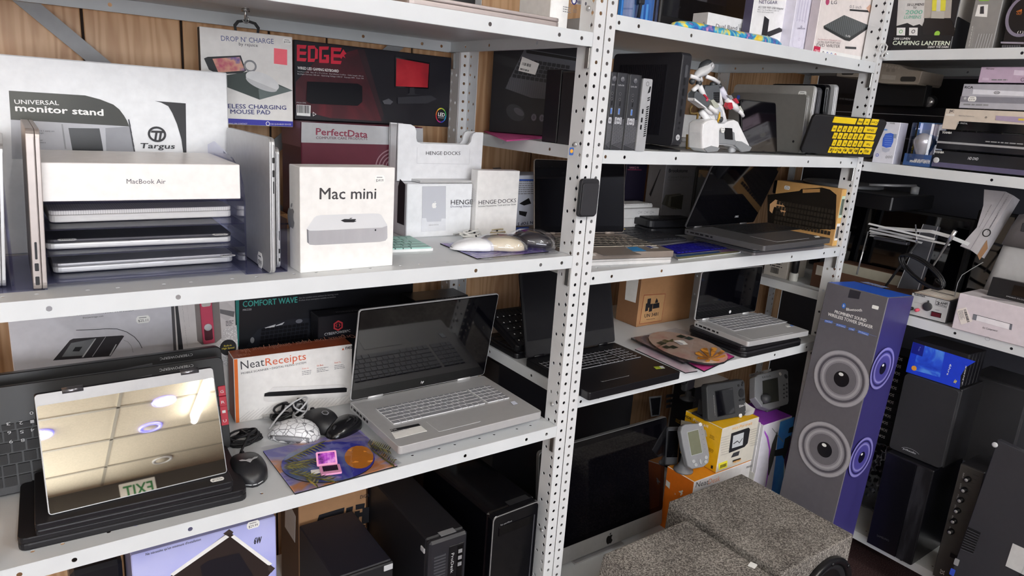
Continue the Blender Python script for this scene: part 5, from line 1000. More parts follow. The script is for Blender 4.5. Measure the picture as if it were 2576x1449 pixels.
m=MB();c2=rt.hit(*q(1060,1330));m.lathe(T(rt(c2[0],max(c2[1],.0085),-.005),Z,Y,X),[(0,-.008),(.008,-.008),(.0085,0),(.008,.008),(0,.008)],LGREY,18);m.build('wheel',rb);m=MB();c2=rt.hit(*q(650,1335));m.lathe(T(rt(c2[0],.0085,-.0),Z,Y,X),[(0,-.008),(.008,-.008),(.0085,0),(.008,.008),(0,.008)],LGREY,18);m.build('wheel',rb)
m=MB();m.prism(rt,h((770,980),(940,960),(930,860),(880,720),(770,720),(700,800),(690,900)),-.016,.008,RW,.003);m.build('waist',rb)
m=MB();m.prism(rt,h((790,930),(880,900),(870,820),(800,720),(770,760)),.0081,.014,M('#bfc4cc',.35),.002);m.lathe(T(rt(*rt.hit(*q(840,930)),.014),rt.u,rt.v,rt.w),[(.007,0),(.007,.003),(.004,.004),(0,.004)],RD,14);m.build('waist_cover',rb)
m=MB();m.prism(rt,h((650,505),(815,490),(835,560),(830,700),(760,705),(670,655),(640,560)),-.02,.012,M('#55595d',.4),.003)
m.build('chest',rb);m=MB()
for i in range(4):
 for j in range(5):m.prism(rt,h((755+i*20,580+j*26),(768+i*20,578+j*26),(768+i*20,598+j*26),(755+i*20,600+j*26)),.0121,.0135,BLK)
m.build('vent_grid',rb)
def rtube(name,ps,r_,mat,c=0,par=None):m=MB();m.tube([R_(x,y,cc if cc is not None else c)for x,y,cc in ps],r_,mat,10);return m.build(name,par or rb)
m=MB();m.loft([[rt(x+dx,y+dy,c)for dx,dy,c in[(.009*k*math.cos(a)*.6,.011*k*math.sin(a),.011*k*math.cos(a))for a in[2*math.pi*i/14 for i in range(14)]]]for(x,y),k in zip(h((560,385),(600,340),(650,315),(700,280),(745,245),(770,225)),(.35,.8,1.15,1.2,1.15,.5))],M('#c9cacc',.3));hd=m.build('head',rb)
m=MB();m.loft([[rt(x+dx,y+dy,c-.004)for dx,dy,c in[(.009*k*math.cos(a)*.6,.010*k*math.sin(a),.010*k*math.cos(a))for a in[2*math.pi*i/14 for i in range(14)]]]for(x,y),k in zip(h((640,270),(690,230),(740,205),(760,210)),(.4,1.0,1.05,.4))],RD);m.build('visor',hd)
m=MB();m.lathe(T(R_(742,240,.012),rt.u,rt.v,rt.w),[(.005,0),(.005,.0015),(0,.0015)],LGREY,14);m.build('ear_disc',hd)
rtube('neck',[(640,440,0),(625,390,0)],.006,LGREY)
for(x0,y0,x1,y1,s)in((600,420,485,370,0),(690,375,855,455,0)):rtube('collar_strut',[(x0,y0,.004),((x0+x1)/2,(y0+y1)/2-8,.006),(x1,y1,.004)],.0052,RW)
for x,y in((525,440),(610,462),(790,480),(870,495)):m=MB();m.lathe(T(R_(x,y,.0),rt.u,rt.v,rt.w),[(0,-.008),(.0057,-.0057),(.008,0),(.0057,.0057),(0,.008)],RD,14);m.build('ball_joint',rb)
rtube('left_upper_arm',[(590,500,.008),(610,570,.01),(640,640,.012)],[.007,.0075,.006],RW);rtube('left_shoulder_plate',[(575,500,.006),(500,560,.008)],.006,RW)
m=MB();m.prism(rt,h((455,600),(480,570),(620,660),(650,720),(590,780),(450,680)),.004,.026,M('#585c60',.35),.003);m.prism(rt,h((448,650),(450,685),(590,785),(600,770)),.003,.028,RW,.002);m.build('left_forearm',rb)
m=MB();m.prism(rt,h((555,605),(580,605),(625,655),(610,665)),.0262,.028,RR_,.0005);m.lathe(T(R_(612,675,.026),rt.u,rt.v,rt.w),[(.004,0),(.004,.002),(0,.004)],M('#e05070',.2),12);m.build('red_trim',rb)
m=MB();m.prism(rt,h((655,690),(680,675),(750,750),(740,770),(700,770)),.016,.03,M('#b9bcae',.35),.003);m.build('left_wrist',rb)
rtube('left_finger',[(650,760,.024),(720,820,.026),(755,850,.024)],.0055,RW);rtube('left_finger',[(680,790,.016),(760,810,.018),(790,820,.018)],.005,RW);rtube('left_finger',[(640,780,.012),(700,840,.014),(740,860,.013)],.005,RW)
rtube('right_upper_arm',[(870,530,.006),(900,600,.008),(930,660,.01)],[.0085,.009,.007],M('#d9d8e8',.3));rtube('right_side_plate',[(830,530,.004),(860,640,.006),(880,740,.006)],.0055,RW)
rtube('right_forearm',[(920,660,.012),(1000,750,.016),(1050,810,.018)],[.0085,.0095,.007],RW)
m=MB();m.prism(rt,h((890,760),(905,715),(945,715),(960,780),(925,800)),.012,.024,RR_,.002);m.build('red_guard',rb);m=MB();m.prism(rt,h((955,670),(985,655),(1020,710),(1000,720)),.018,.028,RR_,.002);m.build('red_gem',rb);m=MB();m.prism(rt,h((900,620),(940,620),(960,660),(930,665)),.014,.024,GREY,.002);m.build('elbow',rb)
rtube('right_finger',[(1040,800,.018),(1090,850,.02),(1115,885,.018)],.005,RW);rtube('right_finger',[(1060,790,.012),(1110,840,.014)],.005,RW);m=MB();m.prism(rt,h((1065,790),(1110,760),(1150,830),(1135,840)),.0,.01,M('#c9cbbf',.3),.002);m.build('right_thumb',rb)
for(x0,y0,x1,y1)in((640,820,730,960),(885,780,920,960)):rtube('leg_strut',[(x0,y0,.0),(x1,y1,.004)],.009,RW)
rtube('hydraulic_hose',[(830,840,.012),(800,900,.02),(800,965,.014)],.0028,M('#e0b030',.4))
# things behind the robot
m=MB();t=T(V((P(*q(400,1060),1,1.40).x,1.40,b2)),X,Y,Z);m.box(t,0,.10,0,.09,0,.018,M('#dfe0e2',.4),.004);m.box(t,.02,.075,.012,.06,.0185,.03,M('#d2d3d6',.4),.003);m.build('power_adapter',label='white power adapter lying behind the thin client',cat='adapter')
b=boxy(1.62,q(395,870),q(640,900),q(400,866),b2,.08);m=b.mb(M('#e9e9ea',.5));carton(b,'small white box on the shelf behind the robot legs',m=m)
m=MB();y_=1.36;m.tube([P(*q(*p),1,y_)for p in((520,760),(495,800),(500,850),(540,860),(600,850))],.003,M('#c9a86a',.5),8);p=P(*q(600,850),1,y_);m.tube([p,V((p.x+.012,y_+.01,p.z-.05)),V((p.x+.01,y_+.015,b2+.003)),V((p.x-.04,y_-.01,b2+.003)),P(*q(460,1130),1,y_-.01)*1],.003,M('#d8b060',.5),8);m.build('yellow_cable',label='yellow cable looping behind the robot',cat='cable')
# --- laptops and tablets standing on edge
def onedge(label,pbot,ptop,pback,th,mat,lid=None,r=.014,z=b2+.002,name='laptop',cat='laptop',group=None):
 a=P(*pbot,1,1.30);t0=T(a,X,Z,-Y);hh=t0.hit(*ptop);v=(X*hh[0]+Z*hh[1]).normalized();H=math.hypot(*hh);bk=T(a,Y,v,-X).hit(*pback);D=min(.36,max(.12,bk[0]));a.z=z;t=T(a+Y*D,-Y,v);root=thing(name,label,cat,a+Y*D/2+X*th/2,group)
 m=MB();m.prism(t,rr(D,H,r),-th*.42,0,lid or mat,.0012);m.build('lid',root);m=MB();m.prism(t,rr(D,H,r),-th,-th*.46,mat,.0015);m.build('base',root);return root,t,D,H
q=G2;GRL=M('#9c9b98',.35,.4)
r1=onedge('grey HP laptop standing on edge behind the black tablet',q(705,1228),q(772,737),q(150,716),.018,GRL,M('#8f8e8b',.33,.45))
m=MB();a=r1[1].hit(*q(190,805));m.poly(r1[1],rr(.012,.012,.002,2,a[0]-.006,a[1]-.006),M('#4a6ad8',.4),.0006);a=r1[1].hit(*q(645,1172));m.poly(r1[1],ell(*a,.004,.004,14),INK,.0006);m.build('blue_emblem',r1[0])
r2=onedge('tall silver laptop with price tag standing second in the row',q(742,1228),q(832,660),q(172,648),.018,ALU,M('#b9b8b4',.33,.4));sticker(r2[0],r2[1],q(720,777),.028,.016,'$219.99')
onedge('dark grey laptop standing on edge third in the row',q(790,1235),q(868,680),q(300,660),.02,M('#4a4a4f',.4,.2))
onedge('glossy black laptop standing on edge in crinkled film, fourth in the row',q(858,1225),q(930,645),q(500,640),.028,M('#101014',.12),BLKG)
onedge('silver laptop standing on edge at the right end of the row',q(925,1232),q(1005,648),q(600,640),.022,ALU,ALU)
a,c_=P(*q(222,1268),1,1.275),P(*q(512,1272),1,1.275);a.z=b2+.003;u=X;W=(c_-a).x;t0=T(a,u,Z);hh=t0.hit(*q(286,828));v=V((0,hh[0]*.9,hh[1])).normalized();t=T(a,u,(Z+Y*.22).normalized());H=t.hit(*q(286,828))[1]
r=thing('tablet','black tablet leaning upright against the row of laptops','tablet',a+u*W/2);m=MB();m.prism(t,rr(W,H,.008),-.009,0,BLK,.002);m.build('body',r);m=MB();m.prism(t,rr(W-.006,H-.006,.006,3,.003,.003),.0001,.0006,SCREEN);m.build('display_panel',r)
m=MB();tt=T(P(*q(520,1278),2,b2),X,Y,Z);m.prism(tt,rr(.16,.12,.02),0,.0018,BLK);m.build('rubber_mat',label='thin black rubber mat under the standing laptops',cat='mat')
# --- yellow-key keyboard standing upside down
a,c_=P(*q(850,1276),1,1.262),P(*q(1296,1312),1,1.172);u=(c_-a).normalized();W=(c_-a).length;ry=ray(*q(972,962));k=(a-CAM).dot(u)/ry.dot(u);tl=CAM+ry*k;t=T(a,u,tl-a);H=(tl-a).length
r=thing('keyboard','black keyboard with large yellow keys standing upside down at the shelf end','keyboard',a+u*W/2);m=MB();ex=.0;m.prism(T(t.o-t.u*.06,t.u,t.v),rr(W+.06,H,.012),-.014,0,BLK2,.004);m.build('case',r)
YK=M('#f2cf1e',.4);m=MB();ml=MB();k_=zf(2080,130,496/2318)
def yk(x0,y0,x1,y1,s,hh=.011):
 p=[t.hit(*k_(*g))for g in((x0,y0),(x1,y0))];p2=t.hit(*k_((x0+x1)/2,y1));xa,xb=sorted((p[0][0],p[1][0]));ya=min((p[0][1]+p[1][1])/2,p2[1]);yb_=max((p[0][1]+p[1][1])/2,p2[1]);m.box(t,xa+.0006,xb-.0006,ya+.0006,yb_-.0006,0,.003,YK,.0008)
 if s:w_=min(xb-xa,.006*len(s)+.001)*.75;cx_,cy_=(xa+xb)/2,(ya+yb_)/2;ml.text(t,s,(cx_+w_/2,cy_+hh*.25),(cx_-w_/2,cy_+hh*.25),min(.0065,(yb_-ya)*.45),INK,.02,uv=True,c=.0032)
for i,row in enumerate((['','','Alt','≡','Ctrl'],list('NBVCXZ')+['Shift'],list('HGFDSA')+['Caps'],list('YTREWQ')+['Tab'],list('765432')+['1','~'])):
 y0=790+i*84-(0 if i else 10);sl=-11*i*1.35;xs={0:[(80,365,''),(370,440,'Alt'),(445,520,'≡'),(525,620,'Ctrl')],1:[(70,130,'N'),(135,190,'B'),(195,250,'V'),(255,312,'C'),(316,372,'X'),(376,436,'Z'),(442,602,'Shift')],2:[(80,135,'H'),(140,195,'G'),(200,255,'F'),(260,315,'D'),(320,375,'S'),(380,440,'A'),(446,580,'Caps')],3:[(72,125,'Y'),(130,187,'T'),(192,250,'R'),(254,310,'E'),(314,372,'W'),(376,432,'Q'),(438,560,'Tab')],4:[(30,78,'7'),(82,140,'6'),(144,200,'5'),(204,262,'4'),(266,322,'3'),(326,382,'2'),(386,442,'1'),(446,535,'~')]}[i]
 for x0,x1,s in xs:yk(x0+1,y0+.045*(x0-300),x1-1,y0+76+.045*(x0-300),s)
for x0,x1,s in((35,100,'F5'),(118,182,'F4'),(184,246,'F3'),(248,312,'F2'),(314,378,'F1'),(430,505,'Esc')):yk(x0,1128+.06*(x0-200),x1,1178+.06*(x0-200),s)
m.build('yellow_keys',r);ml.build('key_legends',r)
# --- third shelf
q=G3
tdk=.034;hl,hr_,fr=P(1320,588,2,b3+tdk),P(1552,588,2,b3+tdk),P(*q(1252,752),2,b3+tdk)
u=V((math.cos(math.radians(-10)),math.sin(math.radians(-10)),0));W=.298;fl_=fr+V((0,.004,0))-u*W
slab('closed white and silver laptop under the open taupe laptop',b3,.016,None,None,.235,M('#d5d3d2',.4),M('#c9c6c4',.4),frame=T(fl_+V((.0,.0,b3-fl_.z)),u,Z.cross(u),Z),W=W)
TAU=M('#9b8f86',.38,.35);r,t,lt,lo,W,D,lh=laptop('open taupe laptop behind the middle upright, screen reflecting boxes',b3+.0175,.0165,pj(fl_),pj(fr),.25,q(190,58),TAU,M('#3a3835',.45),[q(240,670),q(905,630),q(1050,700),q(400,745)],[q(680,730),q(860,725),q(985,780),q(620,795)],False,SCREEN,.004,.02,M('#c9bfb0',.4),edge=DGREY)
m=MB();s_=[t.hit(*q(*p))for p in((935,755),(1035,752),(965,722),(888,727))];m.prism(t,s_,.0001,.0006,M('#2f8fd0',.35));m.lines(t,s_[0][0]+.006,s_[0][1]+.004,s_[1][0]-.006,s_[2][1]-.004,3,WHITE,.5);m.build('blue_sticker',r);m=MB();s_=[t.hit(*q(*p))for p in((1070,733),(1130,730),(1100,716),(1030,718))];m.prism(t,s_,.0001,.0006,LGREY);m.prism(t,s_[:1]+[tuple(V(s_[0])*.6+V(s_[1])*.4),tuple(V(s_[3])*.6+V(s_[2])*.4)]+s_[3:],.0006,.0008,M('#2a3a80'));m.build('processor_sticker',r)
m=MB();s_=[t.hit(*q(*p))for p in((612,792),(658,786),(632,770),(600,772))];m.prism(t,s_,.0001,.0005,STK);m.build('white_sticker',r)
pr,pb_=P(*q(1358,666),2,b3+.01),P(*q(1188,548),2,b3+.01);D=pb_.y-pr.y;W=.30;t=T(V((pr.x-W+.0,pr.y,b3)),X,Y,Z)
kb=keyboard('dark grey compact wireless keyboard with two yellow keys',t,W,D,.012,M('#35353b',.5),M('#26262b',.45),ROWS[:1]+ROWS[1:],False,.008,top=.02,r=.018,keyh=.003)
m=MB();
for k,x in enumerate((828,862)):a=t.at(0,0,.016).hit(*q(x,586));m.prism(t.at(0,0,.012),ell(*a,.0085,.005,16),0,.0042,YK if 'YK' in globals()else GREY)
m.build('yellow_keys',kb);m=MB();m.text(t.at(0,0,.0125),'logitech',(W*.42,D-.014),(W*.52,D-.014),.005,LGREY,uv=True,c=.0003);m.build('lettering',kb)
b=boxy(1.75,q(890,95),q(1046,100),(1590,380),b3,.05);m=b.mb(M('#1f1a2c',.4),.001);m.text(b.front,'ie Colors',q(978,118),q(910,118),6,M('#c98a9a'));m.px(b.front,[q(895,138),q(1000,140),q(1000,144),q(895,142)],M('#a83a5a'));carton(b,'dark purple printed box with upside-down lettering at the back',m=m)
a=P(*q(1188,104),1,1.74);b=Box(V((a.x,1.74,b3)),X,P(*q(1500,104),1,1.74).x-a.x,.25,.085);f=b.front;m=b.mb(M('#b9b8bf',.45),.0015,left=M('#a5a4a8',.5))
m.text(f,'Brookstone',q(1204,160),q(1345,160),9,M('#1f1c2a'),.02);m.text(f,'iConvert Scanner',q(1198,206),q(1360,204),7,GREY,italic=.15);m.text(f,'Portable document scanner',q(1195,222),q(1305,220),3.5,GREY)
for k in range(4):m.px(f,[q(1150+k*22,400+k*6),q(1180+k*14,330+k*5),q(1290+k*8,318+k*4),q(1240+k*20,440)],M(('#8d8c82','#77766c','#9a998f','#5a594f')[k]))
m.px(b.left,[q(1060,325),q(1143,135),q(1146,140),q(1070,345)],DGREY)
carton(b,'grey Brookstone scanner box at the back of the third shelf',m=m)
zl_=P(*q(1146,497),1,1.64).z;b=Box(V((P(*q(790,540),1,1.64).x,1.642,b3)),X,.20,zl_-b3-.0005,.085);carton(b,'flat white box under the one carrying the white keyboard',m=b.mb(M('#dcdbda',.4),.0015))
b=boxy(1.64,q(800,440),q(1146,440),q(800,440),zl_,.09);b.W=min(b.W,.21);m=b.mb(M('#e4e3e3',.4),.0015);f=b.front
for k in range(3):a=f.hit(*q(980+45*k,462));m.ring(f,*a,.005,.005,.0008,GREY,14);m.lines(f,a[0]+.006,a[1]-.003,a[0]+.016,a[1]+.003,2,GREY)
carton(b,'flat white box with a white keyboard on top, third shelf back',m=m);zt=b.o.z+b.H
t=T(b.o+V((.0,.01,b.H+.001)),X,Y,Z);keyboard('small white keyboard lying on the flat white box',t,b.W*.9,.075,.010,M('#e9e8e6',.4),M('#f4f3f1',.4),ROWS[1:],False,.006,keyh=.003)
for k in range(2):
 a=P(*q(1360,615),2,b3+.002);t=T(V((a.x-.19-.004*k,a.y+.0+.006*k,b3+.026*k)),V((1,-.12,0)),V((.12,1,0)),Z)
 keyboard(('black chunky keyboard, lower of the pair behind the open Dell laptop','black chunky keyboard with soft edge, upper of the pair behind the open Dell laptop')[k],t,.22,.10,.022,M('#17171c',.5),M('#0f0f13',.45),ROWS[1:],False,.02,r=.02)
b=boxy(1.60,q(1420,118),q(1540,110),q(1420,118),b3,.02);r=thing('laptop','black laptop screen standing behind the open Dell laptop','laptop',b.front(b.W/2,0,0));m=MB();m.box(b.front,0,.26,0,b.H,-.008,0,BLK,.003);m.box(b.front,0.01,.25,.02,b.H-.01,.0001,.0008,SCREEN);m.build('screen_lid',r);m=MB();m.box(T(V((b.o.x,b.o.y-.05,b3)),X,Y,Z),0,.26,0,.05,0,.016,BLK,.003);m.build('base',r)
# open Dell on two closed ones
zs=b3
for k,(mm_,lab)in enumerate(((M('#8a8688',.38,.35),'closed grey laptop at the bottom of the Dell stack'),(M('#a59fa2',.38,.35),'closed silver grey laptop in the middle of the Dell stack'))):
 fx=P(*q(1910,770),2,b3);slab(lab,zs,.015,None,None,.235,mm_,M('#55565a',.4,.2),frame=T(V((1.763+.006*k,1.215+.002*k,zs)),X,Y,Z),W=.375-.004*k);zs+=.0158
DKG=M('#5d5c5e',.38,.35);r,t,lt,lo,W,D,lh=laptop('open dark grey Dell convertible on top of two closed laptops',zs,.0155,q(1928,716),q(2430,657),T(P(*q(1928,716),2,zs+.0155),X,Y,Z).hit(*q(1440,577))[1],q(1537,105),DKG,M('#17171a',.45),[q(1590,570),q(2000,535),q(2150,595),q(1750,630)],[q(1860,640),q(2080,612),q(2230,660),q(1990,690)],False,SCREEN,.004,.02,edge=LGREY,wellmat=M('#2a2a2d'))
m=MB();m.text(lt,'DELL',q(1700,500),q(1728,497),4.5,LGREY,.02,c=.0012);m.build('emblem',lo);m=MB();s_=[t.hit(*q(*p))for p in((2310,652),(2345,648),(2330,640),(2298,644))];m.prism(t,s_,.0001,.0006,STK);m.build('small_sticker',r)
# carton with a keyboard picture
x0=2.215;yb_=P(1957,443,0,x0).y;yf_=1.235;b=Box(V((x0,yb_,b3)),-Y,yb_-yf_,P(2107,474,0,x0).z-b3,.026);f=b.front;m=b.mb(M('#c99a5e',.6),.0015,right=M('#e0b268',.55))
K_=M('#1c1712',.4);m.px(f,[q(*p)for p in((1950,330),(2190,300),(2205,285),(2360,275),(2420,290),(2470,330),(2460,590),(2220,590),(1950,560))],K_);m.px(f,[q(2215,288),q(2345,284),q(2345,310),q(2215,316)],M('#b08450'))
a,c_=f.hit(*q(2000,530)),f.hit(*q(2440,560));
for i in range(18):
 for j in range(5):x_=a[0]+(c_[0]-a[0])*i/18;m.poly(f,[(x_,a[1]+j*.018-.01),(x_+(c_[0]-a[0])/22,a[1]+j*.018-.01),(x_+(c_[0]-a[0])/22,a[1]+j*.018+.003),(x_,a[1]+j*.018+.003)],M('#2f2820'),.002)
m.px(f,[q(*p)for p in((1968,400),(2010,365),(2060,385),(2090,440),(2078,490),(2060,480),(2040,430),(2000,420),(1985,470),(1965,450))],M('#d9a878',.5));
bx=carton(b,'tan cardboard keyboard box at the right end of the third shelf',m=m);sticker(bx,f,q(2098,276),.022,.013,'$19.99')
rr_=b.right;mm=MB();mm.prism(rr_,rr(b.D*.75,b.H*.38,.002,2,b.D*.12,b.H*.5),.0003,.0007,M('#cfe6cf'));mm.lay=.0008;mm.barcode(rr_,b.D*.2,b.H*.55,b.D*.8,b.H*.83,INK);mm.build('barcode_label',bx);mm=MB();mm.prism(rr_,rr(b.D*.75,b.H*.3,.002,2,b.D*.12,b.H*.1),.0003,.0007,STK);mm.lay=.0008;mm.barcode(rr_,b.D*.2,b.H*.14,b.D*.8,b.H*.35,INK);mm.build('barcode_label',bx)
# keyboard cover pack
ps=[P(*q(*p),2,b3)for p in((1130,716),(1275,822),(1757,765),(1525,664))];m=MB();t=T(ps[0],X,Y,Z);pl=[((p-ps[0]).x,(p-ps[0]).y)for p in ps];m.prism(t,pl,0,.004,M('#e9e8ef',.35));m.lay=.0042;w_=lambda x,y:(lambda p:((p-ps[0]).x,(p-ps[0]).y))(P(*q(x,y),2,b3+.004))
m.poly(t,[w_(1280,815),w_(1745,762),w_(1700,740),w_(1255,795)][::1],M('#eceaa8',.35));m.poly(t,[w_(1265,800),w_(1600,765),w_(1580,755),w_(1255,785)],M('#4a86c8',.35));m.poly(t,[w_(1600,763),w_(1735,750),w_(1705,732),w_(1590,752)],M('#d9a0d8',.35))
m.poly(t,[w_(1145,716),w_(1265,780),w_(1660,738),w_(1475,674)],M('#2c28b0',.35));pk=m.build('keyboard_cover_pack',label='packaged blue keyboard cover lying at the shelf front by the Dell stack',cat='keyboard cover')
m=MB();a,c_,e_=V(w_(1265,775)),V(w_(1655,735)),V(w_(1150,718));kt=T(t(a.x,a.y,.0046),t.u*(c_-a).normalized().x+t.v*(c_-a).normalized().y,t.v,Z);kt=T(kt.o,kt.u,Z.cross(kt.u),Z);hgt=abs((e_-a).length*.9);keys(m,T(kt.o,kt.u,(t.u*(e_-a).x+t.v*(e_-a).y),Z),.004,(c_-a).length-.004,.004,(e_-a).length-.004,M('#3a36d0',.3),.0022,ROWS,False,.2);m.build('blue_keys',pk)
m=MB();m.sheet(t,[w_(1120,712),w_(1275,828),w_(1762,767),w_(1475,664)],FILM,14,lambda x,y:.0078+.0008*math.sin(x*25)*math.sin(y*19));m.build('clear_wrapper',pk)
p=P(*q(1250,775),2,b3);m=MB();t=T(p,V((1,-.1,0)),V((.1,1,0)),Z);m.prism(t,rr(.06,.03,.003,2,-.04,-.012),0,.003,M('#3a5ad0',.35),top=M('#4a6ae0',.35));m.poly(t,[(-.035,-.008),(-.01,-.008),(-.01,.012),(-.035,.012)],WHITE,.0033);m.build('small_packet',label='small blue packet between the taupe laptop and the keyboard cover',cat='packet')
# card wallet on the upright
t0=T(V((P(1446,545,1,1.214).x,1.2125,0)),X,Z,-Y);cs=[t0.hit(*p)for p in((1447,545),(1491,547),(1505,452),(1461,449))];e=(V(cs[1])-V(cs[0]));W=.062;up=(V(cs[3])-V(cs[0]));H=up.length;up.normalize();t=T(t0(*cs[0]),t0.u*1-t0.v*.03,t0.u*up.x*.4+t0.v*up.y,-Y)
t=T(t0(*cs[0]),X,Z,-Y);r=thing('phone_pouch','black leather phone pouch stuck on the middle upright','phone pouch',t(.03,0,.006));W=e.length;m=MB();sk=up.x/up.y*.2
m.prism(t,[(x+y*sk,y)for x,y in rr(W,H*1.0,.009)],0,.011,M('#26262a',.5),.003);m.build('body',r);m=MB();m.prism(t,[(x+y*sk,y)for x,y in rr(W*.92,H*.86,.007,4,W*.04,H*.04)],.0105,.0145,M('#2d2d31',.5),.0025);m.build('front_pocket',r)
# --- fourth shelf
q=G4
tk=.021
r,t,lt,lo,W,D,lh=laptop('open black gaming laptop behind the middle upright on the fourth shelf',b4,tk,pj(V((1.132,1.186,b4+tk))),pj(V((1.472,1.186,b4+tk))),.27,q(262,80),M('#111115',.35),M('#0c0c10',.4),[q(400,750),q(1030,645),q(1200,730),q(520,830)],[q(870,895),q(1080,845),q(1085,855),q(880,900)],True,SCREENM,.006,.045,M('#b9b9be',.4),hinge=(.08,.8),wellmat=M('#0a0a0d'),edge=GREY,lidt=.008)
m=MB();s_=[t.hit(*q(*p))for p in((1290,805),(1355,798),(1340,782),(1270,788))];m.prism(t,s_,.0001,.0006,M('#a8b83a',.4));m.prism(t,[tuple(V(s_[0])*.4+V(s_[1])*.6),s_[1],s_[2],tuple(V(s_[3])*.4+V(s_[2])*.6)],.0006,.0009,LGREY);m.build('graphics_sticker',r)
for k in range(2):
 t=T(V((1.135,1.505+.004*k,b4+.023*k)),X,(Y+Z*.32*k),None);keyboard(('black keyboard lying under another at the left end of the fourth shelf','black keyboard with white legends propped at the left end of the fourth shelf')[k],t,.21,.19,.016,BLK,BLK2,ROWS[1:],False,.012,r=.014,name='keyboard')
m=MB();tt=T(t(0,0,.0205),t.u,t.v,t.w)
for i in range(8):
 for j in range(5):m.box(tt,.02+i*.022+.004*(j%2),.0235+i*.022+.004*(j%2),.022+j*.03,.026+j*.03,-.0001,.0004,WHITE)
m.build('key_legends',bpy.data.objects['keyboard.%03d'%0]if False else bpy.context.scene.collection.objects[-1].parent)
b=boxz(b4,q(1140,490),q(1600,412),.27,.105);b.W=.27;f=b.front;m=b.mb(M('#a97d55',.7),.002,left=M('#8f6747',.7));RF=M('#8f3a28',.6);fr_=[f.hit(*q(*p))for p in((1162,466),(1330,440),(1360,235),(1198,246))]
m.poly(f,fr_,RF);m.poly(f,inset(fr_,.0035),M('#b38a5e',.7));m.text(f,'UN 3481',q(1200,416),q(1303,400),8.5,INK,.02);m.pxline(f,q(1215,432),q(1280,422),.0012,INK)
for x,y,w_,h_ in((1225,275,26,70),(1212,310,22,60),(1240,315,24,58)):m.px(f,[q(x,y),q(x+w_,y-5),q(x+w_-8,y+h_-6),q(x-8,y+h_)],INK)
m.px(f,[q(1265,312),q(1312,302),q(1312,340),q(1262,350)],INK);m.px(f,[q(1278,305),q(1285,285),q(1292,268),q(1302,290),q(1300,303)],INK)
bx=carton(b,'brown cardboard box with UN 3481 battery mark',m=m);l=b.left;s_=[l.hit(*q(*p))for p in((1055,280),(1135,305),(1160,120),(1072,90))];mm=MB();mm.prism(l,s_,.0003,.0008,STK);mm.lines(l,s_[0][0]+.008,s_[0][1]+.004,s_[1][0]-.008,s_[1][1]+.035,6,GREY);mm.text(l,'UTI Supply',q(1085,188),q(1128,198),4,INK,.01);mm.build('shipping_label',bx)
# HP laptop on two black ones
zs=b4
for k in range(2):slab(('closed black laptop at the bottom of the small HP stack','closed black laptop in the middle of the small HP stack')[k],zs,.0195,None,None,.225,BLK,M('#232327',.4),frame=T(V((1.79-.004*k,1.212+.003*k,zs)),X,Y,Z),W=.315-.005*k,r=.02);zs+=.0203
zd=zs;r,t,lt,lo,W,D,lh=laptop('open silver HP laptop on two closed black laptops',zd,.0165,q(1985,600),q(2448,516),T(P(*q(1985,600),2,zd+.0165),X,Y,Z).hit(*q(1605,436))[1],q(1636,70),ALU,M('#9d9ea3',.4,.3),[q(1690,440),q(2090,380),q(2270,455),q(1860,520)],[q(1905,540),q(2195,485),q(2330,530),q(2010,585)],False,SCREEN,.005,.028,M('#e3e3e6',.35),edge=LGREY)
m=MB();a=lt.hit(*q(1845,372));m.poly(lt,ell(*a,.0055,.0055,18),M('#dcdcde'),.0012);m.build('emblem',lo)
m=MB();s_=[t.hit(*q(*p))for p in((2278,488),(2305,484),(2290,475),(2262,478))];m.prism(t,s_,.0001,.0006,STK);a=t.hit(*q(2310,476));m.prism(t,ell(*a,.006,.006,14),.0001,.0006,M('#4a7ac8'));m.build('stickers',r)
# pile of wrapped mouse pads
def flat(label,pts,z,th,top,name='mouse_pad',smooth=None,wrap=None):
 ps=[P(*q(*p),2,z)for p in pts];m=MB();t=T(ps[0],X,Y,Z);pl=[((p-ps[0]).x,(p-ps[0]).y)for p in ps];m.prism(t,pl,0,th,BLK2,top=top);return m.build(name,label=label,cat='mouse pad'),t,ps
MAG=MRAMP('magenta_pad_print',[(.3,'#c92f8a'),(.5,'#e0559f'),(.65,'#b81f6a'),(.8,'#f0a0c0')],'noise',12,.3,dist=1)
flat('white and pink patterned pad at the bottom of the mouse pad pile',[(1130,660),(1510,838),(1600,825),(1290,600)],b4,.003,MRAMP('pale_pad_print',[(.35,'#e9dfe6'),(.6,'#d8b8c8'),(.8,'#f4f0f3')],'noise',20,.3))
flat('magenta mouse pad sticking out under the leaf patterned one',[(1300,650),(1650,828),(1878,718),(1550,580)],b4+.0035,.004,MAG)
flat('grey wrapped mouse pad under the leaf patterned one',[(1100,580),(1490,765),(1700,720),(1330,545)],b4+.0085,.006,MRAMP('grey_pad_print',[(.3,'#4a4450'),(.5,'#8a808c'),(.8,'#c4bcc6')],'noise',15,.25))
zl=b4+.016;out=[P(*q(1530+300*math.cos(a)*(1.0),655+95*math.sin(a)+(math.cos(a))*75),2,zl)for a in[2*math.pi*k/28 for k in range(28)]][::-1];t=T(out[0],X,Y,Z);m=MB();pl=[((p-out[0]).x,(p-out[0]).y)for p in out]
LEAF=MRAMP('peach_pad_print',[(.3,'#f0cdb4'),(.5,'#f4dcc8'),(.62,'#e8a89a'),(.75,'#f6e6d8'),(.9,'#dfae9c')],'noise',6,.3,dist=1);m.prism(t,pl,0,.006,BLK2,.001,top=LEAF);m.lay=.0063;w_=lambda x,y:(lambda p:((p-out[0]).x,(p-out[0]).y))(P(*q(x,y),2,zl+.006))
for k in range(9):m.poly(t,[w_(1270+k*8,660-k*9),w_(1275+k*10,655-k*9),w_(1420,580+k*3),w_(1410,578+k*3)],M('#7d8250',.35))
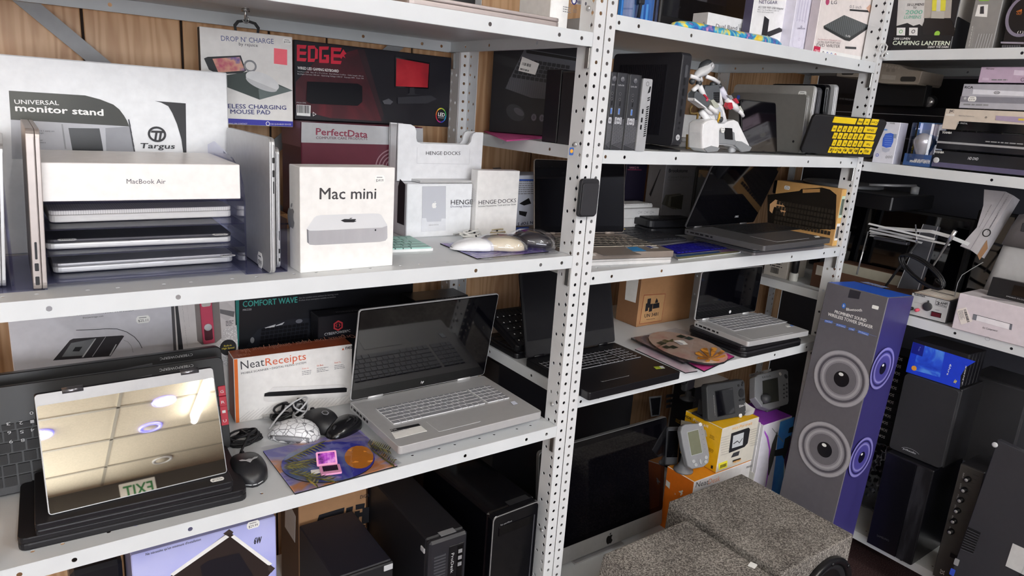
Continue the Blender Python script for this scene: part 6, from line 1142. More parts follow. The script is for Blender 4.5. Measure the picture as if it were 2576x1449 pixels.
for x,y in((1330,640),(1380,640),(1290,610),(1440,560),(1500,575)):m.poly(t,[w_(x,y),w_(x+35,y-12),w_(x+80,y+5),w_(x+40,y+14)],M('#2f4a3c',.35))
for k in range(8):m.poly(t,[w_(1700,735),w_(1700+110*math.cos(k*.8)-6,700+52*math.sin(k*.8)),w_(1700+118*math.cos(k*.8+.22),700+56*math.sin(k*.8+.22)),w_(1700+100*math.cos(k*.8+.45),700+50*math.sin(k*.8+.45))],M('#f0a43a',.35))
m.poly(t,[w_(1420,597),w_(1490,592),w_(1530,625),w_(1470,630)],STK)
pad=m.build('mouse_pad',label='peach mouse pad with orange leaf pattern on top of the pile',cat='mouse pad');m=MB();m.sheet(t,[w_(1090,575),w_(1560,790),w_(1915,655),w_(1440,500)],FILM,20,lambda x,y:.0078+.0026*abs(math.sin(x*15+y*9)*math.sin(y*17)));m.build('clear_wrapper',pad)
# --- bottom shelf
q=G5
xi=1.142;pr=P(1666,1320,2,b5+.03);yi=1.335;W=pr.x-xi;b=Box(V((xi,yi,b5+.03)),X,W,.40,.03,.10);H=T(b.front.o,X,b.v,-b.d).hit(*q(800,385))[1];b=Box(V((xi,yi,b5+.03)),X,W,H,.012,.10);f=b.front
r=thing('desktop_computer','large iMac desktop with black screen and grey aluminium chin','computer',V((xi+W/2,yi+.06,b5)))
ch=f.hit(*q(95,1270))[1];ch2=f.hit(*q(770,995))[1];ch=(ch+ch2)/2
m=MB();m.prism(f,rr(W,H,.012),-.014,0,M('#8c8c8d',.32,.55),.002);m.loft([[f(W/2+W*.5*k*math.cos(a),H*.55+H*.42*k*math.sin(a),c)for a in[2*math.pi*i/24 for i in range(24)]]for k,c in((.95,-.013),(.7,-.03),(.3,-.042))],M('#a5a5a7',.4,.5));m.build('body',r)
m=MB();m.prism(f,rr(W-.003,H-ch-.0015,.010,4,.0015,ch),.0,.0015,BLKG);m.prism(f,rr(W-.04,H-ch-.036,.001,2,.02,ch+.018),.0012,.0018,SCREEN);m.build('display_panel',r)
m=MB();m.prism(f,rr(W-.003,ch-.002,.008,4,.0015,.0015),0,.0012,M('#a9a9a9',.36,.5));m.lay=.0015;a=f.hit(*q(402,1202));apple(m,f,a[0],a[1],.034,BLKG);m.build('chin_panel',r)
m=MB();m.box(T((xi+W*.3,yi+.01,b5),X,Y,Z),0,W*.4,0,.15,0,.005,ALU2,.002);m.box(T((xi+W*.36,yi+.07,b5+.005),X,(0,.25,.97),None),0,W*.28,0,.2,-.006,.006,ALU2,.002);m.build('stand',r)
b=Box(V((1.19,1.66,b5)),X,.62,.56,.1);m=b.mb(M('#0f0f14',.35),.002);f=b.front;PX=zf(1660,920,380/1619)
m.px(f,[q(665,260),q(752,250),q(738,385),q(680,392)],M('#6d6e72'));m.px(f,[q(676,270),q(744,262),q(732,378),q(688,382)],M('#15151a',.3))
for k in range(3):m.px(f,[q(782,245+k*34),q(838,238+k*34),q(834,258+k*34),q(778,266+k*34)],M('#2c2d33'))
carton(b,'large black display box standing behind the iMac',m=m)
# scanner box, fishfinder box and the finders
zn=.388;a,c_=P(1743.7,1210.7,2,zn),P(1895,1161,2,zn);yn=1.2335;a=V((P(1743.7,1210.7,2,zn).x,yn+.018,b5));b=Box(a,X,c_.x-a.x,zn-b5,.115);f=b.front;OR2=M('#f08a1e',.4);m=b.mb(M('#e6e4e3',.4),.0015,left=M('#ee7d22',.4),top=M('#f09a2a',.4))
m.text(f,'Neat',PX(380,1305),PX(515,1270),13,DGREY);m.text(f,'Desk',PX(515,1270),PX(640,1232),13,M('#e89a78'));m.text(f,'neat',PX(925,1100),PX(985,1080),7,INK);l=b.left;m.px(l,[PX(70,1220),PX(112,1255),PX(105,1320),PX(64,1280)],STK);m.text(l,'3',PX(155,1375),PX(170,1385),4,WHITE)
for(p0,p1)in(((205,1345),(245,1375)),((245,1335),(225,1390)),((215,1350),(250,1340))):m.pxline(l,PX(*p0),PX(*p1),.004,WHITE)
carton(b,'orange and white NeatDesk scanner box under the yellow box',m=m);NDB=b
zy=zn+.0012;a,c_=P(*PX(600,1152),2,zy),P(*PX(1000,1012),2,zy);b=Box(V((a.x,a.y,zy)),X,c_.x-a.x,T(a,X,Z).hit(*PX(660,680))[1],.155);f=b.front;m=b.mb(M('#d9d3c6',.4),.0015,left=M('#f0b81c',.4),top=M('#f2bb1e',.4))
m.text(f,'WIDE',PX(770,692),PX(840,672),6,M('#f0b43a'));m.text(f,'Portrait',PX(850,668),PX(985,628),7,M('#f0a41e'),italic=.25)
m.px(f,[PX(*p)for p in((765,725),(950,662),(965,680),(940,830),(905,870),(740,935),(738,915))],M('#26262a',.3));m.px(f,[PX(*p)for p in((785,750),(900,712),(885,850),(770,885))],M('#c9ccd0'));m.px(f,[PX(*p)for p in((785,832),(830,800),(850,820),(885,770),(885,780),(850,832),(830,812),(785,842))],DGREY);m.px(f,[PX(*p)for p in((785,935),(855,910),(840,960),(760,985))],M('#3a3a3e'))
for s in((640,780,730,10),(890,700,150,10)):
 for k in range(8):m.pxline(f,PX(650 if s[0]==640 else 960,775+k*26 if s[0]==640 else 690+k*24),PX(745 if s[0]==640 else 1045,748+k*26 if s[0]==640 else 664+k*24),.0012,M('#a8a49a'))
m.px(f,[PX(775,1012),PX(860,983),PX(858,1000),PX(775,1028)],INK);m.text(f,'PORTRAIT',PX(778,1045),PX(860,1015),5,M('#f0a41e'),.02)
l=b.left;m.text(l,'WIDE',PX(248,535),PX(345,580),6,INK,.02);m.text(l,'Portrait',PX(360,590),PX(525,665),8,WHITE,italic=.2);m.px(l,[PX(235,580),PX(330,600),PX(500,690),PX(515,760),PX(380,700),PX(230,640)],M('#c9c2b0'))
for x,y in((180,560),(155,680),(545,730),(530,870)):a=l.hit(*PX(x,y));m.lines(l,a[0],a[1]-.014,a[0]+.022,a[1],3,M('#8a6a10'))
m.poly(l,[(b.D-.02,.01),(b.D-.012,.01),(b.D-.012,.022),(b.D-.02,.02)],INK)
bx=carton(b,'yellow fishfinder box with a picture of the device on its front',m=m);HB2=b;mm=MB();s_=[f.hit(*PX(*p))for p in((630,1120),(720,1085),(722,1015),(628,1050))];mm.prism(f,s_,.0004,.0008,M('#f0e23a'));mm.lay=.0009;mm.barcode(f,s_[0][0]+.004,s_[0][1]+.006,s_[1][0]-.008,s_[0][1]+.018,INK);mm.build('price_label',bx)
zh=b.o.z+b.H
# black fishfinder on top
def panel(bl,br,tl,z,th,bulge=0):
 a,c_=P(*bl,2,z),P(*br,2,z);u=(c_-a).normalized();d=Z.cross(u);h_=T(a,d,Z,u).hit(*tl);v=(d*h_[0]+Z*h_[1]);return T(a,u,v),(c_-a).length,v.length
t,W,H=panel(PX(520,612),PX(930,535),PX(500,215),zh+.004,.03);H*=1.02;r=thing('fishfinder','black Lowrance fishfinder standing on the yellow box','fishfinder',t(W/2,0,-.02))
m=MB();m.prism(t,rr(W,H,.014),-.03,0,M('#37383a',.45),.006);m.build('body',r);m=MB();s_=[t.hit(*PX(*p))for p in((618,550),(805,508),(778,232),(588,272))];m.prism(t,s_,0,.0012,BLK);m.prism(t,inset(s_,.004),.0012,.0016,SCREEN);m.build('display_panel',r)
m=MB();a=t.hit(*PX(870,292));m.prism(t,ell(*a,.012,.015),.0,.003,M('#1d1d20',.4),.001)
for p in((840,212),(880,205),(885,180)):a=t.hit(*PX(*p));m.prism(t,ell(*a,.004,.004,14),0,.003,BLK2,.001)
for p in((848,380),(885,372)):a=t.hit(*PX(*p));m.prism(t,rr(.01,.006,.001,2,a[0],a[1]),0,.002,BLK2)
a=t.hit(*PX(917,492));m.prism(t,ell(*a,.0035,.0035,14),0,.002,GREY);m.build('button_pad',r)
m=MB();m.text(t,'LOWRANCE',PX(592,528),PX(575,316),7,WHITE,.02,c=.0006);m.text(t,'Elite-5',PX(852,448),PX(915,425),6,WHITE,c=.0006);m.build('lettering',r);sticker(r,t,PX(862,534),.014,.012,'$149')
m=MB();m.box(T(V((t(0,0).x+W*.05,t(0,0).y+.03,zh)),X,Y,Z),0,W*.6,0,.05,0,.008,M('#2c2c2f',.5),.003);m.box(T(V((t(0,0).x+W*.1,t(0,0).y+.045,zh+.008)),X,Y,Z),0,W*.4,0,.02,0,.05,M('#2c2c2f',.5),.003);m.build('swivel_mount',r)
a=P(*PX(420,420),2,zh+.004);b=Box(V((a.x-.01,a.y+.055,zh+.03)),V((1,.2,0)),.06,.105,.025);r=thing('fishfinder','dark fishfinder seen edge-on behind the Lowrance one','fishfinder',V((b.o.x+.03,b.o.y,zh)));m=MB();m.box(b.front,0,b.W,0,b.H,-b.D,0,M('#3c3d40',.45),.006);m.build('body',r);m=MB();m.lathe(T(V((b.o.x+.02,b.o.y+.005,zh)),X,Y,Z),[(.028,0),(.028,.006),(.012,.012),(.01,.03),(0,.034)],M('#333336',.5),20);m.build('swivel_mount',r);m=MB();m.lathe(T(b.left(b.D*.5,.04,0),-b.d,Z,-b.u),[(.012,0),(.012,.012),(0,.014)],M('#26262a',.5),16);m.build('knob',r)
# grey hand-held finder
zb=zn+.001;base=P(*PX(250,1120),2,zb);t,W,H=panel(PX(330,1105),PX(520,1065),PX(225,640),zb+.036,.02)
e=V(t.hit(*PX(440,615)))-V(t.hit(*PX(225,640)))
r=thing('fishfinder','grey hand-held style fishfinder with light screen leaning on the yellow box','fishfinder',base);m=MB();o=[t.hit(*PX(*p))for p in((300,1075),(350,1108),(470,1085),(525,1040),(535,960),(520,870),(470,640),(440,612),(270,625),(235,650),(225,700),(250,860))];m.prism(t,o,-.022,.0,M('#85868a',.4),.005);m.build('body',r)
m=MB();s_=[t.hit(*PX(*p))for p in((335,968),(455,935),(410,680),(290,712))];m.prism(t,s_,0,.001,M('#b9bbbd',.4));m.prism(t,inset(s_,.0025),.001,.0014,M('#6d6f5c',.1,name='lcd_glass'));m.build('display_panel',r);m=MB()
for p,rx in(((358,1025),.007),((382,1062),.007),((432,1030),.004),((487,1030),.007),((492,982),.007)):a=t.hit(*PX(*p));m.prism(t,ell(a[0],a[1],rx,.0058 if rx>.005 else.009,16),0,.0025,M('#a9aaad',.4),.001)
for k in range(5):a=t.hit(*PX(440+9*k,688+52*k));m.poly(t,[(a[0],a[1]),(a[0]+.005,a[1]),(a[0]+.005,a[1]+.0008),(a[0],a[1]+.0008)],DGREY,.0006)
m.build('button_pad',r);sticker(r,t,PX(432,630),.012,.01,'$39');m=MB();m.lathe(T(base,X,Y,Z),[(.032,0),(.032,.005),(.022,.012),(.014,.03),(.012,.06),(.012,.085),(0,.09)],M('#77787c',.45),22);m.build('stand',r)
b=Box(V((P(*PX(90,1060),2,zb).x-.02,P(*PX(90,1060),2,zb).y+.0,zb)),V((.9,-.45,0)),.05,.13,.02,.15);r=thing('fishfinder','dark fishfinder leaning at the iMac end of the orange box','fishfinder',b.o);m=MB();m.box(b.front,0,b.W,0,b.H,-b.D,0,M('#37383c',.4),.006);m.build('body',r);m=MB();m.box(b.front,.006,b.W-.006,.03,b.H-.01,.0,.0012,BLKG);m.build('display_panel',r)
# purple box with grey finder on it
yp=1.278;a=P(*PX(1115,640),1,yp);b=Box(V((a.x,yp,b5)),X,min(P(*PX(1492,528),1,yp).x,2.238)-a.x,a.z-b5,.15);f=b.front;m=b.mb(M('#e4e0ea',.4),.0015,top=M('#9a3fc0',.4),left=M('#dedce0',.45))
BLU2=MRAMP('blue_swirl_print',[(.3,'#1f6fd0'),(.5,'#2f8fe8'),(.7,'#5ab0f0')],'noise',6,.35,dist=1)
m.px(f,[PX(*p)for p in((1290,600),(1440,548),(1420,700),(1330,1000),(1320,1420),(1190,1380),(1240,1000),(1260,780))],BLU2);m.px(f,[PX(*p)for p in((1440,550),(1462,545),(1420,900),(1345,1150),(1330,1010),(1420,700))],M('#5a2a6a',.4));m.px(f,[PX(*p)for p in((1120,690),(1160,760),(1185,900),(1175,1100),(1130,1320),(1128,1300),(1160,1080),(1168,900),(1145,780),(1118,720))],M('#b05ad0',.4))
m.px(f,[PX(*p)for p in((1255,700),(1262,740),(1245,860),(1215,1020),(1165,1180),(1155,1160),(1165,1000),(1200,840))],M('#3a3a36',.35));m.px(f,[PX(*p)for p in((1230,905),(1320,880),(1340,780),(1395,745),(1400,765),(1370,900),(1330,1005),(1310,960),(1225,970))],BLK2);m.px(f,[PX(*p)for p in((1385,665),(1445,640),(1435,705),(1372,722))],BLK2);m.pxline(f,PX(1200,670),PX(1320,815),.003,GREY)
bx=carton(b,'purple, blue and white box between the yellow box and the tower speaker',m=m);PB=b;l=b.left;mm=MB();mm.box(l,b.D-.05,b.D-.012,.02,.33,.0003,.004,M('#e9e7e6',.5),.001);mm.box(l,b.D-.075,b.D-.0,.10,.14,.004,.006,M('#f0eee6',.4),.001);mm.build('cardboard_strip',bx)
zp_=b.o.z+b.H;t,W,H=panel(PX(1150,470),PX(1380,400),PX(1020,130),zp_+.012,.03);t.o=V((t.o.x,min(t.o.y,PB.o.y+.05),t.o.z));
o=[t.hit(*PX(*p))for p in((1095,440),(1190,470),(1375,410),(1385,380),(1378,60),(1355,38),(1300,35),(1050,95),(1022,120),(1020,340))];r=thing('fishfinder','silver grey Eagle fishfinder standing on the purple box','fishfinder',t(W/2,-.012,-.02));m=MB();m.prism(t,o,-.03,0,M('#8f9093',.4),.005);m.build('body',r)
m=MB();s_=[t.hit(*PX(*p))for p in((1105,415),(1275,380),(1262,125),(1098,162))];m.prism(t,s_,0,.001,M('#3c3d3f',.4));m.prism(t,inset(s_,.003),.001,.0014,M('#34342e',.12));m.build('display_panel',r);m=MB()
for i in range(2):
 for j in range(4):a=t.hit(*PX(1328+30*i,210+44*j-14*i));m.prism(t,ell(*a,.0038,.003,12),0,.0022,DGREY)
a=t.hit(*PX(1348,115));m.prism(t,ell(*a,.008,.009,18),0,.0025,DGREY,.001);m.build('button_pad',r);m=MB();m.text(t,'EAGLE',PX(1100,135),PX(1190,118),4.5,INK,.01,c=.0006);m.build('lettering',r);sticker(r,t,PX(1288,88),.013,.011,'$79')
m=MB();m.lathe(T(V((t.o.x-.012,t.o.y+.02,zp_+.055)),Y,Z,-X),[(.016,-.012),(.016,.008),(.008,.016),(0,.016)],M('#4a4b4e',.45),18);m.box(T(V((t.o.x,t.o.y+.012,zp_)),X,Y,Z),0,.08,0,.045,0,.012,M('#5a5b5e',.45),.003);m.build('swivel_mount',r)
a=P(*PX(940,480),2,zh+.001);t=T(V((HB2.o.x+HB2.W-.055,HB2.o.y+.03,zh+.001)),V((.95,-.2,0)),V((.2,.95,.0)),Z);m=MB()
for k in range(4):m.sheet(t.at(.004*k,.003*k,.0022*k+.0005),[(0,0),(.052,0),(.052,.085),(0,.085)],M('#e9e8e6',.6),6,lambda x,y,k=k:.010*(x-.5)**2*4*.6+.001*k+.018*max(0,y-.2)**2)
m.lines(t,.006,.01,.046,.07,8,GREY);m.build('receipt',label='folded white paper receipts beside the black fishfinder',cat='paper')
b=Box(V((PB.o.x-.05,1.55,b5)),X,.2,P(*PX(960,90),1,1.55).z-b5,.1);m=b.mb(M('#1b1b20',.45),.001,top=M('#cfcac4',.5));m.px(b.front,[PX(955,92),PX(1190,30),PX(1190,55),PX(960,128)],M('#c4beb8'));m.text(b.front,'2w     2w',PX(970,112),PX(1110,75),4,INK);carton(b,'black and white box in shadow behind the Eagle fishfinder',m=m)
# ================================================================ right-hand unit (fronts face -x)
c1,c2,c3,c4=[z+.0008 for z in ZCs]
def boxc(x,l,r_,top,bot,D):
 a,e=P(*l,0,x),P(*r_,0,x);return Box(V((x,a.y,bot)),-Y,a.y-e.y,P(*top,0,x).z-bot,D)
q=G2
# --- top shelf
b=boxc(2.30,q(1460,395),q(1945,400),q(1500,-60),c1,.13);b.H=.22;f=b.front;m=b.mb(M('#1e1e22',.4),.0015,right=M('#bdb9b3',.4));H=b.H
m.px(f,[q(*p)for p in((1515,0),(1740,0),(1725,225),(1690,200),(1640,215),(1590,190),(1500,215))],M('#dcdad8',.4));m.px(f,[q(1740,-80),q(1965,-80),q(1950,150),q(1725,150)],M('#b5aea6',.4));m.px(f,[q(1500,-80),q(1745,-80),q(1740,2),q(1512,2)],M('#dcdad8',.4))
m.text(f,'50 LUMENS',q(1588,50),q(1727,46),6,INK,.02);m.text(f,'TO',q(1635,72),q(1664,72),5,INK,.02);GT=M('#7fc0a8',.4);m.text(f,'2000',q(1572,118),q(1712,116),10,GT,.03);m.text(f,'LUMENS',q(1562,155),q(1702,155),8,GT,.02);m.text(f,'5 LIGHT MODES',q(1552,160),q(1568,30),4,M('#9ab8a8'))
m.px(f,[q(1800,-60),q(1915,-60),q(1905,90),q(1795,90)],M('#e8e04a',.35));m.px(f,[q(1840,-60),q(1870,-60),q(1862,150),q(1826,150)],M('#d9d9d6',.3));m.px(f,[q(*p)for p in((1790,95),(1900,95),(1895,160),(1785,155))],M('#c0bcb4',.3))
m.px(f,[q(*p)for p in((1735,165),(1790,152),(1900,155),(1955,170),(1985,230),(1975,300),(1720,290),(1715,215))],M('#17171b',.25));a=f.hit(*q(1838,280));m.poly(f,ell(*a,.008,.008,20),M('#9ad04a',.35))
m.px(f,[q(1470,298),q(1960,292),q(1945,400),q(1458,395)],M('#17171a',.4));m.text(f,'2000 LUMEN',q(1476,330),q(1612,330),5.5,WHITE,.02);m.text(f,'CAMPING LANTERN',q(1468,372),q(1938,376),10,M('#e8f0dc'),.03);m.text(f,'DENY THE DARK',q(1762,398),q(1935,398),5,WHITE,.02)
for x in(1505,1608):m.px(f,[q(x,230),q(x+72,230),q(x+68,295),q(x-2,293)],WHITE);a=f.hit(*q(x+34,262));m.ring(f,*a,.0055,.0055,.0018,(M('#6ab06a'),DGREY)[x>1600])
m.text(b.right,'DENY',q(1955,362),q(2010,362),8,GREY,.02);m.poly(b.right,[(.0,0),(b.D,0),(b.D,H*.36),(0,H*.42)],M('#1b1b1e',.4))
carton(b,'camping lantern box with yellow lantern picture on the top right shelf',m=m)
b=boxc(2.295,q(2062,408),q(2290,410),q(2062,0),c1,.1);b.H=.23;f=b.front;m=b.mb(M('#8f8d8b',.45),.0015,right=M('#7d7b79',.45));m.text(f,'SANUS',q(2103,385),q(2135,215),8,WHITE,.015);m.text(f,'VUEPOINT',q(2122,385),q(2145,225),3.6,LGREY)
m.px(f,[q(2175,40),q(2260,38),q(2250,142),q(2150,135)],WHITE);m.px(f,[q(2195,55),q(2225,50),q(2225,115),q(2190,115)],DGREY);m.px(f,[q(2190,-30),q(2270,-30),q(2268,8),q(2185,8)],M('#8cc04a'))
for k in range(6):m.pxline(f,q(2150+k*22,400),q(2185+k*22,280),.0014,LGREY)
carton(b,'grey Sanus mount box with white and green labels on the top right shelf',m=m)
b=boxc(2.29,q(2365,408),q(2600,415),q(2365,0),c1+.002,.12);b.H=.24;f=b.front;m=b.mb(M('#151519',.35),.0015);a=f.hit(*q(2560,130));m.ring(f,*a,.045,.055,.008,M('#8f8aa0',.3,.3),40);m.text(f,'OUT',q(2492,122),q(2535,124),6,M('#e8863a'));m.text(f,'(1)',q(2500,275),q(2550,275),6,WHITE)
for k in range(5):m.px(f,[q(2494+k*10,92-k*4),q(2500+k*10,92-k*4),q(2500+k*10,98),q(2494+k*10,98)],M('#e8863a'))
m.px(f,[q(2365,345),q(2556,350),q(2556,365),q(2365,360)],M('#a09aa8',.3));
for k in range(8):m.px(f,[q(2375+k*20,375),q(2390+k*20,376),q(2388+k*20,400),q(2373+k*20,399)],M('#5a5a60'))
carton(b,'black box with a silver ring and orange OUT marking, top right',m=m)
m=MB();t=T(P(*q(1395,420),1,1.211),X,Z,-Y);s_=[t.hit(*q(*p))for p in((1372,430),(1360,390),(1370,365),(1400,362),(1418,385),(1408,420),(1380,450),(1372,470),(1390,488),(1418,482),(1426,455),(1412,440))];m.tube([t(a,b_,.002)for a,b_ in s_],.0022,M('#e6e6e4',.35,.3),8);m.build('s_hook',label='white metal S hook hanging on the right upright',cat='hook')
# --- second shelf: stereo gear
q=zf(2080,130,496/2318)
def deck(label,x,l,r_,top,bot,mat,D=.28,name='disc_player',W=None,H=None):
 b=boxc(x,l,r_,top,bot,D)
 if W:b.W=W
 if H:b.H=H
 r=thing(name,label,'disc player' if name=='disc_player' else name.replace('_',' '),b.front(b.W/2,0,-b.D/2));m=MB();m.box(b.front,0,b.W,.006,b.H,-b.D,-.003,mat,.003);m.build('case',r)
 m=MB()
 for x_ in(.02,b.W-.05):
  pass
 m.box(b.front,.02,.05,0,.0065,-.05,-.02,BLK2,.001);m.build('foot',r);m=MB();m.box(b.front,b.W-.05,b.W-.02,0,.0065,-.05,-.02,BLK2,.001);m.build('foot',r)
 return r,b,b.front
BK=M('#111116',.3);z=c2
def fp(r,f,b,mat,ch=.002,c0=-.003,c1_=.0):m=MB();m.box(f,0,b.W,.004,b.H,c0,c1_,mat,ch);return m
hs=[P(*q(1230,1320),0,2.292).z,0]
r,b,f=deck('black Toshiba disc player with silver round button, bottom of the player stack',2.29,q(1232,1330),q(1233,1330),q(1265,1155),z,BK,W=.40);m=fp(r,f,b,M('#15151b',.15));m.text(f,'TOSHIBA',q(1265,1190),q(1376,1196),5,WHITE,.02);m.text(f,'HD DVD',q(1655,1268),q(1775,1278),7,LGREY,.02,italic=.2);m.poly(f,[(.0,.006),(b.W,.006),(b.W,.02),(0,.02)],M('#6a6585',.25,.4));m.build('front_panel',r)
m=MB();a=f.hit(*q(1288,1275));m.lathe(f.at(*a),[(.0085,0),(.0085,.003),(.006,.004),(0,.004)],LGREY,20);m.build('power_button',r);z=b.o.z+b.H
def nexttop(px):return P(*px,0,2.29).z
r,b,f=deck('black Toshiba disc player with a silver line, second in the stack',2.292,q(1280,1130),q(1281,1130),q(1335,925),z+.0005,BK,W=.40);m=fp(r,f,b,M('#16161d',.15));m.text(f,'TOSHIBA',q(1355,960),q(1468,966),5,WHITE,.02);y_=b.H*.36;m.poly(f,[(0,y_),(b.W,y_),(b.W,y_+.006),(0,y_+.006)],M('#b9b9bd',.3,.4));m.lines(f,.13,y_+.01,.3,y_+.018,1,GREY);m.build('front_panel',r);z=b.o.z+b.H
JV=M('#d8cbbd',.35);r,b,f=deck('champagne JVC disc player, third in the stack',2.294,q(1345,910),q(1346,910),q(1372,668),z+.0005,JV,W=.40);m=fp(r,f,b,JV);m.text(f,'JVC',q(1440,712),q(1495,712),6,INK,.03);m.px(f,[q(1400,730),q(1502,735),q(1500,758),q(1397,752)],M('#e9e2da'));m.poly(f,[(.04,.004),(b.W,.004),(b.W,b.H*.42),(.045,b.H*.46)],BLKG);m.px(f,[q(1990,752),q(2318,770),q(2318,840),q(1982,805)],M('#b0a0b8',.25));m.px(f,[q(2255,785),q(2318,788),q(2318,812),q(2250,808)],M('#d8c048',.3));m.text(f,'dts  DIGITAL',q(1530,845),q(1655,855),4,LGREY,.01);a=f.hit(*q(1873,772));m.ring(f,*a,.0025,.0025,.001,DGREY,12);m.text(f,'Digital Direct Progressive Scan',q(1552,756),q(1735,768),3,GREY);m.build('front_panel',r);z=b.o.z+b.H
RCS=M('#c0c0ca',.35,.2);r,b,f=deck('silver RCA disc player with price tag, fourth in the stack',2.325,q(1552,640),q(1553,640),q(1618,378),z+.0005,RCS,W=.36);m=fp(r,f,b,RCS);m.text(f,'RCA',q(1620,432),q(1718,434),6,INK,.03);m.px(f,[q(1722,442),q(2318,470),q(2318,525),q(1712,500)],M('#e4e4ec',.3));m.ring(f,*f.hit(*q(2000,482)),.008,.004,.001,DGREY,20);m.text(f,'DVD',q(1975,490),q(2025,492),3.6,DGREY,.02);m.poly(f,[(0,b.H*.3),(b.W,b.H*.3),(b.W,b.H*.52),(0,b.H*.52)],M('#8f8f9a',.35,.2));a=f.hit(*q(1628,548));m.poly(f,ell(*a,.0038,.0038,16),LGREY);m.lines(f,.012,.01,.09,.02,1,GREY);m.build('front_panel',r);sticker(r,f,q(1710,556),.022,.014,'$19.99');z=b.o.z+b.H
PKS=M('#d0b8d0',.35,.1);r,b,f=deck('pinkish silver disc player at the top of the stack',2.33,q(1775,355),q(1776,355),q(1815,180),z+.0005,PKS,W=.32);m=fp(r,f,b,PKS);m.text(f,'Norcent',q(1870,208),q(1965,212),5,DGREY,italic=.2);m.px(f,[q(2205,215),q(2318,222),q(2318,282),q(2195,275)],M('#e8d8ea',.3));m.px(f,[q(1832,305),q(1908,310),q(1905,338),q(1828,333)],M('#e0cce0',.3));m.lines(f,.035,.008,.09,.016,1,GREY);a=f.hit(*q(2305,328));m.ring(f,*a,.005,.005,.001,DGREY,18);m.build('front_panel',r)
# black receivers behind, beige player above them
r,b,f=deck('black amplifier under the receiver at the back of the stereo shelf',2.585,q(100,720),q(1248,820),q(540,690),c2,BK,D=.2,name='stereo_receiver',W=.46,H=.085);b.o.y=b.o.y;m=fp(r,f,b,M('#131318',.3));
for k in range(8):a=f.hit(*q(570+68*k,765+7*k));m.poly(f,ell(*a,.0018,.0018,10),LGREY)
m.poly(f,[(.01,b.H-.006),(b.W-.01,b.H-.006),(b.W-.01,b.H-.004),(.01,b.H-.004)],GREY);m.build('front_panel',r);zr=b.o.z+b.H
r,b,f=deck('black receiver with a large silver-tipped volume knob',2.58,q(100,690),q(1330,715),q(600,430),zr+.0005,BK,D=.2,name='stereo_receiver',W=.5,H=.104);m=fp(r,f,b,M('#121219',.25));m.poly(f,[(.0,b.H*.72),(b.W*.9,b.H*.72),(b.W*.9,b.H*.74),(0,b.H*.74)],GREY);m.text(f,'DVD RECEIVER',q(150,560),q(335,578),4,GREY);m.build('front_panel',r);m=MB();a=f.hit(*q(1225,595));m.lathe(f.at(*a),[(.022,0),(.022,.008),(.019,.014),(.018,.016)],BLK2,32);m.lathe(f.at(*a),[(.0165,.0155),(.0165,.017),(0,.0172)],M('#c9c9cc',.2,.8),32);m.build('volume_knob',r);zr2=b.o.z+b.H
t0=T(P(*q(700,400),0,2.48),-Y,Z,-X);o=[t0.hit(*q(*p))for p in((110,290),(400,305),(640,372),(1060,388),(1085,360),(1122,228),(950,205),(840,150),(650,128),(400,100),(120,225))];r=thing('video_player','beige player with round keys and dark slot tilted above the receiver','video player',t0(.0,o[2][1],-.1));m=MB();BG=M('#b9ad9e',.45);m.prism(t0,o,-.16,0,BG,.004);m.build('body',r)
m=MB();s_=t0.hit(*q(955,322));m.prism(t0,rr(.05,.016,.006,4,s_[0]-.025,s_[1]-.008),.0,.001,M('#4a4744',.3));m.build('display_window',r);m=MB();s_=t0.hit(*q(245,250));m.prism(t0,rr(.045,.014,.006,4,s_[0]-.022,s_[1]-.007),.0,.001,M('#4a4744',.3));m.build('display_window',r);m=MB()
for k in range(6):a=t0.hit(*q(665+36*k,160+6*k));m.prism(t0,ell(*a,.0045,.0045,14),0,.0015,M('#c9beb0'))
for k in range(2):a=t0.hit(*q(720+62*k,218+4*k));m.prism(t0,rr(.012,.01,.002,2,a[0]-.006,a[1]-.005),0,.001,M('#a89c8e'))
m.build('round_keys',r);m=MB();s_=[t0.hit(*q(*p))for p in((640,320),(800,332),(815,282),(650,268))];m.prism(t0,s_,0,.0006,M('#cfc5b8'));m.build('paper_label',r);m=MB();zz=min(x[1]for x in o);a=t0(t0.hit(*q(720,395))[0],0,-.08);hz=t0.o.z+zz;m.box(T(V((a.x-.02,a.y,zr2)),X,Y,Z),0,.04,-.1,.1,0,max(.003,hz-zr2+.004),BLK2,.002);m.build('foot_block',r)
b=Box(V((2.80,1.3,c2)),-Y,.62,.30,.06);m=b.mb(M('#26262e',.6));m.poly(b.front,[(.25,.1),(.6,.1),(.6,.13),(.25,.13)],M('#6d6d6a'));carton(b,'large dark panel box behind the stereo gear',m=m)
b=boxc(2.285,q(535,1265),q(775,1300),q(650,822),c2,.05);f=b.front;m=b.mb(M('#e6e6f0',.4),.001,right=M('#b9b9c8',.4));m.px(f,[q(*p)for p in((690,965),(750,955),(790,970),(780,1060),(755,1120),(700,1130),(650,1110),(660,1020))],M('#4a72e0',.35));m.px(f,[q(650,1130),q(745,1140),q(735,1170),q(690,1185),q(655,1170)],M('#c4c8d8'))
for k in range(5):m.pxline(f,q(680,990+k*26),q(765,995+k*26),.0012,M('#9ab4f4'))
m.text(f,'VUUPR',q(740,848),q(800,855),4,DGREY);m.px(f,[q(655,905),q(715,912),q(713,928),q(653,922)],M('#7aa8e8'));m.px(f,[q(790,968),q(825,970),q(815,1020),q(782,1015)],M('#9aa4b8'));a=f.hit(*q(595,1215));m.ring(f,*a,.005,.005,.0015,M('#3a5ac8'),16)
for k in range(3):a=f.hit(*q(705+28*k,1238));m.ring(f,*a,.003,.004,.001,GREY,12)
carton(b,'white box with blue mosquito lamp picture beside the yellow keyboard',m=m)
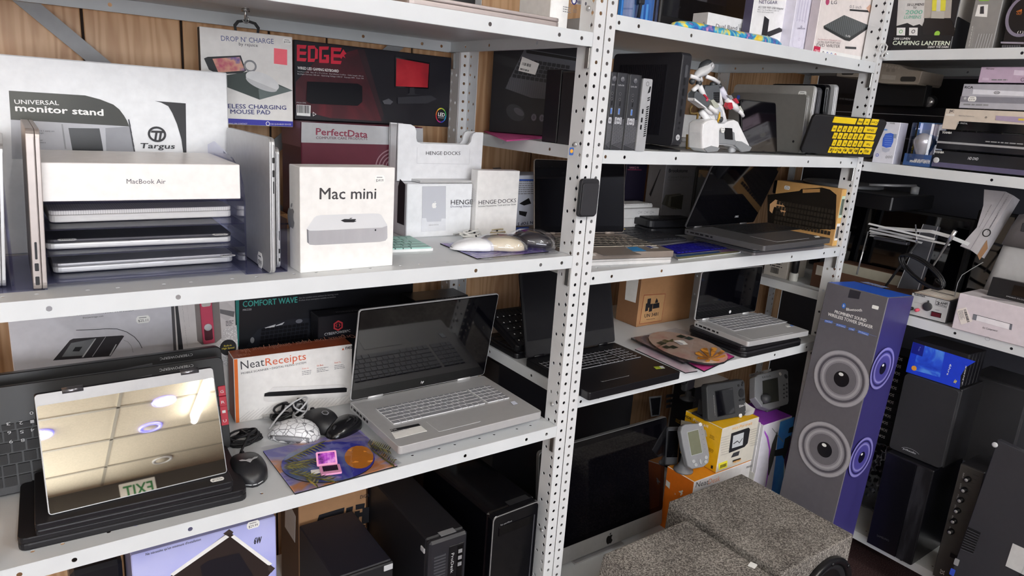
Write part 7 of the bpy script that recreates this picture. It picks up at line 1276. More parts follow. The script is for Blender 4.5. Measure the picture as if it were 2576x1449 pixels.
b=boxc(2.285,q(880,1318),q(1210,1358),q(1000,820),c2,.06);f=b.front;m=MB();SK=MRAMP('sky_card_print',[(.3,'#2f5a98'),(.5,'#4a7ab8'),(.7,'#8ab0d8')],'noise',5,.35);m.box(f,0,b.W,0,b.H,-b.D,-b.D+.003,M('#4a78b4',.4));m.poly(f,[(0.002,.002),(b.W-.002,.002),(b.W-.002,b.H*.28),(.002,b.H*.28)],M('#35558c',.35),-.002);m.lay=-.0018
m.text(f,'LED BLUETOOTH',q(1025,1285),q(1208,1300),5.5,WHITE,.02,c=-.001);m.text(f,'SPEAKER BULB + REMOTE',q(970,1298),q(1205,1318),5.5,WHITE,.01,c=-.001);m.poly(f,[(b.W*.48,b.H*.68),(b.W-.003,b.H*.68),(b.W-.003,b.H-.004),(b.W*.48,b.H-.004)],M('#dcd6e2'),-b.D+.0032);m.poly(f,[(.003,b.H*.84),(b.W*.46,b.H*.84),(b.W*.46,b.H-.004),(.003,b.H-.004)],M('#2f6ac0'),-b.D+.0032);m.poly(f,[(.003,b.H*.28),(b.W-.003,b.H*.28),(b.W-.003,b.H*.66),(.003,b.H*.83)],SK,-b.D+.0033)
bx=m.build('blister_pack',label='clear blister pack with a silver speaker bulb, blue card',cat='packaged bulb');mm=MB();mm.lathe(T(f(b.W*.42,b.H*.14,-.03),f.u,f.w,f.v),[(.006,.0),(.010,.012),(.014,.022),(.02,.034),(.026,.05),(.027,.06),(.02,.074),(.008,.082),(0,.083)],M('#d0d0d4',.25,.4),26);mm.build('bulb',bx)
mm=MB();mm.loft([[f(x,y,c)for x,c in((.002,-b.D+.004),(.004,-.008),(.012,-.001),(b.W*.7,-.001),(b.W-.012,-.02),(b.W-.002,-b.D+.004))]for y in(b.H*.1,b.H*.4,b.H*.7,b.H*.98)],FILM,cap=False);mm.build('clear_blister',bx)
# --- third shelf
q=zf(2240,680,336/2029)
b=boxz(c3+.004,q(262,655),q(825,800),q(320,340),.16);f=b.front;r=thing('power_supply','RadioShack 3 amp power supply with red and black terminals','power supply',b.front(b.W/2,-.004,-b.D/2));m=MB();m.box(b.front,-.002,b.W+.002,0,b.H+.001,-b.D,-.003,M('#3a3a40',.45),.002);m.build('case',r)
m=MB();m.box(f,0,b.W,0,b.H,-.003,0,M('#c4c5c6',.4),.001);m.text(f,'RadioShack',q(362,375),q(525,412),5,INK,.02);o=[f.hit(*q(*p))for p in((680,525),(850,572),(875,488),(700,442))]
for a,c_ in zip(o,o[1:]+o[:1]):m.line(f,a,c_,.0007,INK)
m.text(f,'3',q(695,522),q(742,532),9.5,INK,.01);m.text(f,'AMP',q(758,512),q(860,532),6,INK,.01);m.text(f,'13.8 Vdc',q(750,535),q(842,558),3.4,INK,.01);m.text(f,'OUTPUT 13.8V',q(365,490),q(475,515),2.6,GREY);m.text(f,'POWER',q(685,605),q(745,620),2.6,GREY);m.build('front_panel',r)
m=MB();a=f.hit(*q(565,550));m.lathe(f.at(*a),[(.0135,0),(.0135,.004),(.012,.005),(0,.005)],M('#3a3a3d',.4),26);m.poly(f.at(*a),[(-.003,.012),(.003,.012),(.002,.02),(-.002,.02)],M('#3a3a3d'),.003);m.build('socket_cover',r)
for p,mt in(((330,578),BLK),((420,600),M('#e0566a',.3))):m=MB();a=f.hit(*q(*p));m.lathe(f.at(*a),[(.0055,0),(.0055,.006),(.0048,.008),(.0055,.014),(.003,.016),(0,.016)],mt,16);m.build('terminal_post',r)
m=MB();s_=[f.hit(*q(*p))for p in((615,690),(765,725),(778,655),(630,618))];m.prism(f,s_,0,.002,BLK);m.prism(f,inset(s_,.003),.002,.004,M('#5a1420',.3));m.build('rocker_switch',r)
m=MB();tp=b.top
for k,mt in enumerate(('#e8d8c8','#efe8de','#e6dcd0')):m.box(tp,.004+.004*k,b.W-.003,.006+.02*k,b.D-.01,.0015+.0012*k,.0024+.0012*k,M(mt,.6))
m.lay=.0052;m.poly(tp,[(.02,.08),(b.W-.02,.075),(b.W-.02,.082),(.02,.088)],INK);m.build('paper_pile',label='papers lying on the power supply',cat='papers')
b=boxz(c3,q(888,885),(2576,875),q(1015,352),.2);b.W=.30;b.o=b.o+V((.0,0,0));b=Box(V((2.27,b.o.y,c3)),-Y,.25,b.H,.145);f=b.front;m=b.mb(M('#dcd2d8',.45),.002,top=M('#d8d2d6',.45));m.text(f,'Air Compressor',q(1395,880),q(1630,935),5,DGREY)
s_=[f.hit(*q(*p))for p in((1245,745),(1840,910),(1855,822),(1262,665))];m.poly(f,s_,M('#f0ecf0',.4));m.poly(f,[s_[0],tuple(V(s_[0])*.9+V(s_[1])*.1),tuple(V(s_[3])*.9+V(s_[2])*.1),s_[3]],M('#7d7f88',.4));m.poly(f,[tuple(V(s_[0])*.06+V(s_[1])*.94),s_[1],s_[2],tuple(V(s_[3])*.06+V(s_[2])*.94)],M('#6d6f78',.4));m.line(f,s_[3],s_[2],.0012,DGREY);m.ring(f,*f.hit(*q(1478,1040)),.0065,.006,.0008,GREY,20);m.px(b.top,[q(1375,395),q(1600,420),q(2020,480),q(2020,500),q(1600,450),q(1400,415)],M('#a8a2a8',.4))
bx=carton(b,'white air compressor box with a carry handle slot',m=m);mm=MB();s_=[f.hit(*q(*p))for p in((1075,825),(1245,775),(1145,560),(1008,600))];mm.prism(f,s_,.0003,.0008,M('#efe6df'));mm.lay=.0009;a=V(s_[2]);bt=f.at(*s_[3],0,math.atan2((V(s_[0])-V(s_[3])).y,(V(s_[0])-V(s_[3])).x));mm.barcode(bt,.004,.018,.04,.025,INK);mm.lines(bt,.004,.002,.036,.016,4,GREY);mm.build('barcode_label',bx);AC=b
zt=b.o.z+b.H+.0008;xx=AC.o.x+.06;a=P(*q(1478,318),0,xx);ys=a.y;b=Box(V((xx,ys,zt)),-Y,.2,.055,.06);r=thing('clock_radio','black Sony clock radio on the air compressor box','radio',b.front(.1,0,-.03));m=MB();m.prism(b.right.at(-.0,0,0),[(0,0),(.06,0),(.055,.05),(.012,.055),(.002,.012)],-.2,0,M('#17171b',.3),.001);m.build('body',r);f=T(b.front(0,.012,-.0),b.front.u,V((.2,0,1)),None);m=MB();m.box(f,.06,.19,.004,.034,0,.001,BLKG);m.text(f,'SONY',(.088,.028),(.118,.028),.005,WHITE,.02,uv=True,c=.0015);m.build('display_panel',r);m=MB();m.text(f,'FM/AM CLOCK RADIO',(.05,-.004),(.13,-.004),.003,LGREY,uv=True,c=.001);m.build('lettering',r)
q=zf(2100,420,476/2155)
# grey shredder-like appliance
xg=2.43;t=T(V((xg,P(*q(1600,1330),0,xg).y,c3)),-Y,Z,-X);o=[t.hit(*q(*p))for p in((1600,1330),(1785,870))];W=.2;h1=o[1][1];h2=t.hit(*q(1900,520))[1]
r=thing('paper_shredder','light grey appliance with dark grey head behind the clock radio','appliance',t(.1,0,-.07));m=MB();m.loft([[t(x0+x,y,c)for x,c in rr(W-x0,.14,.03,4,0,-.14)]for y,x0 in((0,.0),(h1*.5,.02),(h1,.04))],M('#b9b9ba',.45));m.build('body',r)
m=MB();m.loft([[t(x0+x,y,c)for x,c in rr(W-x0,.145,.03,4,0,-.142)]for y,x0 in((h1+.001,.036),(h2*.9,.05),(h2,.062),(h2+.008,.09))],M('#6d696a',.4));m.build('head',r);m=MB();m.box(t,.085,.19,h1+.05,h1+.075,.0032,.006,DGREY,.002);m.build('paper_slot',r)
# dark monitors and turntable at the back
def scr(label,x,y0,W,H,lean,name='monitor',yaw=0,z=None,stand=True):
 u=V((math.sin(yaw),-math.cos(yaw),0));b=Box(V((x,y0,(z or c3)+.03)),u,W,H,.03,lean);r=thing(name,label,'monitor',V((x+.05,y0-W/2,z or c3)));m=MB();m.box(b.front,0,W,0,H,-.03,0,BLK,.004);m.build('screen',r);m=MB();m.box(b.front,.012,W-.012,.015,H-.012,0,.001,SCREEN);m.build('display_panel',r)
 m=MB();m.box(T(V((x+.03,y0-W/2-.1,z or c3)),Y,X,Z),0,.2,0,.12,0,.008,BLK2,.003);m.box(T(V((x+.08,y0-W/2-.03,z or c3)),Y,X,Z),0,.06,0,.02,.008,.1,BLK2,.003);m.build('stand',r);return b
scr('dark monitor leaning at the back behind the aerial',2.57,1.52,.55,.27,.08);scr('black monitor turned sideways behind the leaning white carton',2.62,.99,.30,.30,.12,yaw=.12)
b=Box(V((2.40,1.62,c3+.30)),-Y,.46,.05,.3);r=thing('turntable','black turntable under the shelf above the dark monitor','turntable',V((2.55,1.4,c3+.30)));m=MB();m.box(b.front,0,b.W,0,b.H,-b.D,0,BLK,.004);m.build('plinth',r);m=MB();m.lathe(b.top.at(b.W*.42,b.D*.5),[(.13,.001),(.14,.004),(.14,.012),(.13,.016),(0,.016)],M('#8f8f92',.3,.6),40);m.build('platter',r);m=MB();m.tube([b.top(b.W*.9,b.D*.8,.03),b.top(b.W*.88,b.D*.35,.03),b.top(b.W*.74,b.D*.2,.025)],.005,ALU2,8);m.lathe(b.top.at(b.W*.9,b.D*.8),[(.014,0),(.014,.025),(0,.03)],LGREY,16);m.build('tonearm',r)
for x_,y_ in((2.41,1.36),(2.41,1.59),(2.52,1.36),(2.52,1.59)):m=MB();m.box(T(V((x_,y_,c3)),X,Y,Z),0,.02,0,.02,0,.299,BLK2);m.build('rack_leg',r)
b=Box(V((P(*q(280,1190),0,2.47).x,P(*q(270,1190),0,2.47).y+.08,c3)),-Y,.28,P(*q(280,1130),0,2.47).z-c3,.07);f=b.front;m=b.mb(M('#6a4a38',.6),.002);m.poly(f,[(.002,b.H*.55),(b.W-.002,b.H*.55),(b.W-.002,b.H-.002),(.002,b.H-.002)],M('#b4b0a0',.5));carton(b,'brown wooden case with a pale band behind the tower speaker box',m=m)
# leaning plinth with the aerial cable
xs_=2.41;t0=T(P(*q(830,1400),0,xs_),-Y,Z,-X);a=[t0.hit(*q(*p))for p in((715,1375),(945,1400),(1175,680),(1010,650))];t0b=[t0(x,y,-.035*(y/.2))for x,y in a];m=MB();base=V((xs_,t0.o.y,c3));n_=T(t0.o,-Y,V((.17,0,1)),None)
a=[n_.hit(*q(*p))for p in((715,1375),(945,1400),(1175,680),(1010,650))];m.prism(n_,a,-.022,0,M('#3f4046',.4));sp=m.build('speaker_bar',label='slanted dark grey bar speaker with silver edges behind the power supply',cat='speaker');m=MB()
for i,j in((0,3),(1,2)):m.line(n_,a[i],a[j],.002,ALU,.0006)
m.build('silver_edge',sp)
# aerial
xa=2.325;t=T(P(*q(900,800),0,xa),-Y,Z,-X);r=thing('tv_aerial','indoor aerial with flat white elements and telescopic rods','aerial',V((xa,t.o.y,c3)));WA=M('#e9e9ea',.3,.2)
for k,(p0,p1,dx)in enumerate((((385,645),(1140,825),.0),((400,695),(1310,888),.02),((395,725),(995,865),.03),((400,752),(890,805),.045),((400,778),(800,852),.055))):A_,B_=P(*q(*p0),0,xa+dx),P(*q(*p1),0,xa+dx);m=MB();d_=(B_-A_);tt=T(A_,d_,V((.8,0,.6)),None);m.box(tt,0,d_.length,-.004,.004,-.0008,.0008,WA,.0004);m.build('flat_element',r)
m=MB();ps=[P(*q(*p),0,xa+.015)for p in((500,690),(800,712),(1100,735),(1300,790),(1520,880))]
for a,c_ in zip(ps,ps[1:]):d_=c_-a;tt=T(a,d_,V((.9,0,.5)),None);m.box(tt,0,d_.length+.002,-.008,.008,-.0006,.0006,WA)
m.build('curved_element',r)
m=MB();A_=P(*q(460,800),0,xa+.02);m.box(T(A_,-Y,X,Z),0,.11,-.012,.012,-.006,.004,M('#2a2a30',.2),.002);m.build('amplifier_box',r)
for p0,p1,dx in(((178,735),(60,1220),.03),((380,735),(250,1225),.03),((920,655),(935,870),.01)):A_,B_=P(*q(*p0),0,xa+dx),P(*q(*p1),0,xa+dx);m=MB();m.tube([A_,A_.lerp(B_,.4),A_.lerp(B_,.401),B_],[.0022,.0022,.003,.003],M('#c9c9cc',.2,.8),8);m.build('telescopic_rod',r)
A_,B_=P(*q(1375,725),0,xa-.01),P(*q(1090,1170),0,xa-.01);m=MB();m.tube([B_,A_.lerp(B_,.25),A_.lerp(B_,.249),A_],[.003,.004,.006,.006],M('#dcdcde',.2,.7),10);m.build('telescopic_rod',r)
m=MB();m.box(T(V((xa+.01,P(*q(935,900),0,xa).y+.13,c3)),-Y,X,Z),0,.06,0,.05,0,.02,BLK2,.004);m.tube([V((xa+.03,P(*q(935,900),0,xa).y+.1,c3+.02)),P(*q(935,870),0,xa+.02)],.004,BLK2,8);m.build('base',r)
# coiled coax cable
cx_=P(*q(990,1190),0,2.30);r=thing('cable_coil','thick black coiled aerial cable draped over the grey bar','cable',V((cx_.x,cx_.y,c3)));m=MB();t=T(cx_,-Y,Z,-X);pts=[]
for k in range(5*20+1):a=2*math.pi*k/20;j=k/20;pts.append(t(.075*math.cos(a)*(1+.05*math.sin(j*3)),.03*math.sin(a)*(1+.1*math.cos(j*2))-.028*math.cos(a),.004*j-.01+.012*math.cos(a)))
m.tube(pts,.0034,BLK,8);m.tube([pts[-1],P(*q(1150,1280),0,2.325),P(*q(1185,1310),0,2.32)],.0034,BLK,8);m.build('cord',r);m=MB();A_,B_=P(*q(1150,1282),0,2.322),P(*q(1205,1328),0,2.318);m.tube([A_,A_.lerp(B_,.5),A_.lerp(B_,.55),B_],[.004,.005,.0035,.0035],STEEL,10);m.build('connector',r)
# leaning white carton with aerial picture
xl=2.40;n_=T(P(*q(1620,1000),0,xl),-Y,V((.25,0,1)),None);a=[n_.hit(*q(*p))for p in((1540,940),(1625,1005),(1990,330),(1945,280))];b_=[n_.hit(*q(*p))for p in((1400,915),(1540,940),(1945,280),(1700,250),(1690,440),(1725,450),(1615,690))]
m=MB();n2=[n_.hit(*q(*p))for p in((1540,940),(1630,1005),(1650,1060),(1740,960),(2040,330),(1945,280))];L_=n2[0]
m.prism(n_,[n_.hit(*q(*p))for p in((1425,900),(1540,942),(1625,1005),(2035,325),(1945,280),(1700,255),(1690,440),(1615,690))],-.06,0,M('#c9c6ca',.45),.001,bot=M('#9a7458'))
m.lay=.0006;m.pxline(n_,q(1545,940),q(1945,285),.0012,M('#9a98a0'));m.text(n_,'CLEARSTREAM ECLIPSE',q(1975,320),q(1760,690),5.5,M('#8a8790'),.01);m.text(n_,'INDOOR HDTV ANTENNA',q(1780,430),q(1640,690),4,DGREY);m.ring(n_,*n_.hit(*q(1730,752)),.0115,.0125,.003,BLK2,30);m.pxline(n_,q(1738,740),q(1855,545),.0008,DGREY);m.px(n_,[q(1625,1003),q(1650,1062),q(1745,930),q(1735,830)],M('#a8805e',.6))
bx=carton(b,'white and brown antenna carton leaning behind the grey appliance',m=m)
m=MB();A_=P(*q(1400,1330),0,2.36);m.tube([P(*q(1690,1085),0,2.39),P(*q(1560,1160),0,2.38),P(*q(1450,1230),0,2.37),P(*q(1400,1320),0,2.36),V((2.36,A_.y,c3+.002))],.0012,GREY,6);m.build('thin_wire',label='thin grey wire hanging down in front of the black monitor',cat='wire')
q=zf(2240,680,336/2029);m=MB();t=T(V((2.462,1.02,c3)),-Y,X,Z);m.sheet(t,[(0,0),(.135,0),(.135,.10),(.02,.11)],M('#1d1d22',.35),12,lambda x,y:.016+.045*abs(math.sin(x*7+y*4))*math.sin(math.pi*x)*math.sin(math.pi*y)+.012*math.sin(x*19)*math.sin(math.pi*x));m.build('plastic_bag',label='crumpled black plastic bag behind the power supply',cat='bag')
# things seen on this shelf past the right upright
q=zf(1850,640,.11043);b=boxc(2.33,q(630,440),q(1160,470),q(660,-60),c3,.12);b.H=.11;f=b.front;m=b.mb(M('#d6d0c8',.5),.001);a,c_=f.hit(*q(790,405)),f.hit(*q(985,320));m.barcode(f,a[0],a[1],c_[0],c_[1],INK);m.lines(f,*f.hit(*q(780,260)),*f.hit(*q(1130,170)),3,DGREY);carton(b,'small white carton with a barcode seen past the right upright',m=m)
p=P(*q(1310,600),2,c3);m=MB();t=T(p,X,Y,Z);m.lathe(t,[(.0,0),(.0145,0),(.0155,.004),(.0155,.028),(.013,.03)],M('#e4e4e0',.4),20);cp=m;m2=MB();m2.lathe(t,[(.011,.030),(.013,.036),(.013,.12),(.01,.125),(0,.125)],M('#1a1a1e',.3),20);r=m2.build('spray_bottle',label='black bottle standing on its white cap under the third shelf',cat='bottle');cp.build('cap',r)
b=boxc(2.335,q(1690,680),q(2010,740),q(1790,200),c3,.1);b=Box(b.o,-Y,.075,.085,.06);m=b.mb(M('#5a3c2c',.55),.002);m.poly(b.front,[(.015,.045),(.074,.045),(.074,.08),(.015,.08)],M('#cfc9bd'));carton(b,'small brown wooden box with a white label past the right upright',m=m)
# --- bottom shelf
q=zf(1940,840,.42036)
b=boxz(c4,q(570,1245),q(838,1388),q(690,702),.22);f=b.front;W=b.W;r=thing('subwoofer','black Samsung subwoofer with wood-grain side strip under the bookshelf speaker','speaker',b.front(W/2,0,-.11));m=MB();m.box(f,0,W,0,b.H,-b.D,0,M('#0e0e13',.3),.003);m.build('cabinet',r)
WGR=MRAMP('black_ash_grain',[(.3,'#0d0d10'),(.6,'#26262b'),(.8,'#141418')],'wave',40,.5,vec=(1,1,.15),dist=2);m=MB();m.box(f,W*.66,W-.001,.002,b.H-.002,0,.003,WGR,.001);m.build('wood_grain_strip',r);m=MB();m.box(f,.002,W*.655,.002,b.H-.002,0,.004,M('#0a0a0f',.25),.001);m.text(f,'SAMSUNG',q(636,1208),q(708,1240),5,M('#3c3c42'),.01,c=.0045);m.build('front_panel',r);zs_=b.o.z+b.H
def bookshelf(label,x,bl,br,tl,z):
 b=boxc(x,bl,br,tl,z,.17);f=b.front;r=thing('bookshelf_speaker',label,'speaker',b.front(b.W/2,0,-b.D/2),'polk style bookshelf speakers');m=MB();m.box(f,0,b.W,0,b.H,-b.D,-.012,M('#1b1b1e',.45),.003);m.build('cabinet',r);m=MB();m.prism(f,rr(b.W-.002,b.H-.002,.012,4,.001,.001),-.0118,.004,M('#222226',.85,bump=.2),.004);m.build('grille',r)
 m=MB();m.text(f,'polkaudio',(b.W*.28,b.H*.06),(b.W*.52,b.H*.06),.006,LGREY,.02,uv=True,c=.005);
 for k in range(10):a0,a1=math.radians(30+k*13),math.radians(43+k*13);m.line(f,(b.W*.42+.03*math.cos(a0),b.H*.05+.014*math.sin(a0)),(b.W*.42+.03*math.cos(a1),b.H*.05+.014*math.sin(a1)),.0007,LGREY,.005)
 m.build('badge',r);return b
b=bookshelf('black bookshelf speaker with a tape pack on top, standing on the subwoofer',2.285,q(700,690),q(1015,828),q(818,235),zs_+.0005);PK1=b
b2_=bookshelf('black bookshelf speaker at the right, partly behind the big flat panel',2.40,q(1060,720),q(1063,722),q(1198,240),zs_+.0005)if False else None
xp=2.467;a=P(*q(1060,720),0,xp);b=Box(V((xp,a.y,a.z)),-Y,.17,P(*q(1198,240),0,xp).z-a.z,.17);zb_=a.z
f=b.front;r=thing('bookshelf_speaker','black bookshelf speaker at the right, partly behind the big flat panel','speaker',b.front(b.W/2,0,-b.D/2),'polk style bookshelf speakers');m=MB();m.box(f,0,b.W,0,b.H,-b.D,-.012,M('#1b1b1e',.45),.003);m.build('cabinet',r);m=MB();m.prism(f,rr(b.W-.002,b.H-.002,.012,4,.001,.001),-.0118,.004,M('#222226',.85,bump=.2),.004);m.build('grille',r)
m=MB();m.text(f,'polkaudio',q(1184,758),q(1236,772),5,LGREY,.02,c=.005);m.build('badge',r)
b=Box(V((xp+.01,min(a.y-.005,.79),c4)),-Y,.16,zb_-c4-.0005,.18);m=b.mb(M('#0c0c10',.5),.002);carton(b,'black cabinet in shadow under the right bookshelf speaker',name='speaker_cabinet',cat='speaker',m=m)
# tapes
zt=PK1.o.z+PK1.H+.0005;b=boxz(zt,q(805,225),q(1130,332),q(850,45),.16);
f=b.front;tl=f.hit(*q(850,45));H=.105;b=Box(b.o+Z*.007,b.u,b.W,H,.13,.05);f=b.front;m=b.mb(M('#121218',.35),.001);H=b.H
BL2=MRAMP('blue_pack_print',[(.3,'#1434c0'),(.5,'#2a5ae0'),(.62,'#5a9af0'),(.75,'#1c3cc8')],'noise',16,.3,dist=1);m.px(f,[q(*p)for p in((850,48),(1225,165),(1165,200),(1135,250),(1128,330),(806,226))],M('#1d3fd0',.3));m.px(f,[q(*p)for p in((920,70),(1040,110),(1010,260),(850,215),(870,130))],BL2);m.px(f,[q(852,50),q(920,70),q(905,135),q(838,112)],M('#16208a',.3));m.text(f,'6hrs',q(1070,180),q(1050,245),17,WHITE,.02);m.text(f,'5',q(1102,272),q(1090,290),11,M('#f0e040'),.03);m.text(f,'SONY',q(1165,190),q(1140,305),11,WHITE,.02);m.text(f,'T-120',q(890,75),q(880,100),7,M('#9ab4f0'));a=f.hit(*q(856,205));m.poly(f,ell(*a,.008,.008,18),M('#e8a03a',.35))
for k in range(5):m.line(b.right,(.004+.025*k,.002),(.004+.025*k,H-.002),.001,GREY)
carton(b,'blue five-pack of video tapes on top of the bookshelf speaker',name='tape_pack',cat='video tapes',m=m)
xv=2.475;yv=P(*q(755,158),0,xv).y;z0=P(*q(640,625),0,xv).z;z1_=P(*q(770,125),0,xv).z;n=12;dz=(z1_-z0)/n
TB_=M('#0e0e12',.35);src=None
b=Box(V((xv,yv+.06,c4)),-Y,.2,z0-c4-.0006,.12);m=b.mb(M('#1c1c22',.5),.002);m.box(b.front,.01,.19,.01,b.H-.01,0,.002,M('#26262c',.25));carton(b,'dark carton wrapped in crinkled clear film under the tape column',name='wrapped_box',cat='box',m=m)
m=MB();t=T(V((xv-.012,yv+.075,c4)),-Y,Z,-X);m.sheet(t,[(0,0),(.14,0),(.12,b.H*.98),(.0,b.H*.98)],MCLEAR('crinkled_film','#c4c4cc',.8,.12),20,lambda x,y:.006*math.sin(x*21+y*9)*math.sin(y*25+x*7)+.004*math.sin(y*51));m.build('film_wrap',label='crinkled clear film hanging down beside the subwoofer',cat='film')
for k in range(n):
 b=Box(V((xv+.002*math.sin(k*5),yv+.035+.002*math.cos(k*3),z0+dz*k)),-Y,.19,dz-.0004,.105);m=b.mb(TB_,.001);fz=b.front;m.text(fz,'SONY',(.052,dz*.68),(.018,dz*.68),dz*.38,WHITE,.03,uv=True,c=.0006)
 lab='black video tape case with upside-down white lettering, %s of the column'%['lowest','second from the bottom','third from the bottom','fourth from the bottom','fifth from the bottom','sixth from the bottom','sixth from the top','fifth from the top','fourth from the top','third from the top','second from the top','topmost'][k]
 carton(b,lab,name='video_tape',cat='video tape',m=m,group='column of video tapes')
 # amplifier on end
xm=2.262;fl_=P(*q(945,1440),0,xm);t=T(P(*q(1135,775),0,xm),-Y,Z,-X);H=t.o.z-c4;t=T(V((xm,t.o.y,c4)),-Y,V((.0,0,1)),-X);W=.065
r=thing('amplifier','black guitar amplifier head standing on end with six knobs','amplifier',t(.03,0,-.1));m=MB();m.box(t,-.002,W,0,H,-.15,-.003,M('#1d1d20',.5),.003);m.build('case',r);m=MB();m.box(t,0,W-.002,.002,H-.002,-.003,0,M('#4a4846',.4),.001);m.text(t,'35',(.018,.035),(.018,.02),.012,WHITE,.03,uv=True,c=.0006);m.build('control_panel',r)
for p in((1180,868),(1160,932),(1138,992),(1118,1055),(1098,1118),(1080,1180)):
 a=t.hit(*q(*p));m=MB();m.lathe(t.at(min(a[0],W-.012),a[1]),[(.009,0),(.009,.006),(.007,.014),(.006,.015)],BLK,18);m.lathe(t.at(min(a[0],W-.012),a[1]),[(.005,.0148),(.005,.0155),(0,.0156)],LGREY,14);m.build('knob',r)
m=MB();
for k in range(6):a=t.hit(*q(1150-20*k,850+62*k));m.text(t,('INPUT','LOW','MID','DRIVE','BASS','VOL')[k],(.012,a[1]+.01),(.012,a[1]-.008),.004,LGREY,uv=True,c=.0006)
m.build('lettering',r);m=MB();a=t.hit(*q(1048,1305));m.box(t,W*.5,W*.8,a[1]-.008,a[1]+.008,0,.003,BLK,.001);m.build('power_switch',r)
# big flat panel leaning in front
pa=P(*q(1310,622),0,2.205);n_=T(pa,-Y,V((.12,0,1)),None);lo_=n_.hit(*q(1060,1440));
bz=(pa.z-.0)/n_.v.z;W=.30;sk=(lo_[0])/(-lo_[1])if lo_[1]else 0
r=thing('television','large flat black television back panel with a silver screw, right edge of the photo','television',V((2.16,pa.y-.15,0)));n0=T(n_(0,-bz+.002,0),n_.u,n_.v,n_.w);m=MB();m.prism(n0,[(0.0,0),(W,0),(W,bz-.03),(.018,bz)],-.03,0,M('#2b2b31',.5),.004);m.build('back_panel',r)
m=MB();m.lathe(n0.at(.016,bz-.016),[(.0075,0),(.0075,.002),(.005,.003),(0,.003)],LGREY,18);m.build('screw',r);m=MB();s_=[n_.hit(*q(*p))for p in((1135,1285),(1210,1315),(1255,1190),(1180,1155))];sh=[(x,y+bz-.002)for x,y in s_];m.prism(n0,sh,0,.002,BLK)
for k in range(9):m.line(n0,tuple(V(sh[0])*(1-k/9)+V(sh[3])*(k/9)),tuple(V(sh[1])*(1-k/9)+V(sh[2])*(k/9)),.0016,M('#4a4a50'),.0025)
m.build('speaker_vent',r);m=MB()
for p in((1110,1365),(1085,1425)):a=n_.hit(*q(*p));m.prism(n0,rr(.012,.02,.002,2,a[0]-.006,a[1]+bz-.012),0,.002,(M('#2f4ab8'),GREY)[p[1]<1400])
m.build('port',r);m=MB();a=n_.hit(*q(1205,900));m.line(n0,(.12,.02),(.19,bz-.1),.003,BLK,.0006);m.build('seam',r)
m=MB();a=n_.hit(*q(1500,1350));s_=[(a[0]-.03,a[1]+bz-.04),(a[0]+.05,a[1]+bz-.04),(a[0]+.05,a[1]+bz+.03),(a[0]-.03,a[1]+bz+.03)];m.prism(n0,s_,.0,.0006,M('#c4c4c4'));m.lines(n0,s_[0][0]+.004,s_[0][1]+.004,s_[2][0]-.004,s_[2][1]-.004,6,INK,.5);m.build('rating_label',r)
m=MB()
for k in range(6):a=n_.hit(*q(1222-12*k,850+22*k));m.line(n0,(a[0]-.006,a[1]+bz),(a[0]+.008,a[1]+bz),.0014,BLK,.0006)
m.build('vent_slots',r)
# ================================================================ on the floor
q=zf(1940,400,.34509)
ztp=1.03;a=P(*q(410,897),2,ztp);e=P(*q(830,1015),2,ztp);W=a.y-e.y;ln=math.radians(4.0);v=Z*math.cos(ln)+X*math.sin(ln);Ht=ztp/v.z-.001;o=a-v*Ht;b=Box(V((o.x,o.y,o.z+.0)),-Y,W,Ht,.165,ln);f=b.front
GRY=M('#625f65',.4);PURP=M('#37326c',.4);m=b.mb(GRY,.002,right=PURP,top=M('#2a62d8',.4))
m.text(f,'Bluetooth',q(548,1105),q(662,1112),7,WHITE,.02);a_=f.hit(*q(530,1070));m.poly(f,ell(a_[0],a_[1],.0065,.009,20),M('#3a72c8',.4));m.text(f,'B',(a_[0]-.0025,a_[1]-.004),(a_[0]+.0025,a_[1]-.004),.008,WHITE,uv=True)
m.text(f,'PROMINENT SOUND',q(462,1122),q(692,1190),8,WHITE,.025);m.text(f,'WIRELESS TOWER SPEAKER',q(413,1140),q(738,1238),8,WHITE,.025)
pr=[f.hit(*q(*p))for p in((360,1165),(770,1295))];m.line(f,pr[0],pr[1],.0006,M('#7a9ae0'))
for x0,y0,x1,y1,s in((392,1172,448,1196,'MICRO'),(475,1198,545,1230,'BLUETOOTH'),(566,1228,610,1250,'USB'),(635,1248,712,1286,'FM RADIO')):p0,p1=f.hit(*q(x0,y0+4)),f.hit(*q(x1,y1-2));hh=.006;m.poly(f,[(p0[0],p0[1]-hh),(p1[0],p1[1]-hh*.4),(p1[0],p1[1]+hh),(p0[0],p0[1]+hh*.4)],M('#5a7ac8',.4));m.text(f,s,(p0[0]+.003,p0[1]-.002),(p1[0]-.003,p1[1]-.002),.003,WHITE,uv=True)
m.text(b.top,'BLUETOOTH',q(650,900),q(798,940),5,M('#a8c0f4'),.02)
def cone(t,cx,cy,R_,mats):
 m.poly(t,ell(cx,cy,R_,R_,40),mats[0]);m.ring(t,cx,cy,R_*.98,R_*.98,R_*.1,mats[1],40);m.ring(t,cx,cy,R_*.84,R_*.84,R_*.08,mats[2],40);m.ring(t,cx,cy,R_*.7,R_*.7,R_*.08,mats[1],40);m.poly(t,ell(cx,cy,R_*.56,R_*.56,36),mats[3]);m.poly(t,ell(cx+R_*.03,cy,R_*.28,R_*.28,28),mats[4]);m.poly(t,ell(cx-R_*.02,cy+R_*.16,R_*.09,R_*.06,16),WHITE)
q7=zf(1940,840,.42036);GM=(M('#8f8c92',.35),M('#aaa7ad',.3),M('#55525a',.4),M('#6d6a70',.35),M('#1c1b20',.2));PM=(M('#5a55a0',.35),M('#8f8ac8',.3),M('#2c2860',.4),M('#4a4590',.35),M('#15132a',.2))
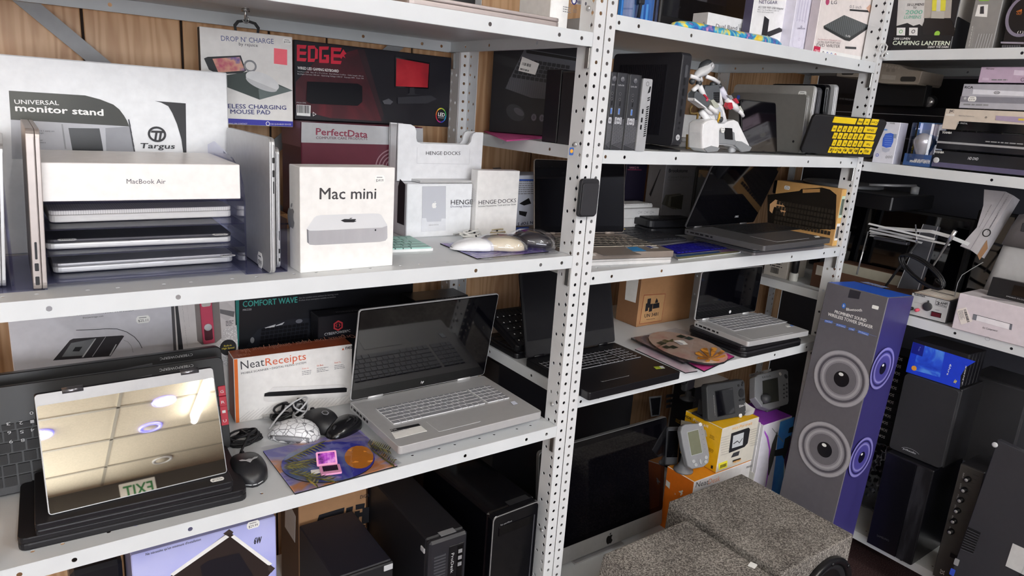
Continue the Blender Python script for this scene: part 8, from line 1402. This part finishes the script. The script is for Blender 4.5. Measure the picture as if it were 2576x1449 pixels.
for c_,e_ in(((418,268),(250,240)),((318,690),(165,640))):a_=f.hit(*q7(*c_));k_=f.hit(*q7(*e_));cone(f,a_[0],a_[1],min(abs(a_[0]-k_[0]),W*.46),GM)
g=b.right
for c_,e_ in(((658,205),(575,225)),((530,735),(455,745))):a_=g.hit(*q7(*c_));cone(g,a_[0],a_[1],b.D*.42,PM)
bx=carton(b,'tall grey and purple tower speaker box with blue top leaning on the right unit',name='speaker_box',m=m);mm=MB();s_=f.hit(*q(760,1080));mm.prism(f,rr(.02,.011,.002,2,s_[0]-.01,s_[1]-.006),.0004,.001,STK);mm.build('price_sticker',bx);mm=MB();s_=[f.hit(*q(*p))for p in((560,1010),(640,1022),(655,968),(575,950))];mm.prism(f,s_,.0003,.0007,MCLEAR('tape_film','#e8e8ee',.4));mm.build('clear_tape',bx)
# two carpeted loudspeaker boxes
def fuzz(key,cols):
 m,nt,b_,nn,ln_=nodes(key);tc=nn('ShaderNodeTexCoord');n1=nn('ShaderNodeTexNoise');n1.inputs['Scale'].default_value=230;n1.inputs['Detail'].default_value=4;n1.inputs['Roughness'].default_value=.75;ln_(tc.outputs['Object'],n1.inputs['Vector'])
 n2=nn('ShaderNodeTexNoise');n2.inputs['Scale'].default_value=7;n2.inputs['Detail'].default_value=3;ln_(tc.outputs['Object'],n2.inputs['Vector']);mx=nn('ShaderNodeMath');mx.operation='MULTIPLY_ADD';mx.inputs[1].default_value=.22;ln_(n2.outputs['Fac'],mx.inputs[0]);ln_(n1.outputs['Fac'],mx.inputs[2])
 r=nn('ShaderNodeValToRGB');e=r.color_ramp.elements;e.new(.5)
 for x,(p,c)in zip(e,cols):x.position=p;x.color=lin(c)
 ln_(mx.outputs[0],r.inputs[0]);ln_(r.outputs[0],b_.inputs['Base Color']);b_.inputs['Roughness'].default_value=.95;b_.inputs['Specular IOR Level'].default_value=.1;bp=nn('ShaderNodeBump');bp.inputs['Strength'].default_value=.8;bp.inputs['Distance'].default_value=.003;ln_(n1.outputs['Fac'],bp.inputs['Height']);ln_(bp.outputs[0],b_.inputs['Normal']);return m
FZ=fuzz('grey_box_carpet',[(.44,'#2e2a28'),(.60,'#77726d'),(.78,'#c4bdb4')])
zt=.42
def sub(label,x0,x1,y0,y1,slopeL,woof):
 r=thing('subwoofer_box',label,'speaker box',V(((x0+x1)/2,(y0+y1)/2,0)));m=MB();t=T(V((0,y1,0)),X,Z,-Y)
 m.prism(T(V((0,0,0)),X,Z,-Y),[(x0-slopeL,.001),(x1,.001),(x1,zt),(x0,zt)],-y1,-y0,FZ,.006);m.build('cabinet',r)
 f=T(V((0,y0,0)),X,Z,-Y);cx,cz,R_=woof;m=MB();m.lathe(f.at(cx,cz),[(R_,0),(R_,.012),(R_*.97,.018),(R_*.9,.018),(R_*.86,.010),(R_*.86,.004)],M('#141417',.3),44);m.build('woofer_rim',r);m=MB();m.lathe(f.at(cx,cz),[(R_*.86,.006),(R_*.8,.014),(R_*.72,.006),(R_*.3,-.02+.022),(R_*.28,.006),(0,.012)],M('#1d1d20',.5),40);m.build('woofer_cone',r);m=MB()
 for k in range(8):a=2*math.pi*k/8;m.lathe(f.at(cx+R_*.935*math.cos(a),cz+R_*.935*math.sin(a),.018),[(.006,0),(.006,.002),(0,.003)],BLK,10)
 m.build('rim_screws',r);return r
sub('grey carpeted subwoofer box with a black woofer, the rear of two',1.487,1.822,.80,1.178,.02,(1.70,.255,.135))
r=sub('grey carpeted subwoofer box with a small white sticker, nearer of the two',1.145,1.455,.55,1.088,.07,(1.29,.23,.13));p=P(*G5(1368,1402),2,zt+.001);m=MB();m.prism(T(p,V((1,.3,0)),V((-.3,1,0)),Z),rr(.022,.018,.002,2),0,.0008,STK);m.build('white_sticker',r)
# ================================================================ ceiling lamps
FRM=M('#e6e6e4',.4);TUBE=MEMIT('#fdfdff',LAMP_TUBE,'lamp_tube');TUBE2=MEMIT('#fdfdff',LAMP_TUBE*.25,'dim_lamp_tube');LED=MEMIT('#ffffff',LAMP_LED,'led_face');RING=MEMIT('#0a0aff',3.0,'blue_led_ring')
for i,(x,y)in enumerate(((1.27,-2.55),(-.35,-2.6),(2.5,-2.0),(.3,-1.35),(1.75,-1.15),(-1.4,-1.35))):
 lab=['%s tube lamp hanging under the ceiling'%s for s in('white mirrored','white far left','white far right','white over the aisle left','white over the aisle right','white left end')][i]
 r=thing('tube_lamp',lab,'ceiling light',(x,y,ZC-.09),'ceiling tube lamps');t=T((x,y,ZC),Y,X,-Z)
 m=MB();m.box(t,-.62,.62,-.02,.02,.0,.05,FRM,.004);m.build('housing',r)
 m=MB();m.tube([t(-.6,0,.075),t(.6,0,.075)],.02,TUBE2 if i==0 else TUBE,12);m.build('tube',r)
for i,(x,y)in enumerate(((1.013,-2.80),(.97,-3.28),(.22,-3.04),(1.159,-4.12))):
 lab=['round ceiling light with blue ring, lit','round ceiling light with blue ring and dark centre','round ceiling light with blue ring at the left','round white ceiling speaker'][i]
 r=thing('downlight',lab,'ceiling light',(x,y,ZC-.02));t=T((x,y,ZC),X,Y,-Z);m=MB();m.lathe(t,[(.07,0),(.085,0),(.085,.012),(.078,.014),(.062,.012),(.062,0)],RING if i<3 else FRM,32);m.build('ring',r)
 m=MB();m.lathe(t,[(.06,.002),(.06,.008),(0,.008)],(LED,TILE,LED,TILE)[i],28);m.build('diffuser',r)
r=thing('exit_sign','white exit sign with green letters high on the far wall','sign',(.98,YN+.02,2.52));t=T((1.13,YN,2.52),-X,Z,Y);m=MB();m.box(t,0,.30,0,.17,0,.03,M('#e9e8e2',.4),.004);m.build('case',r);m=MB();m.text(t,'EXIT',(.03,.03),(.27,.03),.11,M('#1a7a3a',.4),.02,uv=True,c=.031);m.build('lettering',r)
# added fill light on the unseen far wall, shaped like a framed frosted window
FILL_PANE=MEMIT('#f4f8ff',FILL_LIGHT,'fill_light_pane');t=T((.7,YN+.001,.8),-X,Z,Y);m=MB();m.box(t,0,3.5,0,1.5,.0,.01,FILL_PANE);o=m.build('fill_panel',kind='structure')
for k,(a0,a1,b0,b1)in enumerate(((-.05,3.55,-.06,0),(-.05,3.55,1.5,1.56),(-.05,0,0,1.5),(3.5,3.55,0,1.5),(1.14,1.19,0,1.5),(2.31,2.36,0,1.5))):m=MB();m.box(t,a0,a1,b0,b1,0,.04,FRM,.004);m.build('frame',o)
